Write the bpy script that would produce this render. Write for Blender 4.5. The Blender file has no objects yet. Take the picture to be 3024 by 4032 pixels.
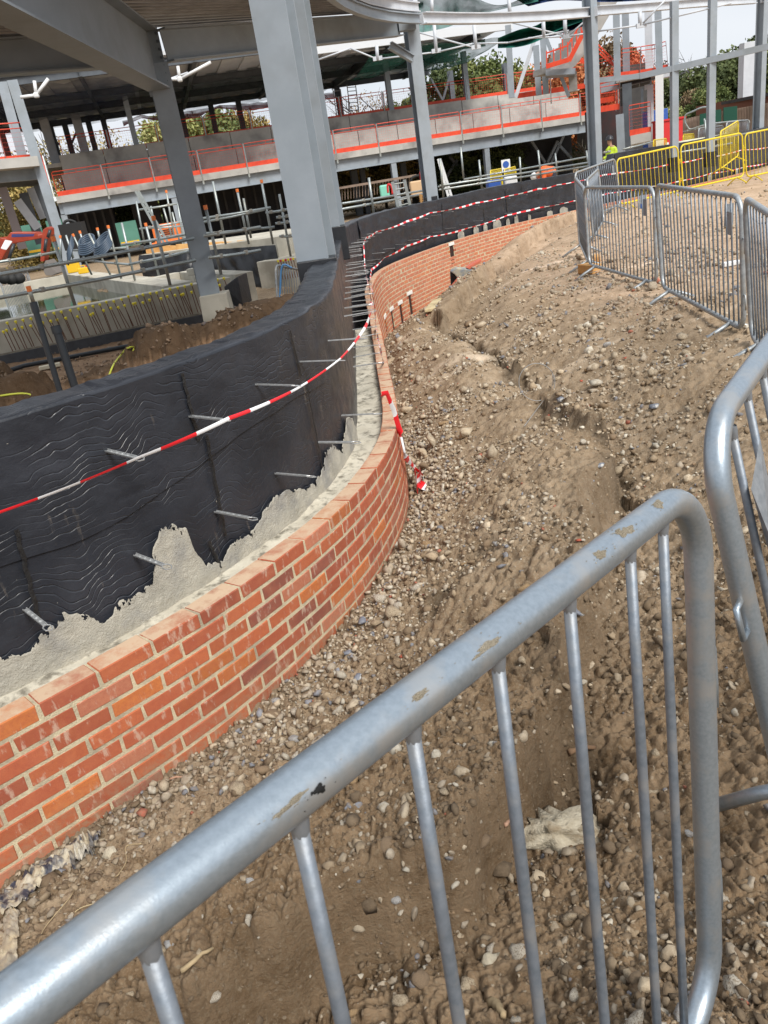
import bpy, math, random
import numpy as np
from mathutils import Matrix, Vector
from mathutils.noise import fractal, noise as mnoise
random.seed(7); rng = np.random.default_rng(11)
S = bpy.context.scene; COL = S.collection
PI = math.pi
# ------------------------------------------------------------------ camera
F = 3050.0; PP = (1512.0, 2016.0); VP = (2663.0, 9106.0)
_d = np.array([VP[0]-PP[0], -(VP[1]-PP[1]), -F]); _d /= np.linalg.norm(_d)
_up = -_d; _f = np.array([0, 0, -1.0]); _f = _f-_up*(_f@_up); _f /= np.linalg.norm(_f)
RM = np.stack([np.cross(_f, _up), _f, _up])
cam = bpy.data.cameras.new('camera'); co = bpy.data.objects.new('camera', cam); COL.objects.link(co)
cam.sensor_fit = 'VERTICAL'; cam.sensor_height = 36; cam.lens = 36*F/4032; cam.clip_end = 3000; cam.clip_start = .02
co.matrix_world = Matrix([[*RM[0], 0], [*RM[1], 0], [*RM[2], 0], [0, 0, 0, 1]])
cam.dof.use_dof = True; cam.dof.focus_distance = 3.0; cam.dof.aperture_fstop = 20.0
S.camera = co
# ------------------------------------------------------------------ world, sun, exposure
W = bpy.data.worlds.new('World'); S.world = W; W.use_nodes = True
nt = W.node_tree; nt.nodes.clear()
def N(nt, t, **k):
    n = nt.nodes.new(t)
    for a, b in k.items():
        if a in n.inputs.keys(): n.inputs[a].default_value = b
        else: setattr(n, a, b)
    return n
SUN_EL, SUN_AZ = math.radians(48), math.radians(150)      # azimuth clockwise from +Y
sky = N(nt, 'ShaderNodeTexSky', sky_type='NISHITA', sun_disc=False, sun_elevation=SUN_EL, sun_rotation=SUN_AZ)
tc = N(nt, 'ShaderNodeTexCoord'); mp = N(nt, 'ShaderNodeMapping'); mp.inputs['Scale'].default_value = (1, 1, 2.6)
cl = N(nt, 'ShaderNodeTexNoise', Scale=2.3, Detail=6.0, Roughness=.55)
cr = N(nt, 'ShaderNodeValToRGB'); cr.color_ramp.elements[0].position = .28; cr.color_ramp.elements[1].position = .5
cr.color_ramp.elements[0].color = (.72, .72, .72, 1); cr.color_ramp.elements[1].color = (1, 1, 1, 1)
cl2 = N(nt, 'ShaderNodeTexNoise', Scale=1.4, Detail=4.0)
cc = N(nt, 'ShaderNodeValToRGB'); cc.color_ramp.elements[0].position = .3; cc.color_ramp.elements[1].position = .7
cc.color_ramp.elements[0].color = (5.5, 6.0, 6.8, 1); cc.color_ramp.elements[1].color = (7.5, 7.8, 8.2, 1)
mx = N(nt, 'ShaderNodeMix', data_type='RGBA'); bg = N(nt, 'ShaderNodeBackground', Strength=.09); wo = N(nt, 'ShaderNodeOutputWorld')
L = nt.links.new
L(tc.outputs['Generated'], mp.inputs[0]); L(mp.outputs[0], cl.inputs[0]); L(mp.outputs[0], cl2.inputs[0])
L(cl.outputs[0], cr.inputs[0]); L(cl2.outputs[0], cc.inputs[0]); L(cr.outputs[0], mx.inputs[0])
L(sky.outputs[0], mx.inputs[6]); L(cc.outputs[0], mx.inputs[7]); L(mx.outputs[2], bg.inputs[0]); L(bg.outputs[0], wo.inputs[0])
sl = bpy.data.lights.new('sun', 'SUN'); sl.energy = 3.1; sl.angle = math.radians(22); sl.color = (1, .96, .9)
so = bpy.data.objects.new('sun', sl); COL.objects.link(so)
sd_ = Vector((math.sin(SUN_AZ)*math.cos(SUN_EL), math.cos(SUN_AZ)*math.cos(SUN_EL), math.sin(SUN_EL)))
so.rotation_euler = sd_.to_track_quat('Z', 'Y').to_euler(); so.location = (6, -8, 14)
S.view_settings.view_transform = 'Standard'; S.view_settings.look = 'None'; S.view_settings.gamma = 1; S.view_settings.exposure = 0.42
try: S.view_settings.use_curve_mapping = False
except Exception: pass
# ------------------------------------------------------------------ measuring helpers: photo pixel -> place in the world
def ray(q): return RM@np.array([q[0]-PP[0], -(q[1]-PP[1]), -F])
def onz(q, z): r = ray(q); return r*(z/r[2])
def ond(q, D): r = ray(q); return r*(D/np.linalg.norm(r[:2]))
def aty(q, Y): r = ray(q); return r*(Y/r[1])
# ------------------------------------------------------------------ object helpers
def tag(o, label=None, cat=None, group=None, kind=None):
    if label: o['label'] = label
    if cat: o['category'] = cat
    if group: o['group'] = group
    if kind: o['kind'] = kind
    return o
def empty(name, loc=(0, 0, 0), label=None, cat=None, group=None, mw=None):
    o = bpy.data.objects.new(name, None); COL.objects.link(o); o.empty_display_size = .1
    o.location = loc
    if mw is not None: o.matrix_world = mw
    return tag(o, label, cat, group)
class MB:
    def __init__(s): s.v = []; s.f = []; s.m = []; s.n = 0; s.mi = 0
    def add(s, v, f):
        v = np.asarray(v, float); s.v.append(v)
        for q in f: s.f.append(tuple(int(i)+s.n for i in q)); s.m.append(s.mi)
        s.n += len(v); return s
    def box(s, c, size, R=None):
        c = np.asarray(c, float); h = np.asarray(size, float)/2
        P = np.array([[x, y, z] for x in (-1, 1) for y in (-1, 1) for z in (-1, 1)])*h
        if R is not None: P = P@np.asarray(R, float).T
        return s.add(P+c, [(0, 1, 3, 2), (4, 6, 7, 5), (0, 4, 5, 1), (2, 3, 7, 6), (0, 2, 6, 4), (1, 5, 7, 3)])
    def bar(s, a, b, w, h, up=(0, 0, 1)):
        a = np.asarray(a, float); b = np.asarray(b, float); d = b-a; l = np.linalg.norm(d); d = d/l
        up = np.asarray(up, float); sx = np.cross(d, up)
        if np.linalg.norm(sx) < 1e-4: sx = np.cross(d, (1, 0, .01))
        sx /= np.linalg.norm(sx); u = np.cross(sx, d)
        return s.box((a+b)/2, (w, l, h), np.stack([sx, d, u], 1))
    def tube(s, pts, r, n=8, closed=False, cap=True):
        P = np.asarray(pts, float); K = len(P)
        if closed: T = np.roll(P, -1, 0)-np.roll(P, 1, 0)
        else:
            T = np.gradient(P, axis=0)
        T /= np.maximum(np.linalg.norm(T, axis=1), 1e-9)[:, None]
        u = np.cross(T[0], (0, 0, 1.0))
        if np.linalg.norm(u) < .1: u = np.cross(T[0], (1.0, 0, 0))
        u /= np.linalg.norm(u); V = []
        rr = np.broadcast_to(np.asarray(r, float), (K,))
        a = np.linspace(0, 2*PI, n, endpoint=False)
        for k in range(K):
            u = u-T[k]*(u@T[k]); u /= np.linalg.norm(u); w = np.cross(T[k], u)
            V.append(P[k]+rr[k]*(np.cos(a)[:, None]*u+np.sin(a)[:, None]*w))
        V = np.concatenate(V); f = []
        for k in range(K if closed else K-1):
            k2 = (k+1) % K
            for j in range(n):
                j2 = (j+1) % n; f.append((k*n+j, k*n+j2, k2*n+j2, k2*n+j))
        if not closed and cap: f.append(tuple(range(n-1, -1, -1))); f.append(tuple(range((K-1)*n, K*n)))
        return s.add(V, f)
    def prism(s, poly, ext):
        P = np.asarray(poly, float); e = np.asarray(ext, float); n = len(P)
        return s.add(np.concatenate([P, P+e]), [tuple(range(n-1, -1, -1)), tuple(range(n, 2*n))]+[(i, (i+1) % n, n+(i+1) % n, n+i) for i in range(n)])
    def ibeam(s, a, b, w, d, tf=.015, tw=.01, up=(0, 0, 1)):
        a = np.asarray(a, float); b = np.asarray(b, float); t = b-a; t = t/np.linalg.norm(t)
        up = np.asarray(up, float); sx = np.cross(t, up); sx /= np.linalg.norm(sx); u = np.cross(sx, t)
        pr = [(-w/2, -d/2), (w/2, -d/2), (w/2, -d/2+tf), (tw/2, -d/2+tf), (tw/2, d/2-tf), (w/2, d/2-tf), (w/2, d/2), (-w/2, d/2), (-w/2, d/2-tf), (-tw/2, d/2-tf), (-tw/2, -d/2+tf), (-w/2, -d/2+tf)]
        A = [a+sx*x+u*y for x, y in pr]; n = 12
        V = A+[p+(b-a) for p in A]
        f = [(i, (i+1) % n, n+(i+1) % n, n+i) for i in range(n)]
        f += [(0, 11, 2, 1), (11, 10, 3, 2), (10, 9, 4, 3), (9, 8, 5, 4), (8, 7, 6, 5)]
        f += [tuple(n+i for i in reversed(q)) for q in [(0, 11, 2, 1), (11, 10, 3, 2), (10, 9, 4, 3), (9, 8, 5, 4), (8, 7, 6, 5)]]
        return s.add(V, f)
    def build(s, name, mats, parent=None, smooth=False, bevel=0):
        V = np.concatenate(s.v) if s.v else np.zeros((0, 3))
        me = bpy.data.meshes.new(name); me.from_pydata(V.tolist(), [], s.f)
        ml = mats if isinstance(mats, (list, tuple)) else [mats]
        for m in ml: me.materials.append(m)
        if len(ml) > 1: me.polygons.foreach_set('material_index', s.m)
        if smooth: me.polygons.foreach_set('use_smooth', [True]*len(me.polygons))
        me.update()
        return link(name, me, parent, bevel)
def link(name, me, parent=None, bevel=0):
    o = bpy.data.objects.new(name, me); COL.objects.link(o)
    if parent is not None:
        o.parent = parent
        o.matrix_parent_inverse = pinv.get(parent.name, Matrix.Identity(4))
    if bevel:
        m = o.modifiers.new('b', 'BEVEL'); m.width = bevel; m.segments = 2; m.limit_method = 'ANGLE'
    return o
pinv = {}
def root(name, loc, label, cat, group=None):        # parts below are modelled in world coordinates
    o = empty(name, tuple(float(a) for a in loc), label, cat, group); pinv[o.name] = Matrix.Translation(-Vector(o.location)); return o
def copy_tree(o, parent=None):
    c = o.copy(); COL.objects.link(c)
    if parent is not None: c.parent = parent
    for ch in list(kids.get(o.name, [])):
        d = copy_tree(ch, c)
        kids.setdefault(c.name, []).append(d)
    return c
kids = {}
def reg(parent, o): kids.setdefault(parent.name, []).append(o); return o
def gridmesh(name, P, mats, parent=None, smooth=True, mask=None, attr=None):
    n, m = P.shape[:2]
    i = np.arange(n*m).reshape(n, m)
    f = np.stack([i[:-1, :-1], i[1:, :-1], i[1:, 1:], i[:-1, 1:]], -1).reshape(-1, 4)
    if mask is not None: f = f[mask.reshape(-1)]
    used, inv = np.unique(f, return_inverse=True); V = P.reshape(-1, 3)[used]; f = inv.reshape(-1, 4)
    return rawmesh(name, V, f, mats, parent, smooth, None if attr is None else attr.reshape(-1, 4)[used])
def rawmesh(name, V, f, mats, parent=None, smooth=True, col=None):
    me = bpy.data.meshes.new(name); k = f.shape[1]
    me.vertices.add(len(V)); me.vertices.foreach_set('co', np.ascontiguousarray(V, dtype=np.float32).ravel())
    me.loops.add(f.size); me.loops.foreach_set('vertex_index', np.ascontiguousarray(f, dtype=np.int32).ravel())
    me.polygons.add(len(f)); me.polygons.foreach_set('loop_start', np.arange(0, f.size, k, dtype=np.int32))
    me.update(calc_edges=True)
    if smooth: me.polygons.foreach_set('use_smooth', np.ones(len(f), dtype=bool))
    for m in (mats if isinstance(mats, (list, tuple)) else [mats]): me.materials.append(m)
    if col is not None:
        a = me.color_attributes.new('Col', 'FLOAT_COLOR', 'POINT'); a.data.foreach_set('color', np.ascontiguousarray(col, dtype=np.float32).ravel())
    me.validate()
    return link(name, me, parent)
# numpy gradient-ish value noise
_T = rng.random((256, 256))*2-1
def vn(x, y, seed=0):
    x = x+seed*17.3; y = y+seed*9.1
    xi = np.floor(x).astype(int); yi = np.floor(y).astype(int); fx = x-xi; fy = y-yi
    fx = fx*fx*fx*(fx*(fx*6-15)+10); fy = fy*fy*fy*(fy*(fy*6-15)+10)
    a = _T[xi & 255, yi & 255]; b = _T[(xi+1) & 255, yi & 255]; c = _T[xi & 255, (yi+1) & 255]; d = _T[(xi+1) & 255, (yi+1) & 255]
    return (a*(1-fx)+b*fx)*(1-fy)+(c*(1-fx)+d*fx)*fy
def fbm(x, y, o=4, seed=0, g=.5):
    s = 0; a = 1; t = 0
    for k in range(o):
        s = s+a*vn(x*2**k, y*2**k, seed+k); t += a; a *= g
    return s/t
def sm(a, b, x): t = np.clip((x-a)/(b-a), 0, 1); return t*t*(3-2*t)
# ------------------------------------------------------------------ materials
def lin(c): return tuple(((v/255)/12.92 if v/255 <= .04045 else ((v/255+.055)/1.055)**2.4) for v in c)
def mat(name, col, rough=.6, metal=0., col2=None, scale=8., detail=5., bump=0., bscale=None, coords='Object', lo=.35, hi=.65, spec=None, col3=None, s3=2., rnd=0.):
    m = bpy.data.materials.new(name); m.use_nodes = True; nt = m.node_tree; b = nt.nodes['Principled BSDF']; L = nt.links.new
    b.inputs['Base Color'].default_value = (*col, 1); b.inputs['Roughness'].default_value = rough; b.inputs['Metallic'].default_value = metal
    if spec is not None: b.inputs['Specular IOR Level'].default_value = spec
    tc = N(nt, 'ShaderNodeTexCoord'); out = None
    def ramp(sc, det, l, h):
        n = N(nt, 'ShaderNodeTexNoise', Scale=sc, Detail=det, Roughness=.6); L(tc.outputs[coords], n.inputs[0])
        r = N(nt, 'ShaderNodeMapRange'); r.inputs[1].default_value = l; r.inputs[2].default_value = h; L(n.outputs[0], r.inputs[0]); return r.outputs[0]
    def mixc(fac, a, bcol):
        x = N(nt, 'ShaderNodeMix', data_type='RGBA'); L(fac, x.inputs[0])
        if isinstance(a, tuple): x.inputs[6].default_value = (*a, 1)
        else: L(a, x.inputs[6])
        x.inputs[7].default_value = (*bcol, 1); return x.outputs[2]
    if col2 is not None: out = mixc(ramp(scale, detail, lo, hi), tuple(col), col2)
    if col3 is not None: out = mixc(ramp(s3, 4., .5, .66), out if out else tuple(col), col3)
    if rnd:
        oi = N(nt, 'ShaderNodeObjectInfo'); hs = N(nt, 'ShaderNodeHueSaturation'); mr = N(nt, 'ShaderNodeMapRange'); mr.inputs[3].default_value = 1-rnd; mr.inputs[4].default_value = 1+rnd
        L(oi.outputs['Random'], mr.inputs[0]); L(mr.outputs[0], hs.inputs['Value'])
        if out: L(out, hs.inputs['Color'])
        else: hs.inputs['Color'].default_value = (*col, 1)
        out = hs.outputs[0]
    if out: L(out, b.inputs['Base Color'])
    if bump:
        n = N(nt, 'ShaderNodeTexNoise', Scale=bscale or scale*3, Detail=6.0, Roughness=.65); L(tc.outputs[coords], n.inputs[0])
        bm = N(nt, 'ShaderNodeBump', Strength=bump, Distance=.01); L(n.outputs[0], bm.inputs['Height']); L(bm.outputs[0], b.inputs['Normal'])
    return m
GALV = mat('galvanised', (.37, .43, .485), .36, .72, (.31, .365, .415), 150, 5, .08, 420, col3=(.42, .44, .45), s3=14.)
GALV_B = mat('galvanised_bar', (.23, .26, .30), .52, .55, (.17, .20, .235), 60, 4, .1, 160, col3=(.28, .29, .30), s3=12.)
GALV_D = mat('galvanised_dull', (.33, .36, .39), .5, .55, (.24, .27, .30), 60, 4, .1, 160)
GALV_F = mat('galvanised_weathered', (.44, .47, .49), .5, .6, (.30, .33, .35), 30, 4, .1, 100, col3=(.40, .37, .32), s3=4.)
YEL = mat('yellow_paint', (.78, .62, .03), .45, 0, (.70, .52, .02), 20, 3, .05)
STEEL = mat('grey_painted_steel', (.31, .35, .39), .5, .1, (.27, .31, .345), 3, 5, .04, 90, col3=(.25, .28, .30), s3=1.3)
STEEL_D = mat('dark_grey_steel', (.10, .115, .13), .55, .1, (.075, .085, .10), 3, 4)
STEEL_L = mat('pale_primed_steel', (.58, .61, .65), .5, 0, (.50, .53, .57), 3, 4)
DECK = mat('galvanised_deck', (.40, .40, .41), .45, .3, (.30, .30, .305), 2, 4)
DECKW = mat('pale_roof_deck', (.62, .64, .66), .5, .1, (.52, .54, .56), 1, 4)
CONC = mat('concrete', (.54, .505, .42), .85, 0, (.42, .39, .32), 2.5, 6, .35, 60, col3=(.32, .29, .23), s3=1.1)
PRECAST = mat('precast_concrete', (.48, .465, .43), .85, 0, (.38, .37, .345), 1.2, 6, .2, 20, col3=(.22, .21, .2), s3=.5)
REDW = mat('red_guard_paint', (.75, .075, .025), .5, 0, (.62, .05, .02), 3, 3)
ORG = mat('orange_plastic', (.85, .20, .04), .5)
BLK = mat('black_membrane_plain', (.012, .013, .016), .38, 0, (.02, .022, .026), 6, 4, .5, 12)
BLKM = mat('black_plastic_pipe', (.025, .03, .036), .4)
DARK = mat('dark_board', (.028, .028, .031), .8, 0, (.018, .018, .02), 1.2, 5)
DARK2 = mat('dark_insulation', (.055, .052, .05), .8, 0, (.035, .034, .034), 2., 5)
SOILM = mat('heap_soil', (.15, .09, .05), .95, 0, (.09, .052, .03), 9, 6, .8, 40)
WOOD = mat('formwork_timber', (.62, .36, .13), .7, 0, (.50, .25, .08), 6, 4)
FENCEW = mat('weathered_fence_board', (.30, .22, .17), .85, 0, (.21, .155, .12), 3, 5, rnd=.22)
WHITE = mat('white_paint', (.75, .76, .76), .5)
TEAL = mat('green_site_sheet', (.10, .26, .20), .6, 0, (.07, .2, .15), 1, 3)
BLUE = mat('blue_plastic', (.03, .10, .40), .5)
YPL = mat('yellow_plastic', (.80, .48, .02), .45)
REDP = mat('red_plastic', (.6, .03, .03), .45)
RUST = mat('rusty_rebar', (.12, .055, .035), .85, .2, (.2, .08, .04), 30, 4)
CAPY = mat('yellow_rebar_cap', (.80, .66, .03), .45)
TR = mat('tape_red', (.78, .02, .03), .4); TW = mat('tape_white', (.82, .82, .83), .4)
RUBBER = mat('black_rubber', (.015, .015, .015), .7)
# ---- wall path (outer top arris of the brick skin), metres from the camera
WP = [(-4.6, 0.35), (-3.9, .55), (-3.1, .88), (-2.3, 1.40), (-1.85, 1.77), (-1.372, 2.177), (-1.104, 2.406), (-.938, 2.557), (-.779, 2.723), (-.636, 2.9), (-.505, 3.08), (-.375, 3.265), (-.265, 3.452), (-.159, 3.644), (-.071, 3.86),
      (.063, 4.26), (.144, 4.616), (.182, 4.831), (.208, 5.312), (.222, 5.766), (.239, 6.572), (.269, 7.88), (.294, 9.087), (.316, 10.706), (.366, 12.081), (.598, 13.9), (.909, 14.908), (1.28, 15.7), (2.10, 17.15), (2.944, 18.38),
      (3.683, 19.223), (4.612, 20.02), (5.461, 20.55), (6.011, 20.87), (7.206, 21.6), (8.8, 22.55), (10.5, 23.55), (12.2, 24.9), (13.958, 26.5), (17., 29.5), (22., 34.)]
WP = np.array(WP)
def catmull(P, k=24):
    out = []
    Q = np.vstack([2*P[0]-P[1], P, 2*P[-1]-P[-2]])
    for i in range(1, len(Q)-2):
        p0, p1, p2, p3 = Q[i-1:i+3]
        t = np.linspace(0, 1, k, endpoint=False)[:, None]
        out.append(.5*((2*p1)+(-p0+p2)*t+(2*p0-5*p1+4*p2-p3)*t**2+(-p0+3*p1-3*p2+p3)*t**3))
    return np.vstack(out+[P[-1:]])
def arclen(P): return np.concatenate([[0], np.cumsum(np.linalg.norm(np.diff(P, axis=0), axis=1))])
_c = catmull(WP); _s = arclen(_c)
SS = np.arange(0, _s[-1], .05); PX = np.interp(SS, _s, _c[:, 0]); PY = np.interp(SS, _s, _c[:, 1])
kk = np.ones(9)/9
for _ in range(3):
    PX[4:-4] = np.convolve(PX, kk, 'valid'); PY[4:-4] = np.convolve(PY, kk, 'valid')
_q = np.stack([PX, PY], 1); SS2 = arclen(_q); SMAX = SS2[-1]
SS = np.arange(0, SMAX, .05); PX = np.interp(SS, SS2, _q[:, 0]); PY = np.interp(SS, SS2, _q[:, 1])
TX = np.gradient(PX, SS); TY = np.gradient(PY, SS); _n = np.hypot(TX, TY); TX /= _n; TY /= _n
def wp(s, off=0., z=0.):
    s = np.asarray(s, float); tx = np.interp(s, SS, TX); ty = np.interp(s, SS, TY); n = np.hypot(tx, ty)
    return np.stack([np.interp(s, SS, PX)-ty/n*off, np.interp(s, SS, PY)+tx/n*off, np.zeros_like(s)+z], -1)
def wt(s): t = np.array([np.interp(s, SS, TX), np.interp(s, SS, TY)]); return t/np.linalg.norm(t)
def hit(q, off, s0=0, s1=None):
    r = ray(q); P = wp(SS, off); c = P[:, 0]*r[1]-P[:, 1]*r[0]
    best = None
    for i in np.nonzero(np.sign(c[:-1]) != np.sign(c[1:]))[0]:
        f = c[i]/(c[i]-c[i+1]); s = SS[i]+f*(SS[i+1]-SS[i])
        if s < s0 or (s1 and s > s1): continue
        p = P[i]+(P[i+1]-P[i])*f; t = (p[:2]@r[:2])/(r[:2]@r[:2])
        if t <= 0: continue
        if best is None or t < best[2]: best = (s, r[2]*t, t)
    return best
def sat(y): return float(np.interp(y, PY, SS))     # path station at a given y
ZB = -1.457; OFF = .29
if 0:
    for q in [(0,1667),(362,1550),(711,1420),(1000,1311),(1148,1245),(1289,1155),(1313,1112),(1343,943),(1356,901),(1422,853),(1603,811),(1711,787),(2000,733),(2265,680),(2478,602),(2771,543),(3024,512)]: print(q, hit(q, OFF))
#@@GROUND
# ------------------------------------------------------------------ ground
CP = []
for x, y, z in [(-4.6, .3, -2.08), (-3, .9, -2.07), (-1.37, 2.18, -2.05), (-.64, 2.9, -2.05), (-.16, 3.64, -2.04), (.15, 4.6, -2.03), (.25, 5.6, -2.06), (.27, 7, -2.14), (.3, 9, -2.25), (.36, 12, -2.42), (.7, 14.2, -2.53), (1.2, 15.5, -2.54), (2.0, 17.0, -2.5), (2.9, 18.35, -2.33), (3.7, 19.2, -2.1),
                (4.5, 19.85, -1.88), (5.3, 20.5, -1.68), (6, 20.85, -1.6), (8.8, 22.5, -1.53), (10.5, 23.5, -1.52), (14, 26.4, -1.45), (22, 34, -1.4),
                (0, -1, -1.6), (.35, .8, -1.55), (-.35, .35, -1.6), (-1.2, -.3, -1.7), (-3, -1, -1.8), (0, -4, -1.5), (3, -2, -1.5), (1.2, .9, -1.6), (-.9, .9, -1.86), (-.2, 1.5, -1.83), (-.9, 1.7, -1.98), (-.1, 2.6, -1.97), (.45, 1.8, -1.76), (.9, 2.6, -1.72), (.8, 3.8, -1.80),
                (2.5, 3.0, -1.6), (2.3, 4.6, -1.6), (2.6, 6.8, -1.6), (2.7, 8.9, -1.61), (3.3, 11, -1.6), (3.9, 13.2, -1.6), (5, 16, -1.6), (6.3, 20.0, -1.58), (5, 5, -1.57), (7, 10, -1.55), (9, 16, -1.55), (12, 22, -1.5), (16, 22, -1.45), (14, 8, -1.5), (25, 25, -1.4), (10, -5, -1.4),
                (1.1, 5.5, -1.84), (1.3, 7, -1.86), (1.4, 9, -1.92), (1.6, 11, -1.95), (1.3, 13.0, -2.15), (2.3, 13.5, -1.8), (2.8, 16, -1.95), (3.8, 17.5, -1.75), (4.6, 18.7, -1.66), (.9, 10.8, -2.12), (.8, 12.4, -2.25)]:
    CP.append((x, y, z))
CP = np.array(CP)
def _tps(d): d = np.maximum(d, 1e-9); return d*d*np.log(d)
_D = np.linalg.norm(CP[:, None, :2]-CP[None, :, :2], axis=2); NCP = len(CP)
_A = np.zeros((NCP+3, NCP+3)); _A[:NCP, :NCP] = _tps(_D)+np.eye(NCP)*.004; _A[:NCP, NCP] = 1; _A[:NCP, NCP+1:] = CP[:, :2]; _A[NCP:, :NCP] = _A[:NCP, NCP:].T
_w = np.linalg.solve(_A, np.concatenate([CP[:, 2], [0, 0, 0]]))
def tps(x, y):
    sh = x.shape; x = x.ravel(); y = y.ravel(); out = np.full(x.shape, _w[NCP])+_w[NCP+1]*x+_w[NCP+2]*y
    for k in range(NCP): out += _w[k]*_tps(np.hypot(x-CP[k, 0], y-CP[k, 1]))
    return out.reshape(sh)
LIP = np.array([onz(q, z)[:2] for q, z in [((2262, 862), -1.58), ((2120, 945), -1.75), ((1985, 1050), -1.9), ((1890, 1150), -2.0), ((1790, 1235), -2.0), ((1730, 1275), -1.95), ((1800, 1330), -1.9), ((1960, 1420), -1.85), ((2060, 1540), -1.83), ((2200, 1660), -1.8), ((2330, 1780), -1.77), ((2400, 1950), -1.74), ((2340, 2300), -1.74), ((2260, 2650), -1.75), ((2120, 3000), -1.8), ((1800, 3500), -1.8)]])
LIP = np.vstack([LIP, LIP[-1]+(-1.2, -.5)])
def segdist(x, y, P):
    best = np.full(x.shape, 1e9); sg = np.zeros(x.shape)
    for a, b in zip(P[:-1], P[1:]):
        d = b-a; l2 = d@d; t = np.clip(((x-a[0])*d[0]+(y-a[1])*d[1])/l2, 0, 1)
        ex = x-(a[0]+t*d[0]); ey = y-(a[1]+t*d[1]); ds = np.hypot(ex, ey); m = ds < best
        best = np.where(m, ds, best); sg = np.where(m, np.sign(d[0]*ey-d[1]*ex), sg)
    return best*sg
CUTS = [(np.array([onz(q, z)[:2] for q, z in [((1725, 1262), -2.0), ((1800, 1292), -1.95), ((1890, 1342), -1.92), ((1960, 1392), -1.9), ((2015, 1445), -1.88), ((2065, 1505), -1.86), ((2120, 1570), -1.84)]]), -1, .24, .34),
        (np.array([onz(q, -1.78)[:2] for q in [(2180, 1680), (2260, 1750), (2340, 1800), (2430, 1850), (2480, 1930)]]), -1, .09, .22),
        (np.array([onz(q, z)[:2] for q, z in [((1925, 1118), -2.05), ((1990, 1065), -1.9), ((2090, 1002), -1.8), ((2200, 960), -1.72), ((2280, 925), -1.66)]]), 1, .22, .5),
        (np.array([onz(q, -1.72)[:2] for q in [(2170, 2640), (2260, 2740), (2330, 2860), (2340, 3000)]]), -1, .06, .16),
        (np.array([onz(q, -1.85)[:2] for q in [(1760, 2420), (1850, 2330), (1960, 2270)]]), 1, .04, .2)]
PC = np.stack([PX, PY], 1)[::5]
def heap(qb, qt, r):
    p = onz(qb, -1.86); D = np.linalg.norm(p[:2]); return (p[0], p[1], r, ond(qt, D)[2]+1.86, 1)
HEAPS = [heap((660, 1420), (660, 1278), .50), heap((590, 1420), (590, 1330), .35), heap((720, 1395), (720, 1285), .38), heap((-20, 1640), (-20, 1440), .60), heap((80, 1630), (80, 1465), .50), heap((-160, 1650), (-160, 1450), .6),
         heap((850, 1355), (850, 1262), .5), heap((950, 1330), (950, 1215), .55), heap((1040, 1290), (1040, 1190), .6), heap((1130, 1260), (1130, 1178), .7), heap((420, 1500), (420, 1440), .35), heap((350, 1525), (350, 1475), .3), (*ond((520, 960), 21)[:2], 1.8, .5, 1)]
def ground_z(x, y, fine=True):
    r = np.hypot(x, y)
    sd = segdist(x, y, PC)                     # >0 on the building side
    w = np.exp(-(np.maximum(r-40, 0)/20)**2)
    zo = tps(np.clip(x, -6, 24), np.clip(y, -5, 36))*w+(-1.5)*(1-w)
    l = -segdist(x+.16*fbm(x*2.6, y*2.6, 4, 5), y+.16*fbm(x*2.6, y*2.6, 4, 6), LIP)
    lipw = sm(-.02, .10, -l)*sm(.9, .15, -l)   # trough foot below the lip
    zo = zo+(.20*sm(-.07, .015, l)*sm(1.3, .1, l)-.12*lipw)*sm(0, .25, -sd)
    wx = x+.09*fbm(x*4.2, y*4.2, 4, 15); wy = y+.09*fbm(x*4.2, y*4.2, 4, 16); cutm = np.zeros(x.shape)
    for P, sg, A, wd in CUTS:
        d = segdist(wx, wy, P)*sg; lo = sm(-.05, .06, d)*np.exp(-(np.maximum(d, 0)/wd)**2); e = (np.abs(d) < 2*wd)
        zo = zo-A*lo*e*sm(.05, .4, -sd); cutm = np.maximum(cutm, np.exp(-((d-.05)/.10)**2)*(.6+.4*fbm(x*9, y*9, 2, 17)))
    zi = np.full(x.shape, -1.86)
    for hx, hy, hr, hh, _ in HEAPS:
        zi = np.maximum(zi, -1.86+hh*(1-sm(.35*hr, 1.2*hr, np.hypot(x-hx, y-hy)+.22*fbm(x*4, y*4, 4, 9)))+.03*fbm(x*6, y*6, 3, 3))
    zi = np.where(r > 24, -1.9, zi)
    z = np.where(sd < .16, zo, np.where(sd < .4, np.minimum(zo, -2.0), zi))
    if fine:
        k = np.clip(1.1-r/60, .1, 1)
        flat = sm(7, 9, y)*sm(2.2, 3.0, x)*.6
        z = z+k*(1-flat)*(.030*fbm(x*2.2, y*2.2, 3, 1)+.022*np.abs(fbm(x*7, y*7, 3, 2))-.006)
        cell = np.abs(vn(x*26, y*26, 4)); c2 = np.abs(vn(x*61, y*61, 5)); c3 = vn(x*130, y*130, 7)
        patch = sm(-.25, .35, fbm(x*1.1, y*1.1, 3, 8))
        nr = np.clip(1.25-r/14, .12, 1)
        z = z+nr*((.025+.025*patch)*(cell**.6)+.017*c2+.0018*c3)
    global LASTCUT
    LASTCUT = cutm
    return z, sd, l
GR = bpy.data.materials.new('site_soil'); GR.use_nodes = True; nt = GR.node_tree; b = nt.nodes['Principled BSDF']; L = nt.links.new
tc = N(nt, 'ShaderNodeTexCoord')
def nz(sc, det=6., ro=.6, src=None):
    n = N(nt, 'ShaderNodeTexNoise', Scale=sc, Detail=det, Roughness=ro); L(tc.outputs['Object'], n.inputs[0]); return n.outputs[0]
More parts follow.
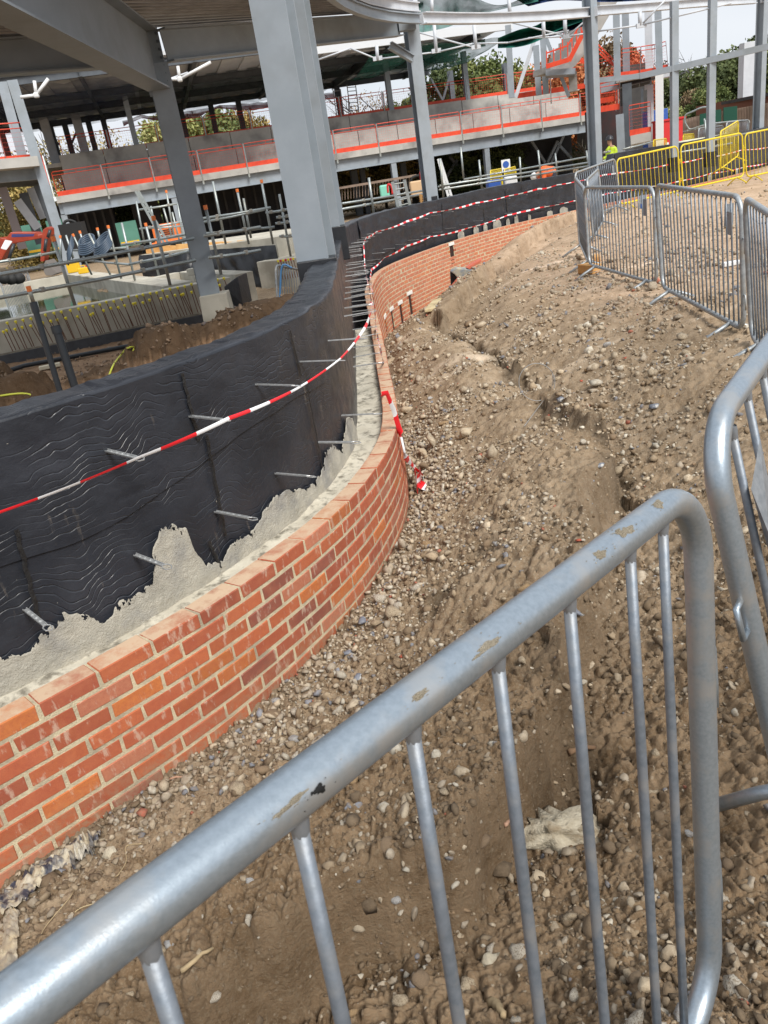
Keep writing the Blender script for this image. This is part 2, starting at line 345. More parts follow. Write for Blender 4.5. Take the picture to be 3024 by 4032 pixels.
def mrg(v, a, b_, c=0., d=1.):
    m = N(nt, 'ShaderNodeMapRange'); L(v, m.inputs[0]); m.inputs[1].default_value = a; m.inputs[2].default_value = b_; m.inputs[3].default_value = c; m.inputs[4].default_value = d; return m.outputs[0]
def mxc(f, a, c, mode='MIX'):
    x = N(nt, 'ShaderNodeMix', data_type='RGBA', blend_type=mode)
    if isinstance(f, float): x.inputs[0].default_value = f
    else: L(f, x.inputs[0])
    for i, v in ((6, a), (7, c)):
        if isinstance(v, tuple): x.inputs[i].default_value = (*v, 1)
        else: L(v, x.inputs[i])
    return x.outputs[2]
att = N(nt, 'ShaderNodeVertexColor'); att.layer_name = 'Col'
c = mxc(mrg(nz(1.3), .35, .65), (.295, .208, .128), (.44, .33, .222))
c = mxc(mrg(nz(9.), .45, .68), c, (.22, .148, .084))
c = mxc(mrg(nz(60., 4., .7), .48, .68), c, (.36, .28, .19))
c = mxc(mrg(nz(170., 3., .7), .56, .70), c, (.42, .35, .26))
vo = N(nt, 'ShaderNodeTexVoronoi', Scale=38.); L(tc.outputs['Object'], vo.inputs[0])
vr = mrg(vo.outputs['Distance'], .16, .24, 1., 0.)
vs = N(nt, 'ShaderNodeSeparateColor'); L(vo.outputs['Color'], vs.inputs[0]); vg = mrg(vs.outputs[0], .72, .74)
vm = N(nt, 'ShaderNodeMath', operation='MULTIPLY'); L(vr, vm.inputs[0]); L(vg, vm.inputs[1])
c = mxc(vm.outputs[0], c, (.46, .38, .28))
vo = N(nt, 'ShaderNodeTexVoronoi', Scale=13.); L(tc.outputs['Object'], vo.inputs[0]); vr = mrg(vo.outputs['Distance'], .14, .22, 1., 0.); vs = N(nt, 'ShaderNodeSeparateColor'); L(vo.outputs['Color'], vs.inputs[0]); vg = mrg(vs.outputs[1], .66, .68); vm = N(nt, 'ShaderNodeMath', operation='MULTIPLY'); L(vr, vm.inputs[0]); L(vg, vm.inputs[1])
geo = N(nt, 'ShaderNodeNewGeometry'); ln_ = N(nt, 'ShaderNodeVectorMath', operation='LENGTH'); L(geo.outputs['Position'], ln_.inputs[0]); vf = N(nt, 'ShaderNodeMath', operation='MULTIPLY'); L(vm.outputs[0], vf.inputs[0]); L(mrg(ln_.outputs['Value'], 5, 9), vf.inputs[1]); c = mxc(vf.outputs[0], c, (.44, .36, .27))
c = mxc(1.0, c, att.outputs[0], 'MULTIPLY')
L(c, b.inputs['Base Color']); b.inputs['Roughness'].default_value = .95; b.inputs['Specular IOR Level'].default_value = .2
bn = N(nt, 'ShaderNodeBump', Strength=.9, Distance=.012); L(nz(70., 8., .75), bn.inputs['Height'])
bn2 = N(nt, 'ShaderNodeBump', Strength=.6, Distance=.03); L(nz(14., 6., .7), bn2.inputs['Height']); L(bn.outputs[0], bn2.inputs['Normal']); L(bn2.outputs[0], b.inputs['Normal'])
az = np.radians(np.concatenate([np.linspace(-180, -42, 50, endpoint=False), np.linspace(-42, 44, 610, endpoint=False), np.linspace(44, 180, 50)]))
rr = np.concatenate([[.02], np.exp(np.linspace(math.log(.25), math.log(.8), 40, endpoint=False)), np.exp(np.linspace(math.log(.8), math.log(4.5), 640, endpoint=False)), np.exp(np.linspace(math.log(4.5), math.log(34), 350)), np.exp(np.linspace(math.log(36), math.log(1800), 26))])
A_, R_ = np.meshgrid(az, rr, indexing='ij'); gx = np.sin(A_)*R_; gy = np.cos(A_)*R_
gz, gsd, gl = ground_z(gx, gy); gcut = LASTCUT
gc = np.ones(gx.shape+(4,))
soil_tone = 1-.28*sm(.35, 0, -gsd)*(gsd < .2)-.25*np.exp(-((gl+.05)/.11)**2)-.60*gcut*(gsd < 0)    # soil darker along the wall foot, at the lip and in the cuts
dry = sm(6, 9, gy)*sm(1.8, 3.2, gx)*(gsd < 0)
fresh = (sm(3.3, 2.0, gy+.35*fbm(gx*1.6, gy*1.6, 4, 23))*sm(-.25, -.6, gsd))[..., None]
gc[..., :3] = soil_tone[..., None]*(1-fresh*np.array([.20, .25, .31]))
inn = (gsd > .3)&(R_ < 16); redp = np.array([1.0, .86, .78])
gc[..., :3] *= np.where(inn[..., None], redp*.78, 1)*(1-.58*((gz > -1.74)&inn)[..., None])
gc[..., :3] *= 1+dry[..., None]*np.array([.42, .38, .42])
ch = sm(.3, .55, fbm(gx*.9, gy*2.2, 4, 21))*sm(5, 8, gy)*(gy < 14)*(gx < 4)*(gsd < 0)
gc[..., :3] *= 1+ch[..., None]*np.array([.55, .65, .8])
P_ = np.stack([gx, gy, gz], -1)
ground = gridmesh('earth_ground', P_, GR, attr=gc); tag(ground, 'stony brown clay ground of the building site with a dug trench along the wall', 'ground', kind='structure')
#@@STONES
# ------------------------------------------------------------------ stones
def ico(sub):
    import bmesh
    bm = bmesh.new(); bmesh.ops.create_icosphere(bm, subdivisions=sub, radius=1)
    V = np.array([v.co[:] for v in bm.verts]); Fc = np.array([[v.index for v in f.verts] for f in bm.faces]); bm.free(); return V, Fc
I1 = ico(1); I2 = ico(2); I3 = ico(3)
def rock(base, seed, j=.28, flat=.6):
    V, Fc = base; r = np.random.default_rng(seed)
    d = np.ones(len(V))
    for k in range(7):
        n = r.normal(size=3); n /= np.linalg.norm(n); h = r.uniform(.45, .85); p = V@n; d = np.where(p > h, d*h/np.maximum(p, 1e-6), d)
    d = d*(1+r.normal(size=len(V))*j*.22)
    return V*d[:, None]*np.array([1, r.uniform(.6, .95), flat*r.uniform(.7, 1.2)])
PALS = [((.52, .43, .31), .30), ((.45, .38, .29), .24), ((.60, .55, .45), .09), ((.24, .25, .28), .05), ((.24, .165, .10), .08), ((.38, .29, .19), .10), ((.42, .13, .08), .008)]
pw = np.array([p[1] for p in PALS]); pw /= pw.sum(); pc = np.array([p[0] for p in PALS])
STM = bpy.data.materials.new('stone'); STM.use_nodes = True; nt = STM.node_tree; b = nt.nodes['Principled BSDF']; L = nt.links.new
tc = N(nt, 'ShaderNodeTexCoord'); att = N(nt, 'ShaderNodeVertexColor'); att.layer_name = 'Col'
c = mxc(mrg(nz(45., 5., .7), .42, .66, 0., .75), att.outputs[0], (.20, .145, .09)); L(c, b.inputs['Base Color']); b.inputs['Roughness'].default_value = .9
bn = N(nt, 'ShaderNodeBump', Strength=.7, Distance=.004); L(nz(160., 6., .7), bn.inputs['Height']); L(bn.outputs[0], b.inputs['Normal'])
def rotm(k):
    q = rng.normal(size=(k, 4)); q[:, 3] += 1.5; q[:, 2] *= 2.5; q /= np.linalg.norm(q, axis=1)[:, None]; x, y, z, w = q.T
    return np.stack([np.stack([1-2*(y*y+z*z), 2*(x*y-z*w), 2*(x*z+y*w)], -1), np.stack([2*(x*y+z*w), 1-2*(x*x+z*z), 2*(y*z-x*w)], -1), np.stack([2*(x*z-y*w), 2*(y*z+x*w), 1-2*(x*x+y*y)], -1)], 1)
def sample(n, r0, r1, a0=-38, a1=40):
    r = np.exp(rng.uniform(math.log(r0), math.log(r1), n)); a = np.radians(rng.uniform(a0, a1, n)); return np.sin(a)*r, np.cos(a)*r, r
def scatter(x, y, r, size, base, name, sink=.25, cols=None):
    z, sd, l = ground_z(x, y)
    pt = fbm(x*1.7, y*1.7, 3, 31); keep = ((sd < -.6*size-.005) | ((sd > .7) & (r < 15)))&(rng.random(len(x)) < .12+1.2*sm(-.2, .3, pt)+.8*sm(.6, .1, -sd)*(sd < 0))
    x, y, z, size, sd = [q[keep] for q in (x, y, z, size, sd)]; n = len(x)
    kinds = 12; protos = [rock(base, 100+k) for k in range(kinds)]; Fc = base[1]; nv = len(base[0])
    R = rotm(n); kd = rng.integers(0, kinds, n); PV = np.array(protos)[kd]
    V = np.einsum('nij,nvj->nvi', R, PV)*size[:, None, None]+np.stack([x, y, z+size*sink], -1)[:, None, :]
    col = pc[rng.choice(len(pw), n, p=pw)]*rng.uniform(.75, 1.15, (n, 1)); soil = sd > 0
    col[soil] = col[soil]*np.array([.5, .42, .4]); col *= (1-.22*sm(3.3, 2.2, y)*(sd < 0))[:, None]
    if name == 'soil_crumbs': col *= (1-.34*sm(3.3, 2.2, y))[:, None]
    C = np.ones((n, nv, 4)); C[..., :3] = col[:, None, :]
    f = (Fc[None]+(np.arange(n)*nv)[:, None, None]).reshape(-1, 3)
    o = rawmesh(name, V.reshape(-1, 3), f, STM, None, False, C.reshape(-1, 4)); return o
x, y, r = sample(6800, .75, 3.4); o = scatter(x, y, r, np.exp(rng.normal(math.log(.0078), .55, len(x))), I2, 'gravel', .05)
tag(o, 'angular flints and pebbles half sunk in the clay close to the barrier', 'gravel', kind='stuff')
x, y, r = sample(24000, 3., 16); o = scatter(x, y, r, np.exp(rng.normal(math.log(.0085), .5, len(x)))*np.clip(r/3., .85, 2.4), I1, 'gravel')
tag(o, 'loose pale gravel and small flints strewn over the brown clay', 'gravel', kind='stuff')
x, y, r = sample(9000, 5, 34, -12, 40); o = scatter(x, y, r, np.exp(rng.normal(math.log(.024), .4, len(x)))*np.clip(r/12., .7, 1.4), I1, 'gravel')
tag(o, 'stony rubble on the dry track beyond the trench', 'gravel', kind='stuff')
x, y, r = sample(11000, 2.6, 13, -20, 40); o = scatter(x, y, r, np.exp(rng.normal(math.log(.012), .5, len(x)))*np.clip(r/5., .7, 2.), I1, 'rubble'); tag(o, 'pale angular rubble in patches over the bank beside the trench', 'rubble', kind='stuff')
# rubble ribbon against the wall foot
s_ = rng.uniform(sat(1.5), sat(7), 5600); of = -np.abs(rng.normal(0, .26, 5600))-.015; p = wp(s_, of)
o = scatter(p[:, 0], p[:, 1], np.hypot(p[:, 0], p[:, 1]), np.exp(rng.normal(math.log(.0135), .45, 5600)), I1, 'wall_foot_rubble', .35); tag(o, 'pale stones and clods piled along the foot of the near brick wall', 'rubble', kind='stuff')
# soil crumbs
x, y, r = sample(17000, .8, 6); PALS_ = pc.copy(); pc[:] = (.27, .19, .115)
o = scatter(x, y, r, np.exp(rng.normal(math.log(.0105), .5, len(x)))*np.clip(r/2.2, .8, 1.2), I1, 'soil_crumbs', .1); tag(o, 'dark brown soil crumbs scattered over the trench floor', 'soil', kind='stuff'); pc[:] = PALS_
# larger single stones, parts of the ground
stone_meshes = []
smats = [mat('stone_'+nm, c1, .9, 0, c2, 14, 5, .6, 70, col3=(.2, .14, .085), s3=9.) for nm, c1, c2 in [('tan', (.50, .41, .29), (.38, .30, .2)), ('pale', (.60, .55, .46), (.46, .40, .31)), ('flint', (.30, .31, .33), (.52, .50, .46)), ('clay', (.27, .19, .12), (.2, .14, .085)), ('ochre', (.42, .28, .14), (.3, .2, .11))]]
for k in range(10):
    V = rock(I2, 500+k, .35, .7); me_o = rawmesh('stone', V, I2[1], smats[0], None, False); me = me_o.data; bpy.data.objects.remove(me_o); stone_meshes.append(me)
cnt = 0
x, y, r = sample(900, .8, 13, -35, 38); zz, sdd, ll = ground_z(x, y)
for i in range(len(x)):
    if cnt >= 285: break
    if sdd[i] > -.05 or sdd[i] < -6: continue
    if rng.random() > .25+.9*(abs(sdd[i]) < .5)+.4*sm(-.1, .4, fbm(x[i:i+1]*1.7, y[i:i+1]*1.7, 3, 31))[0]: continue
    sz = float(np.exp(rng.normal(math.log(.02), .4))*np.clip(r[i]/3., .8, 1.9)); k = rng.integers(0, 10)
    o = bpy.data.objects.new('stone', stone_meshes[k]); COL.objects.link(o); o.parent = ground
    o.location = (x[i], y[i], zz[i]+.25*sz); o.scale = (sz, sz, sz); o.rotation_euler = (rng.normal(0, .3), rng.normal(0, .3), rng.uniform(0, 6.28))
    o.material_slots[0].link = 'OBJECT'; o.material_slots[0].material = smats[rng.choice(5, p=[.38, .2, .12, .2, .1])]; cnt += 1
def gz1(x, y): return float(ground_z(np.array([x], float), np.array([y], float))[0][0])
def gpt(q, z0=None):                       # ground point seen at a photo pixel, found by marching along the line of sight
    r = ray(q); r = r/np.linalg.norm(r[:2]); D = np.exp(np.linspace(math.log(.6), math.log(30), 320))
    for k in range(2):
        P = r[None]*D[:, None]; g = ground_z(P[:, 0], P[:, 1])[0]; b_ = np.nonzero(P[:, 2] <= g)[0]; i = int(b_[0]) if len(b_) else len(D)-1
        if k == 0: D = np.linspace(D[max(i-1, 0)], D[i], 24)
    return np.array([P[i][0], P[i][1], g[i]])
#@@WALL
# ------------------------------------------------------------------ brick skin
def brickmat(name, src):
    m = bpy.data.materials.new(name); m.use_nodes = True; nt = m.node_tree; b = nt.nodes['Principled BSDF']; L = nt.links.new
    g = N(nt, 'ShaderNodeNewGeometry')
    def nz(sc, det=5., ro=.6, stretch=None):
        n = N(nt, 'ShaderNodeTexNoise', Scale=sc, Detail=det, Roughness=ro)
        if stretch:
            mp = N(nt, 'ShaderNodeMapping'); mp.inputs['Scale'].default_value = stretch; L(g.outputs['Position'], mp.inputs[0]); L(mp.outputs[0], n.inputs[0])
        else: L(g.outputs['Position'], n.inputs[0])
        return n.outputs[0]
    def mr(v, a, c, d=0., e=1.):
        x = N(nt, 'ShaderNodeMapRange'); L(v, x.inputs[0]); x.inputs[1].default_value = a; x.inputs[2].default_value = c; x.inputs[3].default_value = d; x.inputs[4].default_value = e; return x.outputs[0]
    def mx(f, a, c, mode='MIX'):
        x = N(nt, 'ShaderNodeMix', data_type='RGBA', blend_type=mode)
        for i, v in ((0, f), (6, a), (7, c)):
            if isinstance(v, tuple): x.inputs[i].default_value = (*v, 1)
            elif isinstance(v, float): x.inputs[i].default_value = v
            else: L(v, x.inputs[i])
        return x.outputs[2]
    if src == 'obj': s = N(nt, 'ShaderNodeObjectInfo').outputs['Color']
    else: s = N(nt, 'ShaderNodeVertexColor'); s.layer_name = 'Col'; s = s.outputs[0]
    c = mx(mr(nz(60., 6., .7), .35, .7, 0., .45), s, (.30, .055, .035))
    c = mx(mr(nz(14., 4.), .45, .75, 0., .35), c, (.50, .175, .085))
    c = mx(mr(nz(26., 5., .65, (1, 1, .35)), .56, .65, 0., .6), c, (.55, .42, .32))          # mortar splashes run down the face
    c = mx(mr(nz(240., 2.), .66, .74, 0., .5), c, (.10, .03, .03))
    sx = N(nt, 'ShaderNodeSeparateXYZ'); L(g.outputs['Normal'], sx.inputs[0]); tp = N(nt, 'ShaderNodeMath', operation='MULTIPLY'); L(mr(sx.outputs[2], .8, .95), tp.inputs[0]); L(mr(nz(9., 6., .7), .34, .56, 0.3, .95), tp.inputs[1])
    c = mx(tp.outputs[0], c, (.55, .40, .27))                                                  # mortar dust lying on the top bed
    sp = N(nt, 'ShaderNodeSeparateXYZ'); L(g.outputs['Position'], sp.inputs[0]); f1 = N(nt, 'ShaderNodeMath', operation='MULTIPLY'); L(mr(sp.outputs[2], -1.84, -2.04), f1.inputs[0]); L(mr(nz(32., 6., .75), .40, .62, 0., 1.), f1.inputs[1]); f2 = N(nt, 'ShaderNodeMath', operation='MULTIPLY'); L(f1.outputs[0], f2.inputs[0]); L(mr(sp.outputs[1], 6., 5., 0., .8), f2.inputs[1])
    c = mx(f2.outputs[0], c, (.30, .21, .13))                                                  # soil splashed on the lowest courses
    L(c, b.inputs['Base Color']); b.inputs['Roughness'].default_value = .85
    bp = N(nt, 'ShaderNodeBump', Strength=.5, Distance=.003); L(nz(190., 6., .7), bp.inputs['Height']); L(bp.outputs[0], b.inputs['Normal']); return m
BRO = brickmat('red_brick_single', 'obj'); BRV = brickmat('red_brick_run', 'att')
MORT = mat('mortar_joint', (.66, .57, .38), .95, 0, (.52, .44, .30), 22, 6, .8, 160, col3=(.40, .34, .24), s3=6.)
BC = [((.42, .118, .045), .34), ((.37, .098, .042), .26), ((.47, .15, .040), .12), ((.24, .085, .055), .04), ((.44, .17, .095), .14), ((.31, .085, .042), .10)]
bw = np.array([q[1] for q in BC]); bw /= bw.sum(); bcol = np.array([q[0] for q in BC])
import bmesh
def brickmesh(sx, sy, sz, sd=0, bev=.004):
    bm = bmesh.new(); bmesh.ops.create_cube(bm, size=1); r = random.Random(sd)
    for v in bm.verts: v.co = (v.co.x*sx+r.uniform(-.002, .002), v.co.y*sy, v.co.z*sz+r.uniform(-.0018, .0018))
    bmesh.ops.bevel(bm, geom=bm.edges[:], offset=bev, segments=1, affect='EDGES'); bmesh.ops.triangulate(bm, faces=[f for f in bm.faces if len(f.verts) > 4])
    me = bpy.data.meshes.new('brick'); bm.to_mesh(me); bm.free(); return me
bmesh_v = [brickmesh(.2125, .1025, .0625, k) for k in range(4)]
for me in bmesh_v: me.materials.append(BRO)
wall = root('brick_wall', wp(sat(3), 0, -2.6), 'long S curved red brick wall with cream mortar joints, half built beside the trench', 'brick wall')
S0 = sat(2.406)
VENT = []      # (s centre, half width, z top)
for q, hw in (((1517, 1254), .05), ((1543, 1227), .05), ((1576, 1197), .05), ((1614, 1168), .05)):
    h = hit(q, 0, sat(12.5)); VENT.append((h[0], hw+.02, ZB-.075*round((ZB-h[1])/.075)))
h = hit((1777, 962), 0, sat(12.5)); VENT.append((h[0], .10, ZB-.075))
gs = np.arange(0, SMAX, .225); gzs = ground_z(*wp(gs, -.03)[:, :2].T, fine=False)[0]
bl = []
for i in range(int((sat(2.406)-.0)/.225)*-1, int((SMAX-S0)/.225)-1):
    for c_ in range(20):
        s = S0+(i+.5+(.5 if c_ % 2 else 0))*.225; z = ZB-.0325-.075*c_
        if s < .3 or s > SMAX-.3: continue
        zg = np.interp(s, gs, gzs)
        if z+.0325 < zg-.16: continue
        skip = False
        for vs, hw, zt in VENT:
            if abs(s-vs) < .1125+hw-.02 and z < zt and z > zt-.36-(.0 if zt < -1.6 else -.15):
                skip = True
        lint = any(abs(s-vs) < .20 and zt < z < zt+.075 for vs, hw, zt in VENT)
        p = wp(s, .05125); t = wt(s); nrm = np.array([t[1], -t[0]]); v = -p[:2]; d = np.hypot(*v)
        size = max(nrm@v/d, .08 if c_ else .45)/d**2
        ins = PP[0]-1500 < 9e9
        cc = RM.T@np.array([p[0], p[1], z]); px = PP[0]+F*cc[0]/-cc[2]; py = PP[1]-F*cc[1]/-cc[2]
        if not (-150 < px < 3150 and cc[2] < 0 and py < 4100): size *= 1e-3
        if nrm@v < 0 and c_: size *= 1e-2
        if c_ and abs(p[1]-9) < 3.6 and p[0] < .42: size *= 1e-2
        bl.append((size, s, z, skip, lint, c_))
bl.sort(key=lambda a: -a[0]); nb = 0; run = MB(); rc = []
keepV = []
def placed(s, z, jit=1):
    t = wt(s); p = wp(s, .05125+jit*random.uniform(-.0018, .0018), z+jit*random.uniform(-.0012, .0012)); return Matrix.Translation(p)@Matrix.Rotation(math.atan2(t[1], t[0])+jit*random.uniform(-.006, .006), 4, 'Z')
base_b = {}
for k in range(4): base_b[k] = (np.array([v.co[:] for v in bmesh_v[k].vertices]), [tuple(p.vertices) for p in bmesh_v[k].polygons])
rv = []; rf = []; rcol = []; off_ = 0
for size, s, z, skip, lint, c_ in bl:
    if lint:
        pcs = [(s-.1065, s+.1065)]
        for vs, hw, zt in VENT:
            if zt < z < zt+.075: pcs = [q_ for lo, hi in pcs for q_ in ([(lo, hi)] if hi < vs-.14 or lo > vs+.14 else [(lo, vs-.14), (vs+.14, hi)])]
        for lo, hi in pcs:
            if hi-lo < .02: continue
            mm = placed((lo+hi)/2, z); V, Fc = base_b[0]; V = V*np.array([(hi-lo)/.215, 1, 1]); V = (np.array(mm)[:3, :3]@V.T).T+np.array(mm)[:3, 3]
            rv.append(V); rf += [tuple(i+off_ for i in f) for f in Fc]; rcol.append(np.tile(np.append(bcol[0]*1.15, 1), (len(V), 1))); off_ += len(V)
        continue
    if skip:   # cut bricks either side of an opening
        pcs = [(s-.1065, s+.1065)]
        for vs, hw, zt in VENT:
            if z > zt: continue
            pcs = [q_ for lo, hi in pcs for q_ in ([(lo, hi)] if hi < vs-hw or lo > vs+hw else [(lo, vs-hw), (vs+hw, hi)])]
        for lo, hi in pcs:
            if hi-lo < .03: continue
            mm = placed((lo+hi)/2, z); V, Fc = base_b[0]; V = V*np.array([(hi-lo)/.215, 1, 1]); V = (np.array(mm)[:3, :3]@V.T).T+np.array(mm)[:3, 3]
            rv.append(V); rf += [tuple(i+off_ for i in f) for f in Fc]; rcol.append(np.tile(np.append(bcol[rng.choice(6, p=bw)]*1.15, 1), (len(V), 1))); off_ += len(V)
        continue
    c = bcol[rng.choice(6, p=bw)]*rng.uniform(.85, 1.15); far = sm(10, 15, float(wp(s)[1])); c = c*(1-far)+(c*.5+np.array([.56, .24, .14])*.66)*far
    k = rng.integers(0, 4)
    if nb < 299:
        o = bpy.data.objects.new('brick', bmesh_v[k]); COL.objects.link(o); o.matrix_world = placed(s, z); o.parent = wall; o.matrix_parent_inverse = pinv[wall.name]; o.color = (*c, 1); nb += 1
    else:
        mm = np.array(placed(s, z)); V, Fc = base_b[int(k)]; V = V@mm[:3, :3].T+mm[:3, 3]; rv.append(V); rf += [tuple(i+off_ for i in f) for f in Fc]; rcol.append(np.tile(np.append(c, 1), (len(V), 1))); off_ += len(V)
me = bpy.data.meshes.new('brick_courses'); me.from_pydata(np.concatenate(rv).tolist(), [], rf); me.materials.append(BRV); a = me.color_attributes.new('Col', 'FLOAT_COLOR', 'POINT'); a.data.foreach_set('color', np.concatenate(rcol).astype(np.float32).ravel())
tag(link('brick_courses', me, wall), kind='stuff')
# mortar body, course by course, open at the vents
mo = MB(); ms = np.arange(.2, SMAX-.2, .1125)
for c_ in range(19):
    z1 = ZB-.075*c_-(.006 if c_ == 0 else 0); z0 = ZB-.075*(c_+1)
    for s in ms:
        if z1 < np.interp(s, gs, gzs)-.25: continue
        a, b_ = s, s+.1125; segs = [(a, b_)]
        for vs, hw, zt in VENT:
            if z0 > zt-.40 and z1 < zt+.01:
                new = []
                for lo, hi in segs:
                    if hi < vs-hw or lo > vs+hw: new.append((lo, hi))
                    else:
                        if lo < vs-hw: new.append((lo, vs-hw-.002))
                        if hi > vs+hw: new.append((vs+hw+.002, hi))
                segs = new
        for lo, hi in segs:
            if hi-lo < .004: continue
            o1, o2 = .0022, .099
            q = [wp(lo, o1, z0), wp(hi, o1, z0), wp(hi, o2, z0), wp(lo, o2, z0), wp(lo, o1, z1), wp(hi, o1, z1), wp(hi, o2, z1), wp(lo, o2, z1)]
            mo.add(q, [(0, 3, 2, 1), (4, 5, 6, 7), (0, 1, 5, 4), (2, 3, 7, 6)]+([(1, 2, 6, 5), (3, 0, 4, 7)] if len(segs) > 1 or hi-lo < .11 else []))
mo.build('mortar', MORT, wall)
for j, (vs, hw, zt) in enumerate(VENT):
    m = MB(); m.box((0, 0, 0), (hw*2+.004, .085, .40)); o = m.build('vent_shade_fill', mat('painted_recess_shade', (.045, .016, .011), .9, 0, (.02, .01, .008), 9, 4) if j == 0 else bpy.data.materials['painted_recess_shade'], wall); t = wt(vs); o.matrix_basis = Matrix.Translation(wp(vs, .058, zt-.20))@Matrix.Rotation(math.atan2(t[1], t[0]), 4, 'Z')  # solid fill of the opening; shade on the recessed brick is in its colour
    m = MB(); t = wt(vs); R = np.array([[t[0], -t[1], 0], [t[1], t[0], 0], [0, 0, 1]]); m.box((0, 0, 0), (.27, .105, .062)); o = m.build('lintel', mat('white_lintel', (.78, .77, .74), .7) if j == 0 else bpy.data.materials['white_lintel'], wall, bevel=.003)
    o.matrix_basis = Matrix.Translation(wp(vs, .040, zt+.0375))@Matrix.Rotation(math.atan2(t[1], t[0]), 4, 'Z')
# ------------------------------------------------------------------ blockwork wall wrapped in black membrane
MEM = bpy.data.materials.new('black_membrane'); MEM.use_nodes = True; nt = MEM.node_tree; b = nt.nodes['Principled BSDF']; L = nt.links.new
tcn = N(nt, 'ShaderNodeUVMap'); tcn.uv_map = 'UVMap'
def mapn(scale, rot=0.):
    m_ = N(nt, 'ShaderNodeMapping'); m_.inputs['Scale'].default_value = scale; m_.inputs['Rotation'].default_value = (0, 0, rot); L(tcn.outputs[0], m_.inputs[0]); return m_.outputs[0]
def mth(op, a, b_=None):
    n = N(nt, 'ShaderNodeMath', operation=op)
    for i_, v_ in ((0, a), (1, b_)):
        if v_ is None: continue
        if isinstance(v_, (int, float)): n.inputs[i_].default_value = v_
        else: L(v_, n.inputs[i_])
    return n.outputs[0]
sxy = N(nt, 'ShaderNodeSeparateXYZ'); L(tcn.outputs[0], sxy.inputs[0])
w1 = N(nt, 'ShaderNodeTexNoise', Scale=1.0, Detail=2.5, Roughness=.5); L(mapn((3.0, 2.0, 1)), w1.inputs[0])
w3 = N(nt, 'ShaderNodeTexNoise', Scale=1.0, Detail=1.0); L(mapn((14., 5., 1)), w3.inputs[0])
ph = mth('ADD', mth('MULTIPLY', sxy.outputs[1], 215.), mth('ADD', mth('MULTIPLY', w1.outputs[0], 64.), mth('MULTIPLY', w3.outputs[0], 6.)))
ln = mth('POWER', mth('MAXIMUM', mth('SINE', ph), 0.), 9.)
mk = N(nt, 'ShaderNodeTexNoise', Scale=1.0, Detail=3.0, Roughness=.55); L(mapn((2.4, 7.5, 1), .15), mk.inputs[0]); mkr = N(nt, 'ShaderNodeMapRange'); L(mk.outputs[0], mkr.inputs[0]); mkr.inputs[1].default_value = .43; mkr.inputs[2].default_value = .60
pm_ = mth('MULTIPLY', ln, mkr.outputs[0])
class _o: outputs = [pm_]
pm = _o
b1 = N(nt, 'ShaderNodeBump', Strength=1.0, Distance=.0024); L(pm.outputs[0], b1.inputs['Height'])
nn = N(nt, 'ShaderNodeTexNoise', Scale=1., Detail=4.0, Roughness=.55); L(mapn((9., 12., 1)), nn.inputs[0]); b2 = N(nt, 'ShaderNodeBump', Strength=.5, Distance=.01); L(nn.outputs[0], b2.inputs['Height']); L(b1.outputs[0], b2.inputs['Normal']); L(b2.outputs[0], b.inputs['Normal'])
def nzu(sc, det=5., ro=.65, st=(1, 1, 1)):
    n = N(nt, 'ShaderNodeTexNoise', Scale=sc, Detail=det, Roughness=ro); L(mapn(st), n.inputs[0]); return n.outputs[0]
c = mxc(mrg(nzu(2.2), .35, .7), (.015, .0175, .0235), (.029, .032, .041))
c = mxc(mrg(nzu(7., 6., .7, (1.6, .35, 1)), .63, .74, 0., .55), c, (.19, .16, .13))
c = mxc(mrg(nzu(46., 3., .6), .74, .77, 0., .8), c, (.48, .44, .36))
L(c, b.inputs['Base Color']); b.inputs['Roughness'].default_value = .36; L(mrg(nzu(6.), .3, .7, .26, .5), b.inputs['Roughness'])
def uvmesh(o, uv):
    me = o.data; ly = me.uv_layers.new(name='UVMap'); idx = np.empty(len(me.loops), dtype=np.int32); me.loops.foreach_get('vertex_index', idx); ly.data.foreach_set('uv', uv[idx].astype(np.float32).ravel())
bwall = root('membrane_wall', wp(sat(3.3), .4, -2.6), 'curved block wall wrapped in wrinkled black damp proof membrane behind the brick wall', 'wall')
sA = np.concatenate([np.arange(.3, sat(9), .02), np.arange(sat(9), SMAX-.3, .08)]); SST = 27.0
def ztop(s): return -.572-.012*np.sin(s*1.3)+np.where(s > SST, .27, 0.)
def sheet(name, s, z0, z1, nz_, off, amp, mats, mask=None, parent=None, seed=0, topw=0.):
    t = np.linspace(0, 1, nz_)[None, :]; Sg = np.repeat(s[:, None], nz_, 1); Z = z0[:, None]*(1-t)+z1[:, None]*t
    o_ = off-amp*(fbm(Sg*3.1, Z*4.2, 3, 40+seed))-amp*.5*np.abs(fbm(Sg*5+Z*2, Z*9, 2, 44+seed)); P = wp(Sg.ravel(), 0).reshape(Sg.shape+(3,)); Pn = wp(Sg.ravel(), 1).reshape(P.shape)-P
    P = P+Pn*o_[..., None]; P[..., 2] = Z; uv = np.stack([Sg, Z], -1).reshape(-1, 2)
    return P, uv
P, uv = sheet('f', sA, np.full(len(sA), -2.75), ztop(sA)-.0, 90, OFF, .007, MEM)
rows = [P]; uvs = [uv.reshape(P.shape[0], -1, 2)]
Pt = P[:, -1:, :].copy(); d = wp(sA, 1)-wp(sA, 0); d[:, 2] = 0
for k, (oo, dz) in enumerate([(.003, .004), (.05, .006), (.12, -.004), (.20, .004), (.24, -.006), (.245, -.12), (.25, -1.3)]):
    q = wp(sA, OFF+oo); q[:, 2] = ztop(sA)+dz+(.006 if k == 0 else .013)*fbm(sA*9+k*3, sA*4, 3, 50+k); rows.append(q[:, None, :]); uvs.append(np.stack([sA, ztop(sA)+oo], -1)[:, None, :])
P = np.concatenate(rows, 1); U = np.concatenate(uvs, 1)
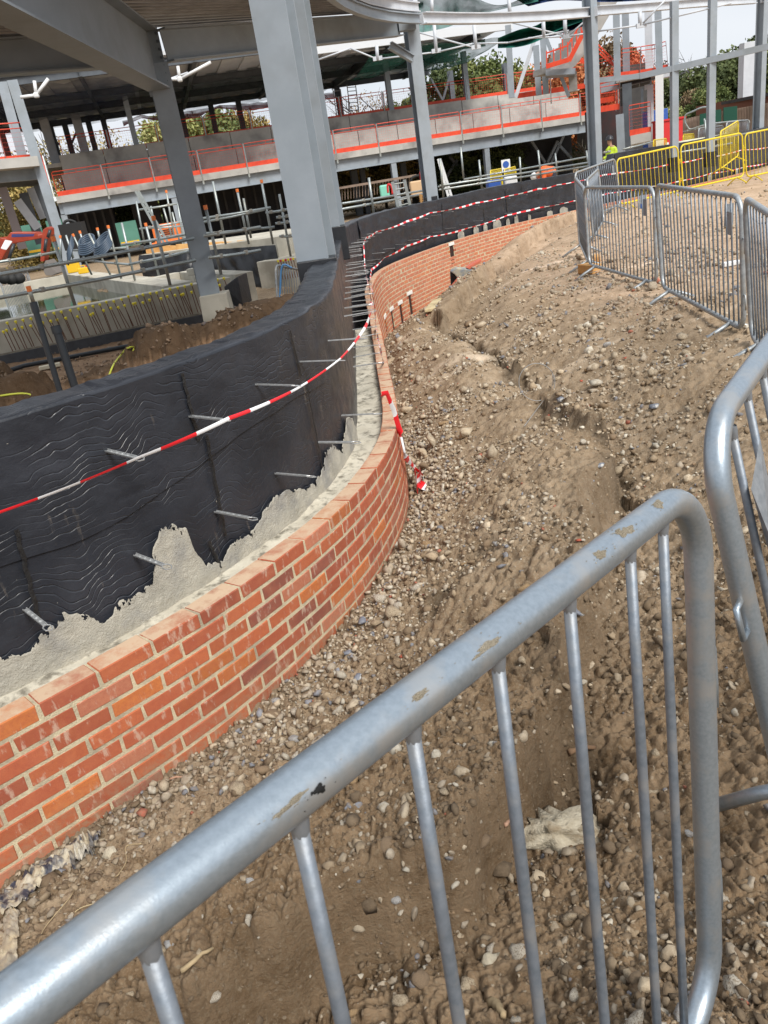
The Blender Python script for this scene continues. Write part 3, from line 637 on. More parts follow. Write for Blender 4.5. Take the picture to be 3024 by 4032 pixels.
o = gridmesh('membrane_sheet', P[::-1], MEM, bwall)
_, used = None, None
# uv from vertex order (all vertices are used)
uvmesh(o, U[::-1].reshape(-1, 2))
# lapped upper sheet with a wavy lower hem, proud of the sheet behind it
hem = lambda s: -1.02-.05*np.sin(s*1.9)-.03*fbm(s*2., s*0, 2, 61)
sB = np.arange(.4, sat(4.3), .015); P, uv = sheet('g', sB, hem(sB), ztop(sB)-.005, 50, OFF-.009, .007, MEM); o = gridmesh('membrane_lap', P[::-1], MEM, bwall); uvmesh(o, uv.reshape(len(sB), -1, 2)[::-1].reshape(-1, 2))
sB = np.arange(sat(14), SMAX-.5, .06); P, uv = sheet('g', sB, -1.33-.03*fbm(sB*2., sB*0, 2, 62)+np.where(np.sin(sB*2.6) > .5, .05, 0), ztop(sB)-.004, 40, OFF-.014, .016, MEM, seed=3); o = gridmesh('membrane_lap', P[::-1], MEM, bwall); uvmesh(o, uv.reshape(len(sB), -1, 2)[::-1].reshape(-1, 2))
TAPEM = mat('seam_tape', (.008, .008, .009), .35, 0, (.02, .02, .02), 60, 4, .4, 60)
def seam(q0, q1, w=.017):
    a = hit(q0, OFF-.016); b_ = hit(q1, OFF-.016)
    if not a or not b_: return
    m = MB(); V = []
    for k in range(13):
        t = k/12; s = a[0]*(1-t)+b_[0]*t+.004*math.sin(k*2.1); z = a[1]*(1-t)+b_[1]*t
        V += [wp(s-w/2, OFF-.019, z), wp(s, OFF-.022, z), wp(s+w/2, OFF-.019, z)]
    m.add(V, [(3*k+j, 3*k+j+1, 3*k+j+4, 3*k+j+3) for k in range(12) for j in (0, 1)]); m.build('seam_tape', TAPEM, bwall, smooth=True)
for a, b_ in [((715, 1470), (782, 1735)), ((812, 1715), (888, 2110)), ((62, 2085), (150, 2430)), ((1140, 1300), (1185, 1480)), ((1205, 1510), (1270, 1850)), ((820, 2130), (870, 2235))]: seam(a, b_)
for a, b_ in [((1990, 752), (1999, 850)), ((1902, 812), (1908, 870)), ((1740, 800), (1745, 905)), ((1668, 850), (1676, 965)), ((2145, 720), (2150, 752)), ((2175, 760), (2178, 825)), ((1870, 770), (1874, 800)), ((2052, 700), (2054, 750)), ((2250, 690), (2252, 720))]: seam(a, b_, .03)
# cream mortar smeared over the foot of the membrane
SMR = mat('smeared_mortar', (.47, .44, .365), .95, 0, (.37, .35, .295), 9, 7, .9, 130, coords='Object', col3=(.30, .29, .265), s3=5.)
RG = [(0, 2590), (60, 2575), (120, 2560), (170, 2500), (235, 2430), (320, 2415), (400, 2440), (430, 2440), (470, 2370), (560, 2320), (598, 2290), (600, 2170), (630, 2090), (680, 2058), (735, 2085), (765, 2170), (800, 2215), (815, 2235), (850, 2215), (880, 2215), (910, 2140), (945, 2120), (985, 2110), (1000, 2080), (1050, 2000), (1085, 1950), (1130, 1930), (1180, 1925), (1245, 1895), (1270, 1850), (1285, 1770), (1310, 1750), (1345, 1780), (1365, 1650), (1385, 1650), (1400, 1690)]
hs = [hit(q, OFF-.02) for q in RG]; rs = [h[0] for h in hs if h]; rz = [h[1] for h in hs if h]; o_ = np.argsort(rs); rs = np.array(rs)[o_]; rz = np.array(rz)[o_]
sC = np.arange(.5, rs[-1]+.25, .006); zr = np.interp(sC, rs, rz, left=rz[0]-.0, right=rz[-1]-.15)+.020*fbm(sC*22, sC*0, 3, 70)+.004*vn(sC*90, sC*0, 71)
P, uv = sheet('m', sC, np.full(len(sC), -1.60), zr, 80, OFF-.021, .004, SMR, seed=5)
n_ = fbm(uv[:, 0]*24, uv[:, 1]*24, 4, 75).reshape(P.shape[:2]); P += (wp(sC, 0)-wp(sC, 1))[:, None, :]*(np.abs(n_)*.005)[..., None]
ed = uv[:, 1].reshape(P.shape[:2]); mk_ = np.ones((P.shape[0]-1, P.shape[1]-1), bool)
hn = fbm(uv[:, 0]*38, uv[:, 1]*26, 4, 77).reshape(P.shape[:2])[:-1, :-1]; dist_top = (zr[:, None]-ed)[:-1, :-1]; mk_ &= ~(hn > .08+1.0*np.minimum(dist_top/.07, 1)); P[:, -1, :] += (wp(sC, 1)-wp(sC, 0))*.004
o = gridmesh('mortar_smear', P[::-1], SMR, bwall, mask=mk_[::-1])
# small mortar dabs on the far stretch
for q, w_, h_ in [((1815, 930), .3, .10), ((1875, 915), .22, .10), ((1911, 900), .16, .13), ((1957, 890), .32, .14), ((2000, 880), .14, .10), ((2033, 870), .14, .13), ((2085, 862), .1, .08), ((2220, 835), .3, .07), ((2165, 845), .2, .05), ((2795, 700), .25, .12), ((2900, 690), .2, .12)]:
    h = hit(q, OFF-.03, sat(12.5))
    if not h: continue
    ss = np.linspace(-1, 1, 15); top = -1.40+h_*(1-ss**2)**.5*(.8+.4*vn(ss*3+q[0], ss*0, 3)); m = MB(); V = []
    for k in range(15):
        V += [wp(h[0]+ss[k]*w_/2, OFF-.034, -1.52), wp(h[0]+ss[k]*w_/2, OFF-.034, top[k])]
    m.add(V, [(2*k, 2*k+2, 2*k+3, 2*k+1) for k in range(14)]); m.build('mortar_smear', SMR, bwall)
# wall core above the step, cavity floor and standing water
cf = MB(); V = []; s_c = np.arange(.3, sat(9.3), .04); nC = 7
Pc = np.stack([wp(s_c, o1, 0) for o1 in np.linspace(.095, OFF+.02, nC)], 1); Pc[..., 2] = -1.52+.02*fbm(s_c[:, None]*5, np.linspace(0, 1, nC)[None, :]*3, 3, 80)-.06*sm(sat(7), sat(9), s_c)[:, None]
cfo = gridmesh('cavity_floor', Pc[::-1], mat('cavity_concrete', (.60, .56, .46), .9, 0, (.48, .44, .35), 6, 5, .6, 50, col3=(.2, .18, .14), s3=16.)); tag(cfo, 'rough cream concrete filling the narrow cavity between brick skin and membrane', 'concrete', kind='structure')
s_c = np.arange(sat(9.1), sat(13.5), .1); Pc = np.stack([wp(s_c, .10, -1.99), wp(s_c, OFF+.02, -1.99)], 1)
wo_ = gridmesh('water', Pc[::-1], mat('dark_cavity_water', (.02, .022, .015), .06, 0)); tag(wo_, 'dark water standing in the cavity between the two walls', 'water', kind='structure')
# ------------------------------------------------------------------ wall ties
TIE = mat('tie_steel', (.56, .57, .57), .4, .6, (.40, .41, .41), 40, 3)
def tie_mesh(L_, loop=True):
    m = MB(); m.box((0, L_*.42, 0), (.017, L_*.84, .0028)); m.box((-.007, L_*.42, .003), (.003, L_*.84, .005)); m.box((.007, L_*.42, .003), (.003, L_*.84, .005))
    for k in range(4): m.box((0, .03+k*.035, .003), (.010, .006, .004))
    y0 = L_*.80; hx = [(0, y0), (-.013, y0+.018), (-.013, y0+.044), (0, y0+.06), (.013, y0+.044), (.013, y0+.018)]
    m.tube([(a, b_, 0) for a, b_ in hx], .0026, 5, closed=True)
    me = m.build('wall_tie', TIE); d = me.data; bpy.data.objects.remove(me); return d
tie_me = [tie_mesh(.225), tie_mesh(.235), tie_mesh(.215)]
tips = []
def place_tie(s, z, label, droop=-.06, yaw=0., group='steel wall ties sticking out of the membrane wall', clone=True):
    t = wt(s); out = np.array([t[1], -t[0], 0]); a = math.atan2(out[1], out[0])-PI/2+yaw
    o = bpy.data.objects.new('wall_tie', tie_me[random.randrange(3)]); COL.objects.link(o)
    o.matrix_world = Matrix.Translation(wp(s, OFF-.012, z))@Matrix.Rotation(a, 4, 'Z')@Matrix.Rotation(droop, 4, 'X')@Matrix.Rotation(random.uniform(-.3, .3), 4, 'Y')
    tag(o, label, 'wall tie', group); tip = np.array(o.matrix_world@Vector((0, .225, 0))); tips.append((s, z, tip)); return tip
NT = [((-160, 1990), 'steel wall tie at the left end of the tape, only its loop in view', 0), ((420, 1775), 'steel wall tie holding the tape nearest the left edge of the membrane wall', 0), ((748, 1640), 'steel wall tie where the tape crosses the tall seam of black membrane', 0),
      ((1008, 1515), 'steel wall tie above the tape, right of the tall membrane seam', 0), ((1182, 1425), 'steel wall tie with the tape at its tip near the bend of the membrane wall', 0), ((1292, 1343), 'steel wall tie past the bend, its tip above the narrow cavity', 0),
      ((98, 2400), 'bare steel wall tie low on the membrane at bottom left above cream mortar', 0), ((532, 2185), 'steel wall tie crossing the tall tongue of cream mortar', 0), ((848, 2015), 'steel wall tie low on the membrane right of the mortar tongue', 0), ((1085, 1865), 'steel wall tie with open loop above the ragged mortar peaks', 0),
      ((1252, 1743), 'steel wall tie just above the narrow right hand streak of cream mortar', 0), ((1345, 1637), 'steel wall tie reaching across the cavity near the tape end', 0)]
NTT = {}
for q, lab, _ in NT:
    h = hit(q, OFF-.012, 0, sat(8))
    if h is None: continue
    NTT[q] = place_tie(h[0], h[1], lab, -.05)
g2 = 'wall ties crossing the cavity beyond the bend'; ORD = ['nearest', 'second', 'third', 'fourth', 'fifth', 'sixth', 'seventh', 'eighth', 'ninth', 'tenth', 'eleventh', 'twelfth', 'thirteenth', 'fourteenth', 'fifteenth', 'sixteenth', 'seventeenth', 'eighteenth', 'nineteenth', 'twentieth', 'twenty first', 'twenty second', 'twenty third', 'twenty fourth', 'twenty fifth']
for row, zz_ in ((0, -.86), (1, -1.28)):
    s = sat(5.7)+row*.15; kt = 0
    while s < sat(14.5):
        place_tie(s, zz_+random.uniform(-.015, .015), '%s tie from the camera in the %s row bridging the narrow cavity' % (ORD[kt], 'upper' if row == 0 else 'lower'), random.uniform(-.06, .04), random.uniform(-.12, .12), g2+(' upper row' if row == 0 else ' lower row')); s += .42; kt += 1
g3 = 'wall ties on the far membrane wall'
for row, zz_ in ((0, -.86), (1, -1.20)):
    s = sat(14.6); kt = 0
    while s < sat(20.8): place_tie(s, zz_, '%s small tie from the left beside the %s tape on the far black wall' % (ORD[kt], 'upper' if row == 0 else 'lower'), -.03, random.uniform(-.2, .2), g3+(' upper' if row == 0 else ' lower')); s += .62; kt += 1
# ------------------------------------------------------------------ red and white barrier tape
def tape(pts, w, label, sag=.012, period=.34, twist=.5, n=None, flat=None):
    P = [np.asarray(p, float) for p in pts if p is not None]; fine = []
    for a, b_ in zip(P[:-1], P[1:]):
        l = np.linalg.norm(b_-a); k = max(2, int(l/.03))
        for j in range(k):
            t = j/k; p = a*(1-t)+b_*t; p = p+np.array([0, 0, -4*sag*l*t*(1-t)]); fine.append(p)
    fine.append(P[-1]); Q = np.array(fine); l = arclen(Q); m = MB(); T = np.gradient(Q, axis=0); T /= np.linalg.norm(T, axis=1)[:, None]
    V = []
    for k in range(len(Q)):
        side = np.cross(T[k], (0, 0, 1.)); side /= max(np.linalg.norm(side), 1e-6); up = np.cross(side, T[k]); a = (0. if flat is None else flat)+twist*math.sin(l[k]*1.7+1)+twist*.6*math.sin(l[k]*4.1)
        e = up*math.cos(a)+side*math.sin(a); fo = side*math.cos(a)-up*math.sin(a)
        ww = w*(.75+.25*math.sin(l[k]*2.3))*float(np.clip(Q[k][1]/9., .40, .8)); V += [Q[k]-e*ww/2, Q[k]+fo*w*.10, Q[k]+e*ww/2]
    for k in range(len(Q)-1):
        m.mi = int(((l[k]+l[k+1])/2)/(period/2)) % 2; base = 3*k-0
        for j in (0, 1): m.f.append((3*k+j, 3*k+j+1, 3*k+j+4, 3*k+j+3)); m.m.append(m.mi)
    m.v.append(np.array(V)); m.n = len(V)
    o = m.build('barrier_tape', [TR, TW], smooth=True); return tag(o, label, 'barrier tape', 'red and white barrier tapes tied along the walls')
def tipz(q, dz=.01): return NTT[q]+np.array([0, 0, dz])
h0 = hit((-300, 2090), .1, 0, sat(4)); 
t1 = [tipz((-160, 1990))] if (-160, 1990) in NTT else []
def pol(q, off, s0=0, s1=None):
    h = hit(q, off, s0, s1) or hit(q, off)
    if h is None: return None
    return wp(h[0], off, h[1])
t1 += [tipz((420, 1775)), tipz((748, 1640)), pol((1170, 1530), .10, 0, sat(6)), tipz((1182, 1425)), pol((1440, 1285), .08, sat(5), sat(14)), pol((1458, 1235), .08, sat(5), sat(14)), pol((1462, 1190), .06, sat(6), sat(14)), pol((1455, 1130), .06, sat(6), sat(14)), pol((1437, 1060), .08, sat(6), sat(14)), pol((1432, 960), .12, sat(9), sat(18)),
       pol((1440, 938), .12, sat(9), sat(18)), pol((1482, 913), .12, sat(12)), pol((1603, 871), .12, sat(13)), pol((1693, 838), .12, sat(13)), pol((1874, 799), .12, sat(13)), pol((2000, 772), .12), pol((2122, 743), .12), pol((2146, 743), .12), pol((2194, 728), .12), pol((2262, 716), .12), pol((2380, 688), .12), pol((2440, 680), .12), pol((2640, 646), .12), pol((2761, 624), .12), pol((2922, 590), .12), pol((3060, 572), .12)]
tape(t1, .045, 'upper red and white tape slung from tie to tie, nearest strand across the black wall')
t2 = [pol((1502, 1555), .04, sat(4), sat(9)), pol((1520, 1450), .05, sat(4), sat(10)), pol((1497, 1370), .05, sat(4), sat(12)), pol((1480, 1290), .05, sat(5), sat(14)), pol((1476, 1225), .04, sat(5), sat(14)), pol((1468, 1160), .04, sat(6), sat(14)), pol((1458, 1095), .06, sat(9), sat(15)), pol((1462, 1062), .1, sat(10)), pol((1512, 1016), .12, sat(12.5)), pol((1603, 968), .12, sat(13)), pol((1693, 932), .12, sat(13)), pol((1844, 898), .12, sat(13)), pol((2000, 847), .12), pol((2050, 835), .12), pol((2122, 818), .12), pol((2255, 792), .12), pol((2400, 760), .12), pol((2560, 735), .12), pol((2680, 712), .12), pol((2801, 682), .12), pol((2938, 656), .12), pol((3060, 630), .12)]
tape(t2, .045, 'lower red and white tape running along the brick top and the far black wall')
ge = gpt((1660, 1950)); gf = gpt((1640, 1890))
tape([pol((1500, 1558), .03, sat(4), sat(8))+(0, 0, .01), pol((1525, 1560), .0, sat(4), sat(8))+(0, 0, .02), pol((1552, 1620), -.01, sat(4), sat(8)), pol((1575, 1700), -.02, sat(3.8), sat(8)), pol((1598, 1800), -.04, sat(3.8), sat(8)), gf+(0, 0, .10), ge+(-.02, 0, .02)], .085, 'loose tape end hanging over the brick wall to the ground', .0, .3, .35)
tape([gf+(0, 0, .09), gf+(.06, -.05, .03), ge+(.05, .05, .015), ge+(.0, .08, .05), gf+(.03, .05, .08)], .10, 'crumpled knot of tape lying at the foot of the brick wall', .0, .2, .5)
#@@STEEL
# ------------------------------------------------------------------ near canopy frame
def hpt(q, D): return ond(q, D)
col_top_z = {}
def column(parent, base, top, w, ang, m=STEEL, d=None, tf=.018, tw=.012):
    b = MB(); up = (math.cos(ang), math.sin(ang), 0); b.ibeam(base, top, w, d or w, tf, tw, up=up); return b.build('column', m, parent, bevel=.003)
LC = ond((824, 1152), 12.5); LC[2] = -1.20; C1 = ond((1262, 1085), 6.7); C2 = ond((1330, 925), 9.6); 
def behind(q, off=.22):
    h = hit(q, OFF+off, sat(12.5)); return ond(q, float(np.linalg.norm(ray(q)[:2])*h[2]))
C3 = behind((1703, 792)); C4 = behind((2354, 655)); C5 = behind((2992, 528))
frame = root('canopy_frame', (LC[0], LC[1], -1.2), 'grey steel canopy frame with tall columns and corrugated deck above the curved wall', 'steel frame')
def vcol(base, q_top_z, w, ang, **k):
    return column(frame, base, np.array([base[0], base[1], q_top_z]), w, ang, **k)
zl = 1.86; DC3 = float(np.hypot(C3[0], C3[1])); DC4 = float(np.hypot(C4[0], C4[1])); DC5 = float(np.hypot(C5[0], C5[1]))
vcol(LC, zl+.02, .29, math.radians(103), tf=.02)
# two big columns by the bend: broad flange to the camera
vcol(np.array([C1[0]-.01, C1[1]+.13, -.80]), 3.4, .27, math.radians(76), d=.27)
vcol(np.array([C2[0]-.06, C2[1]+.13, -.60]), 3.6, .27, math.radians(76), d=.27)
vcol(np.array([C3[0]-.02, C3[1]+.10, -.9]), ond((1630, 30), DC3)[2], .26, math.radians(104), d=.26)
vcol(np.array([C4[0]-.03, C4[1]+.10, -.9]), ond((2330, -90), DC4)[2], .26, math.radians(128), d=.26)
vcol(np.array([C5[0]-.02, C5[1]+.10, -.9]), ond((2990, -90), DC5)[2], .26, math.radians(122), d=.26)
for nm, p, s_, z0, z1 in [('base_boot', (C1[0]-.01, C1[1]+.13), .33, -.86, -.52), ('base_boot', (C2[0]-.06, C2[1]+.13), .33, -.8, -.42), ('base_boot', (C3[0]-.02, C3[1]+.10), .27, -.9, -.50), ('base_boot', (C4[0]-.03, C4[1]+.10), .27, -.9, -.50), ('base_boot', (C5[0]-.02, C5[1]+.10), .27, -.9, -.30)]:
    m = MB(); m.box((p[0], p[1], (z0+z1)/2), (s_, s_, z1-z0)); m.build(nm, BLK, frame, bevel=.01)
rb = MB(); rust = mat('weeping_rust', (.035, .03, .03), .6, 0, (.24, .10, .04), 7, 5, .5)
# slender mullion posts further right
for (q, D) in (((2655, 572), 24), ((2797, 560), 24)):
    p = ond(q, D); m = MB(); m.box((p[0], p[1], 1.0), (.17, .17, 3.9)); m.build('mullion_post', STEEL_D if 0 else STEEL, frame, bevel=.004)
    m = MB(); m.box((p[0], p[1], -.80), (.24, .24, .36)); m.build('base_boot', BLK, frame)
a_ = ond((2520, 300), 24.); b_ = ond((3075, 172), 24.); m = MB(); m.bar(a_, b_, .12, .14); m.build('transom', STEEL, frame)
a_ = ond((2300, 322), 24.); m = MB(); m.bar(a_, ond((2520, 300), 24.), .10, .12); m.build('transom', STEEL, frame)
# ring beam
RQ = [((1195, -75), 2.35), ((1290, -8), 2.35), ((1345, 30), 2.35), ((1400, 55), 2.35), ((1460, 74), 2.35), ((1530, 86), 2.35), ((1600, 92), 2.35), ((1655, 94), 2.35)]
rp = np.array([ond(q, 11.6+(DC3-.2-11.6)*k/7) for k, (q, z) in enumerate(RQ)])
def ring(P, w, h, name, dz=0., mt=STEEL_L):
    m = MB(); n = len(P); T = np.gradient(P, axis=0); T[:, 2] = 0; T /= np.linalg.norm(T, axis=1)[:, None]; Sd = np.stack([T[:, 1], -T[:, 0], T[:, 2]*0], 1); V = []
    for k in range(n):
        for a, b in ((-.5, 0), (.5, 0), (.5, .02), (.04, .02), (.04, h-.02), (.5, h-.02), (.5, h), (-.5, h)): V.append(P[k]+Sd[k]*w*a+np.array([0, 0, b+dz]))
    f = []
    for k in range(n-1):
        for j in range(8): f.append((k*8+j, k*8+(j+1) % 8, (k+1)*8+(j+1) % 8, (k+1)*8+j))
    f += [(7, 4, 3, 0), (0, 3, 2, 1), (7, 6, 5, 4)]; e = (n-1)*8; f += [(e+0, e+3, e+4, e+7), (e+1, e+2, e+3, e+0), (e+4, e+5, e+6, e+7)]
    m.add(V, f); return m.build(name, mt, frame)
ring(rp, .10, .17, 'ring_beam', 0, STEEL); ring(rp-np.array([0, 0, 0]), .08, .17, 'deck_edge_angle', .20, STEEL_L)
def rescale(rp2, z, D0, D1, qs):
    out = []
    for q, t in zip(qs, np.linspace(0, 1, len(qs))): out.append(ond(q, D0*(1-t)+D1*t))
    return np.array(out)
T3 = ond((1650, 40), DC3)[2]
qs = [(1668, 95), (1740, 95), (1800, 95), (1900, 94), (2000, 90), (2150, 82), (2318, 68)]; r2 = rescale(None, 0, DC3, DC4, qs); ring(r2, .16, .21, 'ring_beam')
qs = [(2352, 62), (2450, 54), (2600, 41), (2750, 28), (2975, 14)]; r3 = rescale(None, 0, DC4, DC5, qs); ring(r3, .16, .21, 'ring_beam')
qs = [(3000, 10), (3200, -10)]; r4 = rescale(None, 0, DC5, DC5+1.5, qs); ring(r4, .16, .21, 'ring_beam')
# main beams
def beam(a, b, w, d, name='beam', mt=STEEL, up=(0, 0, 1), tf=.022):
    m = MB(); m.ibeam(a, b, w, d, tf, .014, up); return m.build(name, mt, frame, bevel=.003)
e0 = onz((640, 247), zl)+np.array([.05, .1, 0]); e1 = ond((1575, 143), DC3-.15)
beam(e0+(0, 0, .21), e1+(0, 0, .20), .22, .40)
e2 = ond((-260, 322), 12.8); e3 = ond((560, 262), 12.6); beam(e2+(0, 0, .22), e3+(0, 0, .22), .22, .42)
g0 = np.array([LC[0]-.02, LC[1]-.12, 1.56]); g1 = onz((-60, 22), 1.56); g2 = g0+(g1-g0)*1.7
beam(g0+(0, 0, .36), g2+(0, 0, .36), .30, .72)
m = MB(); m.box((LC[0]-.02, LC[1]-.08, 1.9), (.30, .016, .80)); m.build('end_plate', STEEL, frame, bevel=.003)
for k in range(8):
    for sx in (-.105, .105):
        mb = MB(); p = np.array([LC[0]+.0+sx, LC[1]-.092, 1.56+k*.095]); mb.tube([p, p+(0, -.03, 0)], .019, 6); mb.build('bolt', STEEL_D, frame)
j0 = ond((1535, 178), DC3-.3); j1 = ond((1625, 232), DC3-.1); beam(j0, j1, .12, .14, 'knee_brace', STEEL)
m = MB(); p = ond((1598, 60), DC3-.2); m.box(p+(0, .05, .05), (.34, .2, .62)); m.build('junction_box_plate', STEEL, frame, bevel=.004)
m = MB(); p = onz((1565, 28), 2.75); 
mt_ = MB(); q0 = ond((1566, 22), DC3-.5); mt_.box(q0, (.09, .012, .16)); mt_.build('white_tag', WHITE, frame)
# corrugated deck overhead
def deck(A, B, C, D, name='deck', pitch=.20, depth=.09):
    A, B, C, D = [np.asarray(p, float) for p in (A, B, C, D)]       # ribs run A->B, laid out A->D
    L_ = np.linalg.norm(D-A); n = int(L_/pitch); V = []; pr = [(0, 0), (.30, 0), (.42, 1), (.88, 1)]
    for k in range(n):
        for a, h in pr:
            t = (k+a)/n; V += [A*(1-t)+D*t+(0, 0, h*depth), B*(1-t)+C*t+(0, 0, h*depth)]
    m = MB(); N_ = len(V)//2; m.add(V, [(2*i, 2*i+1, 2*i+3, 2*i+2) for i in range(N_-1)]); o = m.build(name, DECK, frame); return o
zt = zl+.45
A = e0+(0, .1, .46); B = e1+(.1, .1, .45); back = np.array([-.0, -1, 0])
deck(A+(-.6, -.15, 0), B, B+(-1.0, -7.2, -.15), A+(-1.0, -8.6, 0))
A2 = e2+(0, .1, .46); B2 = e3+(-.05, .1, .46); deck(A2, B2, B2+(-.95, -8.6, 0), A2+(-.95, -8.6, 0))
for t in (.33, .66): pass
# pad under the left column
pad = MB(); pc_ = np.array([LC[0]+.08, LC[1]-.05]); PB = [(-.22, -.22), (.22, -.22), (.22, .22), (-.22, .22)]
V = [(pc_[0]+x*.92, pc_[1]+y*.92, -1.20) for x, y in PB]+[(pc_[0]+x*1.08, pc_[1]+y*1.08, -1.95) for x, y in PB]
pad.add(V, [(0, 1, 2, 3), (4, 7, 6, 5), (0, 4, 5, 1), (1, 5, 6, 2), (2, 6, 7, 3), (3, 7, 4, 0)]); o = pad.build('concrete_pad', CONC, bevel=.01); tag(o, 'stubby concrete pad carrying the foot of the left canopy column', 'concrete pad')
# ------------------------------------------------------------------ crowd barriers
def rrect(w, h, r, n=7):
    P = []
    for cx, cz, a0 in ((w-r, -r, PI/2), (w-r, -h+r, 0), (r, -h+r, -PI/2), (r, -r, -PI)):
        for k in range(n+1):
            a = a0-PI/2*k/n; P.append((cx+r*math.cos(a), 0, cz+r*math.sin(a)))
    return P
def barrier_parts(w, h, mf, mbar, nb_, rad=.021, brad=.0075, fine=False, foot=.30, feet=(.28, None), plate=True, r=.13, xs=None):
    rt = empty('crowd_barrier'); seg = 18 if fine else 8
    m = MB(); m.tube(rrect(w, h, r, 12 if fine else 5), rad, seg, closed=True); reg(rt, m.build('frame', mf, rt, smooth=True))
    bm = MB(); l = h-2*rad*.7; bm.tube([(0, 0, .002), (0, 0, -.006), (0, 0, -.016), (0, 0, -.022)], np.array([brad*1.3, brad*1.3, brad*1.15, brad*1.01]), 8, cap=False) if fine else None; bm.tube([(0, 0, 0), (0, 0, -l*.25), (0, 0, -l*.5), (0, 0, -l*.75), (0, 0, -l)], brad, 10 if fine else 5); first = None
    for x in (xs or [w*(k+1)/(nb_+1) for k in range(nb_)]):
        if first is None: ob = bm.build('bar', mbar, rt, smooth=True); first = ob
        else: ob = first.copy(); COL.objects.link(ob)
        ob.location = (x, 0, -rad*.7-(.0 if r < x < w-r else .025)); reg(rt, ob)
    for x in (feet[0], w-(feet[1] or feet[0])):
        m = MB()
        for sy in (-1, 1): m.tube([(x, sy*.012, -h+.0), (x, sy*foot*.55, -h-.07), (x, sy*foot, -h-.15)], rad*.85, 8)
        m.tube([(x, -foot*.5, -h-.065), (x, foot*.5, -h-.065)], .004, 5); reg(rt, m.build('foot', mf, rt, smooth=True))
    for z in (-.30, -.72):
        m = MB(); m.tube([(w, 0, -h*.0+z), (w+.02, 0, z+.012), (w+.045, 0, z+.01), (w+.05, 0, z-.05), (w+.05, 0, z-.10)], .007, 6)
        reg(rt, m.build('hook', mf, rt, smooth=True))
    for z in (-.30, -.72): m = MB(); m.tube([(-.018, .0, z), (-.045, 0, z), (-.045, 0, z-.06), (-.018, 0, z-.06)], .006, 6); reg(rt, m.build('latch_loop', mf, rt, smooth=True))
    if plate:
        m = MB(); m.box((w-.22, -.014, -.20), (.10, .003, .17)); reg(rt, m.build('name_plate', GALV_D, rt))
    return rt
def place(rt, TL, TR, down, label, group=None):
    TL, TR = np.asarray(TL, float), np.asarray(TR, float); u = TR-TL; u /= np.linalg.norm(u); v = -np.asarray(down, float); v = v-u*(v@u); v /= np.linalg.norm(v); n = np.cross(v, u)
    rt.matrix_world = Matrix([[u[0], n[0], v[0], TL[0]], [u[1], n[1], v[1], TL[1]], [u[2], n[2], v[2], TL[2]], [0, 0, 0, 1]]); tag(rt, label, 'barrier', group); return rt
GB = 'galvanised crowd barriers standing along the trench'; GY = 'yellow crowd barriers in front of the far black wall'
# foreground barrier, right end close to the camera
dn = RM@np.array([2760-1512, -(13500-2016), -F]); dn /= np.linalg.norm(dn)
A_ = ray((0, 4036))*.44/F; B_ = ray((2500, 2097))/F; u_ = (B_-A_)/np.linalg.norm(B_-A_)
def along(px):                              # distance along the rail at which it crosses a photo column
    lo, hi = -.2, 1.8
    for _ in range(50):
        t = (lo+hi)/2; c_ = RM.T@(A_+u_*t)
        if PP[0]+F*c_[0]/-c_[2] < px: lo = t
        else: hi = t
    return t
TC = float(np.linalg.norm(B_-A_))+.175; TRc = B_+u_*.175+np.array([.012, 0, .012]); TLc = TRc-u_*2.25; XS = [min(2.25-(TC-along(px)), 2.131) for px in (2640, 2440, 2195, 1905, 1560, 1100, 490)]; STP = float(np.mean(np.diff(XS)))
XS += [XS[-1]+STP*(k+1) for k in range(11) if XS[-1]+STP*(k+1) > .06]
E_ = barrier_parts(2.25, .97, GALV, GALV_B, 19, .0208, .0071, True, plate=False, r=.115, xs=XS)
place(E_, TLc, TRc, dn, 'galvanised crowd barrier crossing the foreground with mud flecks on its top rail', GB)
# mortar and mud splashes on the rail
MUD = mat('dried_mud', (.56, .50, .39), .95, 0, (.46, .39, .28), 40, 4, .8, 200); BLKS = mat('black_scuff', (.02, .02, .02), .7)
def splash(x, a0, rx, ra, mt, seed, name='mud_splash'):
    m = MB(); r = np.random.default_rng(seed)
    for b in range(14):
        n = 30 if b < 3 else 9; sc = 1. if b == 0 else (.55 if b < 3 else r.uniform(.05, .14)); cx = x+(0 if b == 0 else rx*r.normal()*(.5 if b < 3 else 1.1)); ca = a0+(0 if b == 0 else ra*r.normal()*(.4 if b < 3 else 1.0)); V = [(cx, -(.0208+.0011)*math.sin(ca), (.0208+.0011)*math.cos(ca))]; p1_, p2_ = r.uniform(0, 6, 2)
        for k in range(n):
            t = 2*PI*k/n; q = (.62+.2*math.sin(2*t+p1_)+.14*math.sin(5*t+p2_)+.14*r.random())*sc; xx = cx+rx*q*math.cos(t); aa = ca+ra*q*math.sin(t); V.append((xx, -.02092*math.sin(aa), .02092*math.cos(aa)))
        m.add(V, [(0, 1+k, 1+(k+1) % n) for k in range(n)]); o = m.build(name, mt, E_, smooth=True); reg(E_, o)
for x, a0, rx, ra, mt, sd in [(2.10, .5, .014, .45, MUD, 1), (2.00, .6, .019, .45, MUD, 2), (1.93, .75, .013, .4, MUD, 3), (1.70, .95, .022, .22, MUD, 4), (1.60, .85, .018, .16, MUD, 5), (1.45, 1.1, .02, .15, MUD, 6)]: splash(x, a0, rx, ra, mt, sd)
splash(1.475, 1.35, .007, .22, BLKS, 9, 'black_scuff')
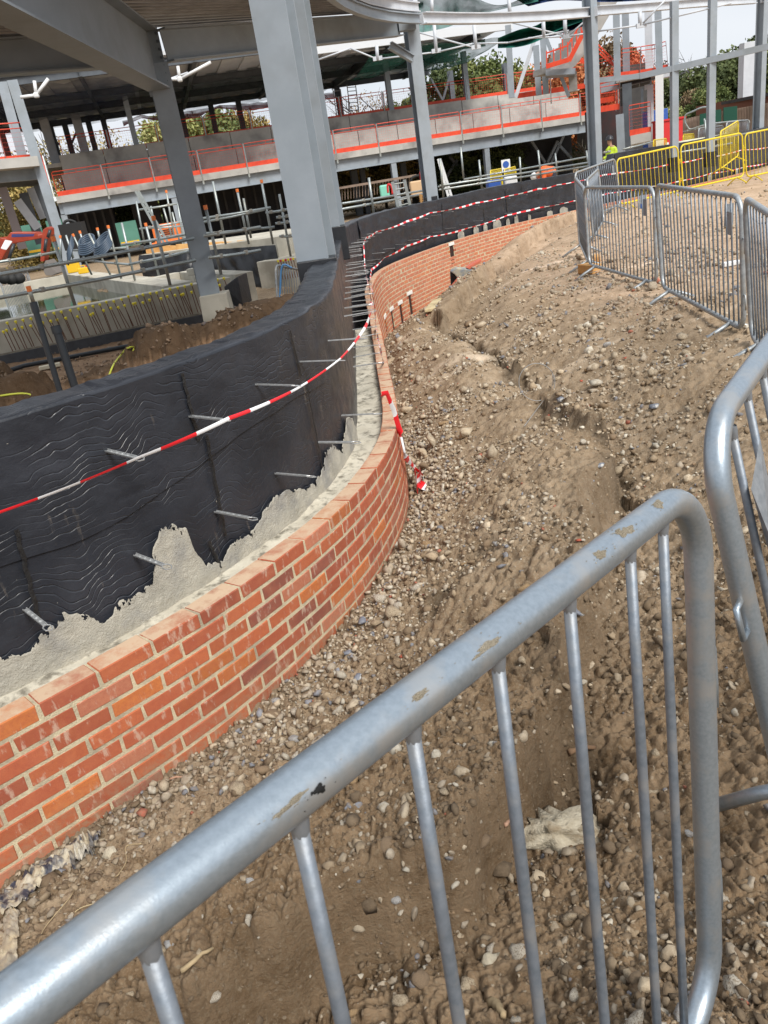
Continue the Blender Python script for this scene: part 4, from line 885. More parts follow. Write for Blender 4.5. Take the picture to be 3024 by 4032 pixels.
# next barrier to the right, leaning, running away
def dep(q, d): return ray(q)*d/F
Dk = barrier_parts(2.2, .97, GALV, GALV_B, 18, .0205, .0075, True, plate=False, r=.12)
p0 = dep((2782, 1705), 1.22); p1 = dep((3024, 1372), 1.50); dnD = dep((3003, 3060), 1.30)-dep((2850, 2150), 1.21)
p0 = p0-(p1-p0)/np.linalg.norm(p1-p0)*.0
place(Dk, p0, p1, dnD, 'galvanised crowd barrier leaning away at the right edge, hooked to the foreground one', GB)
m = MB(); m.add([(.10, -.016, -.15), (.20, -.016, -.10), (.20, -.016, -.26), (.13, -.016, -.33), (.10, -.03, -.24)], [(0, 1, 4), (1, 2, 4), (2, 3, 4), (3, 0, 4)]); ob = m.build('name_plate', GALV_D, Dk); reg(Dk, ob)
proto = barrier_parts(2.3, .98, GALV_F, GALV_B, 20)
def bar_at(qa, Da, qb, Db, label, dqa=None, group=GB, rt=None, L_=2.3):
    rt = rt or copy_tree(proto); a = ond(qa, Da); b = ond(qb, Db); L_ = float(np.linalg.norm(b-a)); down = np.array([0, 0, -1.])
    if dqa is not None: down = ond(dqa, Da*.999)-a
    place(rt, a, b, down, label, group)
    if .6 < L_/2.3 < 1.5: rt.matrix_world = rt.matrix_world@Matrix.Scale(L_/2.34, 4, (1, 0, 0))
    return rt
bar_at((2300, 738), 11.3, (2580, 738), 9.1, 'galvanised crowd barrier facing the camera, furthest left of the facing row', (2322, 1050), rt=proto)
bar_at((2583, 728), 8.55, (2926, 776), 6.55, 'galvanised crowd barrier in the middle of the facing row with a blue sticker', (2616, 1143))
Cb = bar_at((2934, 779), 6.35, (3030, 842), 5.5, 'galvanised crowd barrier cut by the right edge behind the near barriers', (2967, 1335))
bar_at((2300, 742), 11.45, (2264, 700), 13.6, 'galvanised crowd barrier seen almost edge on at the left end of the row', (2322, 1050))
bar_at((2310, 708), 15.2, (2356, 664), 17.6, 'galvanised crowd barrier seen edge on behind the corner of the row', (2332, 905))
bar_at((2262, 682), 18.2, (2424, 624), 19.9, 'galvanised crowd barrier standing against the black wall beside the yellow ones', (2282, 860))
yproto = barrier_parts(2.3, .98, YEL, YEL, 14, .02, .0075, plate=False)
bar_at((2427, 627), 20.2, (2672, 574), 21.2, 'yellow crowd barrier nearest the grey barriers, leftmost of the yellow row', (2436, 772), GY, yproto)
bar_at((2679, 572), 21.3, (2926, 522), 22.6, 'yellow crowd barrier in the middle of the yellow row', (2690, 712), GY, copy_tree(yproto))
bar_at((2932, 528), 22.7, (3170, 480), 23.8, 'yellow crowd barrier cut by the right edge of the picture', (2940, 655), GY, copy_tree(yproto))
for n_, (q, D, w, h) in enumerate([((2530, 795), 9.6, .09, .14), ((2870, 845), 6.9, .09, .16)]):
    m = MB(); p = ond(q, D); m.box(p, (.07, .006, h)); ob = m.build('name_plate', GALV_D, None); tag(ob, 'small grey plate with a blue sticker wired to the %s barrier' % ('left facing' if n_ == 0 else 'middle facing'), 'plate')
    m = MB(); m.box(p+(0, -.006, -.04), (.045, .003, .045)); pinv[ob.name] = Matrix.Identity(4); m.build('blue_sticker', BLUE, ob)
# small grey barrier behind the wall
bar_at((1084, 1043), 14.8, (1168, 1060), 15.6, 'small grey barrier with a blue hose beside the big column', (1104, 1190), 'barriers inside the building plot', L_=1)
sb = bpy.data.objects[-1] if 0 else None
# ------------------------------------------------------------------ water tank with rebar starters
def seg_box(m, a, b, th, z0, z1, side=1):
    a = np.array(a[:2], float); b = np.array(b[:2], float); d = (b-a)/np.linalg.norm(b-a); n = np.array([-d[1], d[0]])*th*side
    q = [(*a, z0), (*b, z0), (*(b+n), z0), (*(a+n), z0), (*a, z1), (*b, z1), (*(b+n), z1), (*(a+n), z1)]
    m.add(q, [(0, 3, 2, 1), (4, 5, 6, 7), (0, 1, 5, 4), (1, 2, 6, 5), (2, 3, 7, 6), (3, 0, 4, 7)] if side > 0 else [(0, 1, 2, 3), (4, 7, 6, 5), (0, 4, 5, 1), (1, 5, 6, 2), (2, 6, 7, 3), (3, 7, 4, 0)])
ZP = -1.18
pa = onz((0, 1266), ZP); pb = onz((905, 1092), ZP); pdir = (pb-pa)/np.linalg.norm(pb-pa); pa_ = pa-pdir*3.5
tank = root('concrete_tank', (*(pa+pb)[:2]/2, -1.86), 'long low concrete tank wall bristling with yellow capped rebars, dark water behind it', 'concrete tank')
m = MB(); seg_box(m, pa_, pb, .30, -1.68, ZP); m.build('front_wall', CONC, tank, bevel=.008)
m = MB(); seg_box(m, pa_+pdir*0-np.array([.02, .04, 0]), pb-np.array([.02, .04, 0]), .1, -1.70, -1.675); m.build('scratched_band', mat('grooved_concrete', (.36, .32, .25), .95, 0, (.20, .175, .14), 14, 6, 1., 50), tank)
m = MB(); seg_box(m, pa_-np.array([.03, .06, 0]), pb-np.array([.03, .06, 0]), .1, -1.90, -1.70); m.build('grey_membrane_strip', mat('grey_drainage_strip', (.065, .068, .075), .6, 0, (.05, .05, .055), 10, 3), tank, bevel=.01)
bl_ = onz((0, 1130), ZP); br = onz((262, 1080), ZP); m = MB(); d_ = (br-bl_); seg_box(m, bl_-d_*1.0, br, .35, -2.0, ZP); m.build('back_wall', CONC, tank, bevel=.008)
c0 = onz((262, 1080), ZP); c1 = onz((640, 1128), ZP); m = MB(); seg_box(m, c1, c0, .55, -2.0, ZP, -1); m.build('cross_wall', CONC, tank, bevel=.008)
f0 = onz((562, 1103), ZP); f1 = onz((706, 1072), ZP); f2 = onz((925, 1082), ZP); m = MB(); seg_box(m, f0, f1, .22, -2., ZP+.002, 1); m.build('pit_wall', CONC, tank, bevel=.008); m = MB(); seg_box(m, f1, f2, .35, -2., ZP+.004, 1); m.build('pit_wall', CONC, tank, bevel=.008)
WAT = mat('tank_water', (.018, .03, .014), .05, 0, (.03, .045, .02), 1.2, 3, .03, 3)
m = MB(); m.add([(*(pa_+[.1, .2, 0])[:2], -1.46), (*(pb+[0, .1, 0])[:2], -1.46), (*f2[:2], -1.46), (*c0[:2], -1.46), (*(bl_-d_)[:2], -1.46)], [(0, 1, 2, 3, 4)]); o = m.build('water', WAT); tag(o, 'still dark green water inside the concrete tank', 'water', kind='structure')
CAPS = [(50, 1120), (105, 1112), (153, 1102), (205, 1092), (300, 1067), (355, 1055), (403, 1047), (462, 1038), (515, 1028), (562, 1020), (610, 1010), (654, 1000), (697, 983), (746, 978), (796, 965), (840, 947), (896, 945), (936, 935), (983, 926), (1025, 922), (1065, 908), (1112, 898), (1162, 890), (1208, 881), (1252, 866), (1298, 860), (1253, 918),
        (25, 1178), (45, 1168), (101, 1160), (147, 1148), (204, 1138), (281, 1118), (335, 1107), (376, 1100), (432, 1088), (510, 1078), (596, 1066), (610, 1058), (678, 1038), (727, 1022), (775, 1018), (816, 1006), (872, 994), (887, 990), (936, 986), (978, 970), (1054, 960), (1096, 947), (1146, 938), (1187, 935), (1199, 930), (1422, 838), (1464, 828), (1437, 872)]
rm = MB(); rm.tube([(0, 0, 0), (0, 0, -1)], .007, 5); rme = rm.build('rebar', RUST); rmd = rme.data; bpy.data.objects.remove(rme)
cm = MB(); cm.tube([(0, 0, -.012), (0, 0, .008)], .013, 8); cm.tube([(0, 0, .008), (0, 0, .012), (0, 0, .026), (0, 0, .034)], np.array([.022, .025, .023, .014]), 8); cme = cm.build('yellow_cap', CAPY); cmd = cme.data; bpy.data.objects.remove(cme)
pn = np.array([-pdir[1], pdir[0], 0])
def plane_hit(q, p, n): r = ray(q); return r*((p@n)/(r@n))
for i, (x, y) in enumerate(CAPS):
    q = (x/1.659, 600+y/1.659); p = plane_hit(q, pa-pn*(.14+.05*(i % 2)), pn); foot = p+pdir*random.uniform(.03, .10)-pn*(-.06); foot[2] = -1.66
    d = foot-p; l = np.linalg.norm(d); rt = Vector(-d/l).to_track_quat('Z', 'Y').to_matrix().to_4x4()
    o = bpy.data.objects.new('rebar', rmd); COL.objects.link(o); o.matrix_world = Matrix.Translation(p)@rt@Matrix.Scale(l, 4, (0, 0, 1)); o.parent = tank; o.matrix_parent_inverse = pinv[tank.name]
    c_ = bpy.data.objects.new('yellow_cap', cmd); COL.objects.link(c_); c_.parent = o; c_.matrix_local = Matrix.Scale(1/l, 4, (0, 0, 1))
# drainage pipe lying along the tank foot
def pipe(name, pts, r, mt, label, cat, group=None, n=10): m = MB(); m.tube(pts, r, n); return tag(m.build(name, mt, smooth=True), label, cat, group)
pz = -pn*.30
pipe('black_pipe', [onz((-60, 1490), -1.80), onz((95, 1440), -1.80), onz((600, 1345), -1.80)], .035, BLKM, 'black pipe lying on the soil along the foot of the concrete tank', 'pipe')
pipe('black_pipe', [onz((700, 1318), -1.80), onz((805, 1295), -1.80)], .03, BLKM, 'short black pipe end poking out between the soil heap and the pad', 'pipe')
def upipe(qt, qb, D, r, label):
    a = ond(qt, D); b = ond(qb, D); b = b+(b-a)*.35; m = MB(); m.tube([a, b], r, 16, cap=False); m.tube([a+(a-b)*.004, a-(a-b)*.07], r*1.2, 16, cap=False); tag(m.build('standing_pipe', BLKM, smooth=True), label, 'pipe', 'black pipes standing in the soil')
upipe((131, 1192), (243, 1565), 8.6, .030, 'thinner black pipe standing upright, left one of two'); upipe((218, 1285), (303, 1550), 8.6, .041, 'thicker shorter black pipe standing upright, right one of two')
YH = mat('yellow_hose', (.62, .66, .08), .5)
def hose(qs, r, mt, label, cat='hose'):
    P = [gpt2(q) for q in qs]; c_ = catmull(np.array(P), 5); m = MB(); m.tube(c_, r, 6); tag(m.build('hose', mt, smooth=True), label, cat)
def gpt2(q, lift=.02):
    r = ray(q); best = None
    for D in np.arange(6.0, 16, .05):
        p = r*(D/np.linalg.norm(r[:2]))
        if ground_z(np.array([p[0]]), np.array([p[1]]))[0][0] >= p[2]: return p+np.array([0, 0, lift])
    return onz(q, -1.84)
hose([(430, 1488), (450, 1440), (480, 1400), (500, 1378), (528, 1372), (520, 1390), (490, 1392), (515, 1380)], .012, YH, 'yellow hose trailing over the soil and coiled beside the heap')
hose([(-10, 1568), (40, 1560), (90, 1556), (125, 1562), (143, 1582)], .012, YH, 'yellow hose lying across the soil heap at the left edge')
m = MB(); p = gpt2((200, 1455)); m.box(p+(0, 0, .03), (.30, .10, .05), np.array(Matrix.Rotation(.3, 3, 'Z'))); tag(m.build('timber_offcut', mat('pale_offcut', (.66, .60, .45), .8), bevel=.004), 'pale timber offcut lying behind the thin standing pipe', 'timber')
# black wrapped corner at the tank end and blue rag
m = MB(); q = [ond((882, 1128), 12.9), ond((935, 1088), 13.4), ond((958, 1205), 13.2), ond((900, 1228), 12.8)]; m.add([*q, *[p+np.array([.1, .5, 0]) for p in q]], [(0, 3, 2, 1), (4, 5, 6, 7), (0, 1, 5, 4), (1, 2, 6, 5), (2, 3, 7, 6), (3, 0, 4, 7)]); tag(m.build('black_sheeting', BLK, bevel=.01), 'black plastic sheeting wrapped round the tank corner beside the pad', 'sheeting')
# yellow jerrycans and boxes on the tank wall
def can(q, D, w, h, label, mt=YPL):
    p = ond(q, D); m = MB(); m.box(p+(0, 0, h/2), (w, .14, h)); o = m.build('fuel_can', mt, bevel=.02); tag(o, label, 'can', 'yellow cans on the tank wall'); pinv[o.name] = Matrix.Identity(4)
    m = MB(); m.tube([p+(-w*.3, 0, h), p+(-w*.25, 0, h+.05), p+(w*.2, 0, h+.05), p+(w*.25, 0, h)], .012, 6); m.build('handle', mt, o); m = MB(); m.tube([p+(w*.38, 0, h), p+(w*.40, 0, h+.04)], .022, 8); m.build('red_lid', REDP, o)
can((296, 1073), 23.5, .34, .27, 'larger yellow fuel can standing on the far tank wall'); can((332, 1077), 22.5, .26, .15, 'smaller yellow can on the tank wall beside the larger one')
m = MB(); p = ond((762, 1078), 15.5); m.box(p+(0, 0, .04), (.2, .2, .12)); tag(m.build('concrete_block', CONC, bevel=.01), 'grey block resting on the tank wall beside the left column', 'block')
# black draped slab behind the tank with orange formwork beams
sl0 = ond((545, 1010), 21); sl1 = ond((1000, 975), 19.5); slab = root('draped_slab', (*sl1[:2], -2), 'raised slab edge draped in sagging black plastic sheeting', 'slab')
t_ = np.linspace(0, 1, 70); V = np.zeros((70, 12, 3))
for i, t in enumerate(t_):
    a = ond((545+t*545, 1006-t*42), 21-t*2.5)
    for j in range(12): V[i, j] = a+np.array([.05*fbm(np.array(t*14.), np.array(j*.3), 3, 3), -.10*math.sin(j/11*2.)+.10*fbm(np.array(t*22.), np.array(j*.25), 3, 5), -j*.085*(1+.15*math.sin(t*9))])
gridmesh('black_sheeting', V, BLK, slab)
m = MB(); a = ond((545, 1003), 21.2); b = ond((1090, 962), 18.7); seg_box(m, a, b, 3.0, -1.9, a[2]-.02); m.build('slab', CONC, slab)
for i in range(7):
    q0 = (575+i*60, 984-i*3.5); m = MB(); a = ond(q0, 21.3-i*.25); b = ond((q0[0]+66, q0[1]-4+(i % 2)*6), 21.2-i*.25); m.bar(a, b, .08, .18); o = m.build('formwork_beam', WOOD, bevel=.008); tag(o, ['yellow formwork beam at the left end of the row on the draped slab'] [0] if i == 0 else 'one of the orange formwork beams lined up along the draped slab', 'formwork', 'orange formwork beams on the draped slab' if i else None)
m = MB(); a = ond((1000, 985), 18.5); b = ond((1160, 956), 17.5); seg_box(m, a, b, 1.6, -1.9, -1.28); tag(m.build('concrete_block', CONC, bevel=.01), 'pale concrete upstand left of the big column', 'concrete')
m = MB(); a = ond((1125, 1020), 16.5); b = ond((1185, 1008), 16.3); seg_box(m, a, b, .5, -1.9, a[2]); tag(m.build('concrete_block', CONC, bevel=.01), 'low concrete step with red and yellow capped starter bars', 'concrete')
for i in range(7):
    p = ond((1095+i*10, 1030-i*1.5), 16.2); m = MB(); m.tube([p, p+(.03, 0, -.35)], .008, 5); o = m.build('starter_bar', RUST); tag(o, '%s starter bar from the left in the capped row beside the small grey barrier' % ('first' if i == 0 else ORD[i]), 'rebar', 'starter bars by the small grey barrier'); pinv[o.name] = Matrix.Identity(4); m = MB(); m.tube([p+(0, 0, -.01), p+(0, 0, .03)], .022, 6); m.build('cap', REDP if i in (1, 3, 5) else CAPY, o)
BH = mat('blue_hose', (.10, .28, .55), .4); m = MB(); m.tube(catmull(np.array([ond(q, 14.7) for q in [(1150, 1055), (1120, 1042), (1108, 1060), (1104, 1120), (1100, 1215)]]), 6), .02, 6); tag(m.build('hose', BH, smooth=True), 'pale blue hose hanging over the small grey barrier', 'hose')
# ------------------------------------------------------------------ scaffold tube guard rails
SC = mat('scaffold_tube', (.42, .46, .46), .45, .6, (.32, .35, .345), 9, 4, .05, 60, col3=(.36, .36, .31), s3=2.); CPL = mat('coupler', (.33, .31, .27), .6, .5); OCAP = mat('orange_cap', (.85, .22, .05), .5)
def P4(x, y): return (x/1.659, 600+y/1.659)
def P5(x, y): return (1000+x/1.659, 600+y/1.659)
def P8(x, y): return (1850+x/1.731, 500+y/1.731)
def scaffold(label, rails, stds, D, group=None, r=.024, ladder=None):
    rt = root('scaffold_rail', tuple(ond(rails[0][0], D)), label, 'scaffolding', group)
    def DD(q): return D(q) if callable(D) else D
    for it in rails:
        a, b = it[0], it[1]; da, db = (it[2], it[3]) if len(it) > 2 else (D, D); pa, pb = ond(a, da), ond(b, db); m = MB(); m.tube([pa, (pa+pb)/2+(0, 0, -.01), pb], r, 8); m.build('rail', SC, rt, smooth=True)
        for t in (.22, .71):
            c_ = pa*(1-t)+pb*t; m = MB(); m.box(c_, (.066, .06, .066)); m.build('coupler', CPL, rt, bevel=.012)
    for it in stds:
        a, b = it[0], it[1]; d = it[2] if len(it) > 2 and not isinstance(it[2], str) else D; pa, pb = ond(a, d), ond(b, d); m = MB(); m.tube([pa, pb], r, 8); o = m.build('upright', SC, rt, smooth=True)
        if 'cap' in it: u = (pa-pb)/np.linalg.norm(pa-pb); m = MB(); m.tube([pa-u*.05, pa+u*.012], r*1.25, 8); m.build('orange_cap', OCAP, rt)
    return rt
scaffold('galvanised tube guard rails with long rails running left of the grey column over the tank', [(P4(-60, 808), P4(1265, 562), 10.8, 12.0), (P4(-60, 960), P4(1275, 705), 10.8, 12.0), (P4(1335, 545), P4(1700, 488), 12.0, 12.6), (P4(1365, 688), P4(1700, 640), 12.0, 12.6)],
         [(P4(345, 555), P4(490, 1000), 11.2, 'cap'), (P4(1000, 420), P4(1112, 868), 11.9, 'cap'), (P4(185, 880), P4(220, 985), 10.2, 'cap'), (P4(1340, 350), P4(1445, 800), 12.3, 'cap')], 11.5)
scaffold('lower guard rails round the far corner of the tank with orange capped uprights', [(P4(-40, 722), P4(375, 650), 16, 17), (P4(480, 640), P4(830, 622), 21, 19), (P4(570, 705), P4(850, 732), 21, 17), (P4(845, 730), P4(1235, 645), 17, 15.5), (P4(795, 605), P4(1235, 530), 17, 15.5)],
         [(P4(475, 535), P4(600, 800), 20.5, 'cap'), (P4(520, 515), P4(560, 640), 20.5, 'cap'), (P4(580, 530), P4(722, 800), 19.5), (P4(635, 495), P4(660, 600), 19.5, 'cap'), (P4(705, 480), P4(792, 825), 18, 'cap'), (P4(795, 460), P4(882, 838), 17.5), (P4(950, 465), P4(1038, 805), 16.8, 'cap'), (P4(393, 545), P4(400, 700), 20.5, 'cap'), (P4(430, 540), P4(480, 690), 21.5)], 18)
scaffold('tall scaffold bay with a leaning ladder behind the grey column', [(P4(905, 375), P4(1180, 330)), (P4(910, 500), P4(1215, 448)), (P4(960, 495), P4(1200, 480)), (P4(985, 570), P4(1240, 540))], [(P4(890, 320), P4(945, 600)), (P4(985, 350), P4(1040, 640)), (P4(1068, 365), P4(1120, 540)), (P4(1085, 250), P4(1140, 560), 'cap'), (P4(1125, 390), P4(1170, 570)), (P4(1160, 330), P4(1205, 620))], 22)
scaffold('guard rail runs between the grey column and the big columns', [(P4(1320, 432), P5(110, 360)), (P4(1330, 455), P5(70, 372)), (P4(1340, 530), P5(135, 487)), (P5(75, 395), P5(240, 368)), (P5(145, 425), P5(245, 412)), (P5(140, 465), P5(245, 450)), (P5(165, 548), P5(262, 545))],
         [(P4(1310, 400), P4(1360, 600)), (P4(1390, 190), P4(1475, 600)), (P4(1548, 242), P4(1625, 600), 'cap'), (P4(1590, 300), P4(1640, 560)), (P5(48, 182), P5(125, 600), 'cap'), (P5(165, 272), P5(240, 680))], 17)
scaffold('twin guard rails running behind the black wall right of the big columns', [(P5(572, 372), P5(1150, 262), 16, 20), (P5(575, 335), P5(1130, 245), 17.5, 21), (P5(1215, 218), P8(836, 238), 20, 25), (P5(1210, 245), P8(836, 262), 20, 25), (P5(1205, 225), P5(1400, 185), 20.2, 21), (P8(-40, 357), P8(836, 196), 24, 27), (P8(905, 232), P8(1020, 212), 25, 26), (P8(905, 175), P8(960, 165), 27, 27)],
         [(P5(750, 165), P5(785, 410), 17), (P5(1470, 48), P5(1490, 245), 21.5), (P5(1215, 40), P5(1240, 300), 20), (P8(465, 158), P8(485, 350), 23), (P8(340, 205), P8(350, 375), 23), (P8(582, 178), P8(597, 330), 24), (P8(795, 160), P8(808, 280), 25), (P5(1350, -35), P5(1370, 170), 22)], 20)
def F3(x, y): return (2000+x/1.62, y/1.62)
def F7(x, y): return (2640+x/2.479, 380+y/2.479)
scaffold('white guard rail behind the yellow barriers', [(F3(735, 952), F3(920, 905), 27, 28), (F7(0, 510), F7(810, 345), 26, 28), (F7(90, 545), F7(600, 455), 25, 27), (F7(120, 345), F7(320, 300), 34, 34), (F7(280, 300), F7(560, 250), 33, 34)], [(F7(338, 230), F7(350, 480), 27), (F7(330, 215), F7(338, 300), 29)], 27)
m = MB(); m.tube(catmull(np.array([ond(F7(*q), 33) for q in [(370, 103), (300, 110), (210, 150), (150, 180), (140, 240), (165, 295), (200, 320), (330, 280), (540, 250), (740, 235), (770, 260)]]), 6), .035, 6); tag(m.build('bent_pipe', SC, smooth=True), 'long bent grey pipe looping in front of the timber fence', 'pipe')
# ladders
def ladder(q0, q1, q2, q3, D, label, n=6, mt=SC):
    a, b, c_, d = ond(q0, D), ond(q1, D), ond(q2, D), ond(q3, D); rt = root('ladder', tuple(b), label, 'ladder'); r_ = .022
    for s_, e in ((a, b), (c_, d)): m = MB(); m.bar(s_, e, .03, .06); m.build('stile', mt, rt)
    for k in range(n): t = (k+.5)/n; m = MB(); m.tube([a*(1-t)+b*t, c_*(1-t)+d*t], .014, 6); m.build('rung', mt, rt)
ladder(P4(885, 252), P4(1080, 610), P4(903, 250), P4(1108, 608), 21, 'long narrow ladder leaning against the first floor edge', 12)
ladder(P5(903, 192), P5(945, 370), P5(982, 178), P5(1020, 348), 17, 'short ladder top leaning in front of the guard rails by the dark post', 5)
ladder(P5(1203, 42), P5(1270, 290), P5(1215, 42), P5(1292, 290), 22, 'pale steep ladder just right of the slim canopy column', 8, WHITE)
# hose coils on the uprights
for i, (q, D, lab) in enumerate([(P4(455, 635), 20.4, 'left coil of dark blue hose hung on the scaffold upright'), (P4(565, 603), 20, 'middle coil of dark blue hose hung on the scaffold upright'), (P4(665, 608), 18, 'right coil of dark blue hose hung on the scaffold upright')]):
    p = ond(q, D); m = MB()
    for k in range(6):
        a = np.linspace(0, 2*PI, 20)[:-1]; tl = (.9, .12, .5)[i]; R_ = .21-.006*k
        m.tube(np.stack([p[0]+R_*np.cos(a)*(.55 if i == 0 else 1), p[1]+.2*np.sin(a)+.02*k, p[2]+R_*np.cos(a)*tl*(1)+.10*np.sin(a)+.04*(k-2.5)], 1), .022, 6, closed=True)
    tag(m.build('hose_coil', mat('dark_blue_hose', (.05, .075, .11), .4) if i == 0 else bpy.data.materials['dark_blue_hose'], smooth=True), lab, 'hose coil')
# ------------------------------------------------------------------ the new building across the plot
ZS = 1.65
fa = onz((217, 775), ZS)*1.0; fb = onz((2443, 432), ZS)*1.0; fd = (fb-fa); fd[2] = 0; FL_ = np.linalg.norm(fd); fd /= FL_; fn = np.array([-fd[1], fd[0], 0.])        # fn points away from us
ZG = -1.9
def fac(q, back=0.):                     # photo pixel -> point on the plane set back from the facade
    r = ray(q); p0 = fa+fn*back; return r*((p0@fn)/(r@fn))
def fx(q, back=0.): p = fac(q, back); return (p-fa)@fd
def FP(u, back, z): p = fa+fd*u+fn*back; return np.array([p[0], p[1], z])
bld = root('steel_building', (*(FP(FL_/2, 0, 0))[:2], ZG), 'two storey steel and concrete building frame under construction across the site', 'building')
def fbox(name, u0, u1, b0, b1, z0, z1, mt, parent=None, bevel=0):
    m = MB(); q = [FP(u0, b0, z0), FP(u1, b0, z0), FP(u1, b1, z0), FP(u0, b1, z0), FP(u0, b0, z1), FP(u1, b0, z1), FP(u1, b1, z1), FP(u0, b1, z1)]
    m.add(q, [(0, 3, 2, 1), (4, 5, 6, 7), (0, 1, 5, 4), (1, 2, 6, 5), (2, 3, 7, 6), (3, 0, 4, 7)]); return m.build(name, mt, parent or bld, bevel=bevel)
fbox('floor_slab', 0, FL_, 0, 9, ZS-.32, ZS, PRECAST)
for u in np.arange(0, FL_-1, 5.4): pass
m = MB(); m.ibeam(FP(.2, .25, ZS-.62), FP(FL_-.1, .25, ZS-.62), .26, .58, .03, .02); m.build('edge_beam', STEEL, bld)
fbox('spandrel', -.0, FL_, 0.30, .34, ZS-.86, ZS-.36, STEEL)
# stepped precast terrace wall behind the guards
u0 = 0.6; zt0 = 3.85; zt1 = 3.62; nU = 13
for i in range(nU):
    ua = .3+(FL_-1.2)*i/nU; ub = .3+(FL_-1.2)*(i+1)/nU; z_ = zt0+(zt1-zt0)*(i/nU)
    fbox('precast_panel', ua+.02, ub-.02, 3.0, 3.2, ZS+.01, ZS+1.12, PRECAST); fbox('precast_panel', ua+.02, ub-.02, 4.6, 4.8, ZS+1.0, z_, PRECAST)
    fbox('precast_step', ua+.01, ub-.01, 3.2, 4.6, ZS+.95, ZS+1.10, PRECAST)
fbox('upper_floor', -10, FL_, 4.8, 16, 3.30, 3.5, PRECAST)
fbox('terrace_backing', .2, FL_-1, 3.3, 4.55, ZS, ZS+.9, DARK2)
# ground floor: dark boarded core boxes and columns
def gcol(q, back=.3, z1=ZS-.9, mt=STEEL, w=.3): u = fx(q, back); m = MB(); m.ibeam(FP(u, back, ZG), FP(u, back, z1), w, w, .02, .014, up=fn); m.build('column', mt, bld)
for q in [(690, 800), (1552, 680), (1916, 620), (2440, 540), (282, 950)]: gcol(q)
for q, w in [((1398, 720), .4), ((1432, 720), .3), ((1590, 690), .35), ((1700, 660), .3), ((1868, 620), .35), ((2030, 600), .3), ((2182, 560), .3)]: gcol(q, 6, w=w, mt=STEEL_D)
def dbox(qa, qb, back, z1=ZS-.34, depth=2., mt=DARK): fbox('boarded_core', fx(qa, back), fx(qb, back), back, back+depth, ZG, z1, mt)
dbox((240, 950), (462, 900), 4); dbox((532, 880), (640, 870), 4); dbox((640, 850), (1200, 800), 5); dbox((1640, 640), (1760, 640), 7, mt=DARK2); dbox((2022, 560), (2250, 540), 5); dbox((2330, 560), (2425, 540), 7, mt=DARK2)
for x in np.arange(250, 460, 34): gcol((x, 900), 3.8, mt=DARK2, w=.12)
for x in np.arange(820, 1180, 40): gcol((x, 850), 4.8, mt=DARK2, w=.12)
def brace(qa, qb, back, w=.14, mt=STEEL): m = MB(); m.bar(fac(qa, back), fac(qb, back), w, w); m.build('brace', mt, bld)
for a, b in [((2085, 545), (2145, 640)), ((2195, 555), (2155, 640)), ((2225, 520), (2170, 640)), ((2190, 560), (2250, 625)), ((1770, 615), (1850, 720)), ((1800, 630), (1755, 700)), ((370, 840), (450, 930))]: brace(a, b, 4.6, .16, STEEL if a[0] > 2000 else STEEL_D)
# upper columns front row, back row
ZR = 6.35
def ucol(qt, back, mt, w=.3, z0=3.4, z1=ZR): u = fx(qt, back); m = MB(); m.ibeam(FP(u, back, z0), FP(u, back, z1), w, w, .02, .014, up=fn); m.build('column', mt, bld)
for q in [(505, 440), (1526, 320), (1829, 270)]: ucol(q, 5.2, STEEL)
for q in [(1325, 340), (215, 560), (265, 530), (405, 470), (352, 500), (722, 480), (832, 430), (935, 390), (1640, 400), (1780, 370), (1990, 300), (30, 600)]: ucol(q, 14., STEEL_D, .34)
for q in [(200, 570), (325, 560)]: ucol(q, 10., STEEL_L, .5)
for a, b in [((148, 500), (235, 570)), ((313, 490), (276, 580)), ((1696, 310), (1760, 425)), ((1776, 280), (1745, 390))]: brace(a, b, 13.8, .13, STEEL_D)
# roof: deck, eaves beam, netting
def ru(x, y, b): return fx((x, y), b)
UL = 13.0
fbox('roof_deck', UL, FL_*.80, 0.3, 15.5, ZR+.42, ZR+.60, DECKW); fbox('roof_deck', -16, UL, -3.2, 15.5, ZR+.42, ZR+.60, DECKW); fbox('eaves_fascia', UL, FL_*.80, 0.0, .25, ZR+.12, ZR+.52, mat('white_fascia', (.62, .65, .68), .5))
for u in np.arange(-13, FL_*.8, 5.3):
    m = MB(); m.ibeam(FP(u, .3 if u > UL else -3.2, ZR+.20), FP(u, 15.3, ZR+.20), .2, .42, .02, .014); m.build('rafter', STEEL_D, bld)
for b in (-3,  4, 9, 14.6):
    m = MB(); m.ibeam(FP(-16, b, ZR+.16), FP(FL_*.8 if b > 0 else UL, b, ZR+.16), .2, .36, .02, .014); m.build('purlin_beam', STEEL_D, bld)
for u in np.arange(-15.5, FL_*.8-1, 1.15):
    b0_ = .4 if u > UL-.5 else -3.1
    q = [FP(u, b0_, ZR+.40), FP(u+.5, b0_, ZR+.40), FP(u+.5, 15.2, ZR+.40), FP(u, 15.2, ZR+.40)]; m = MB(); m.add(q+[p+(0, 0, -.05) for p in q], [(0, 1, 2, 3), (4, 7, 6, 5), (0, 4, 5, 1), (1, 5, 6, 2), (2, 6, 7, 3), (3, 7, 4, 0)]); m.build('deck_rib', DECKW, bld)
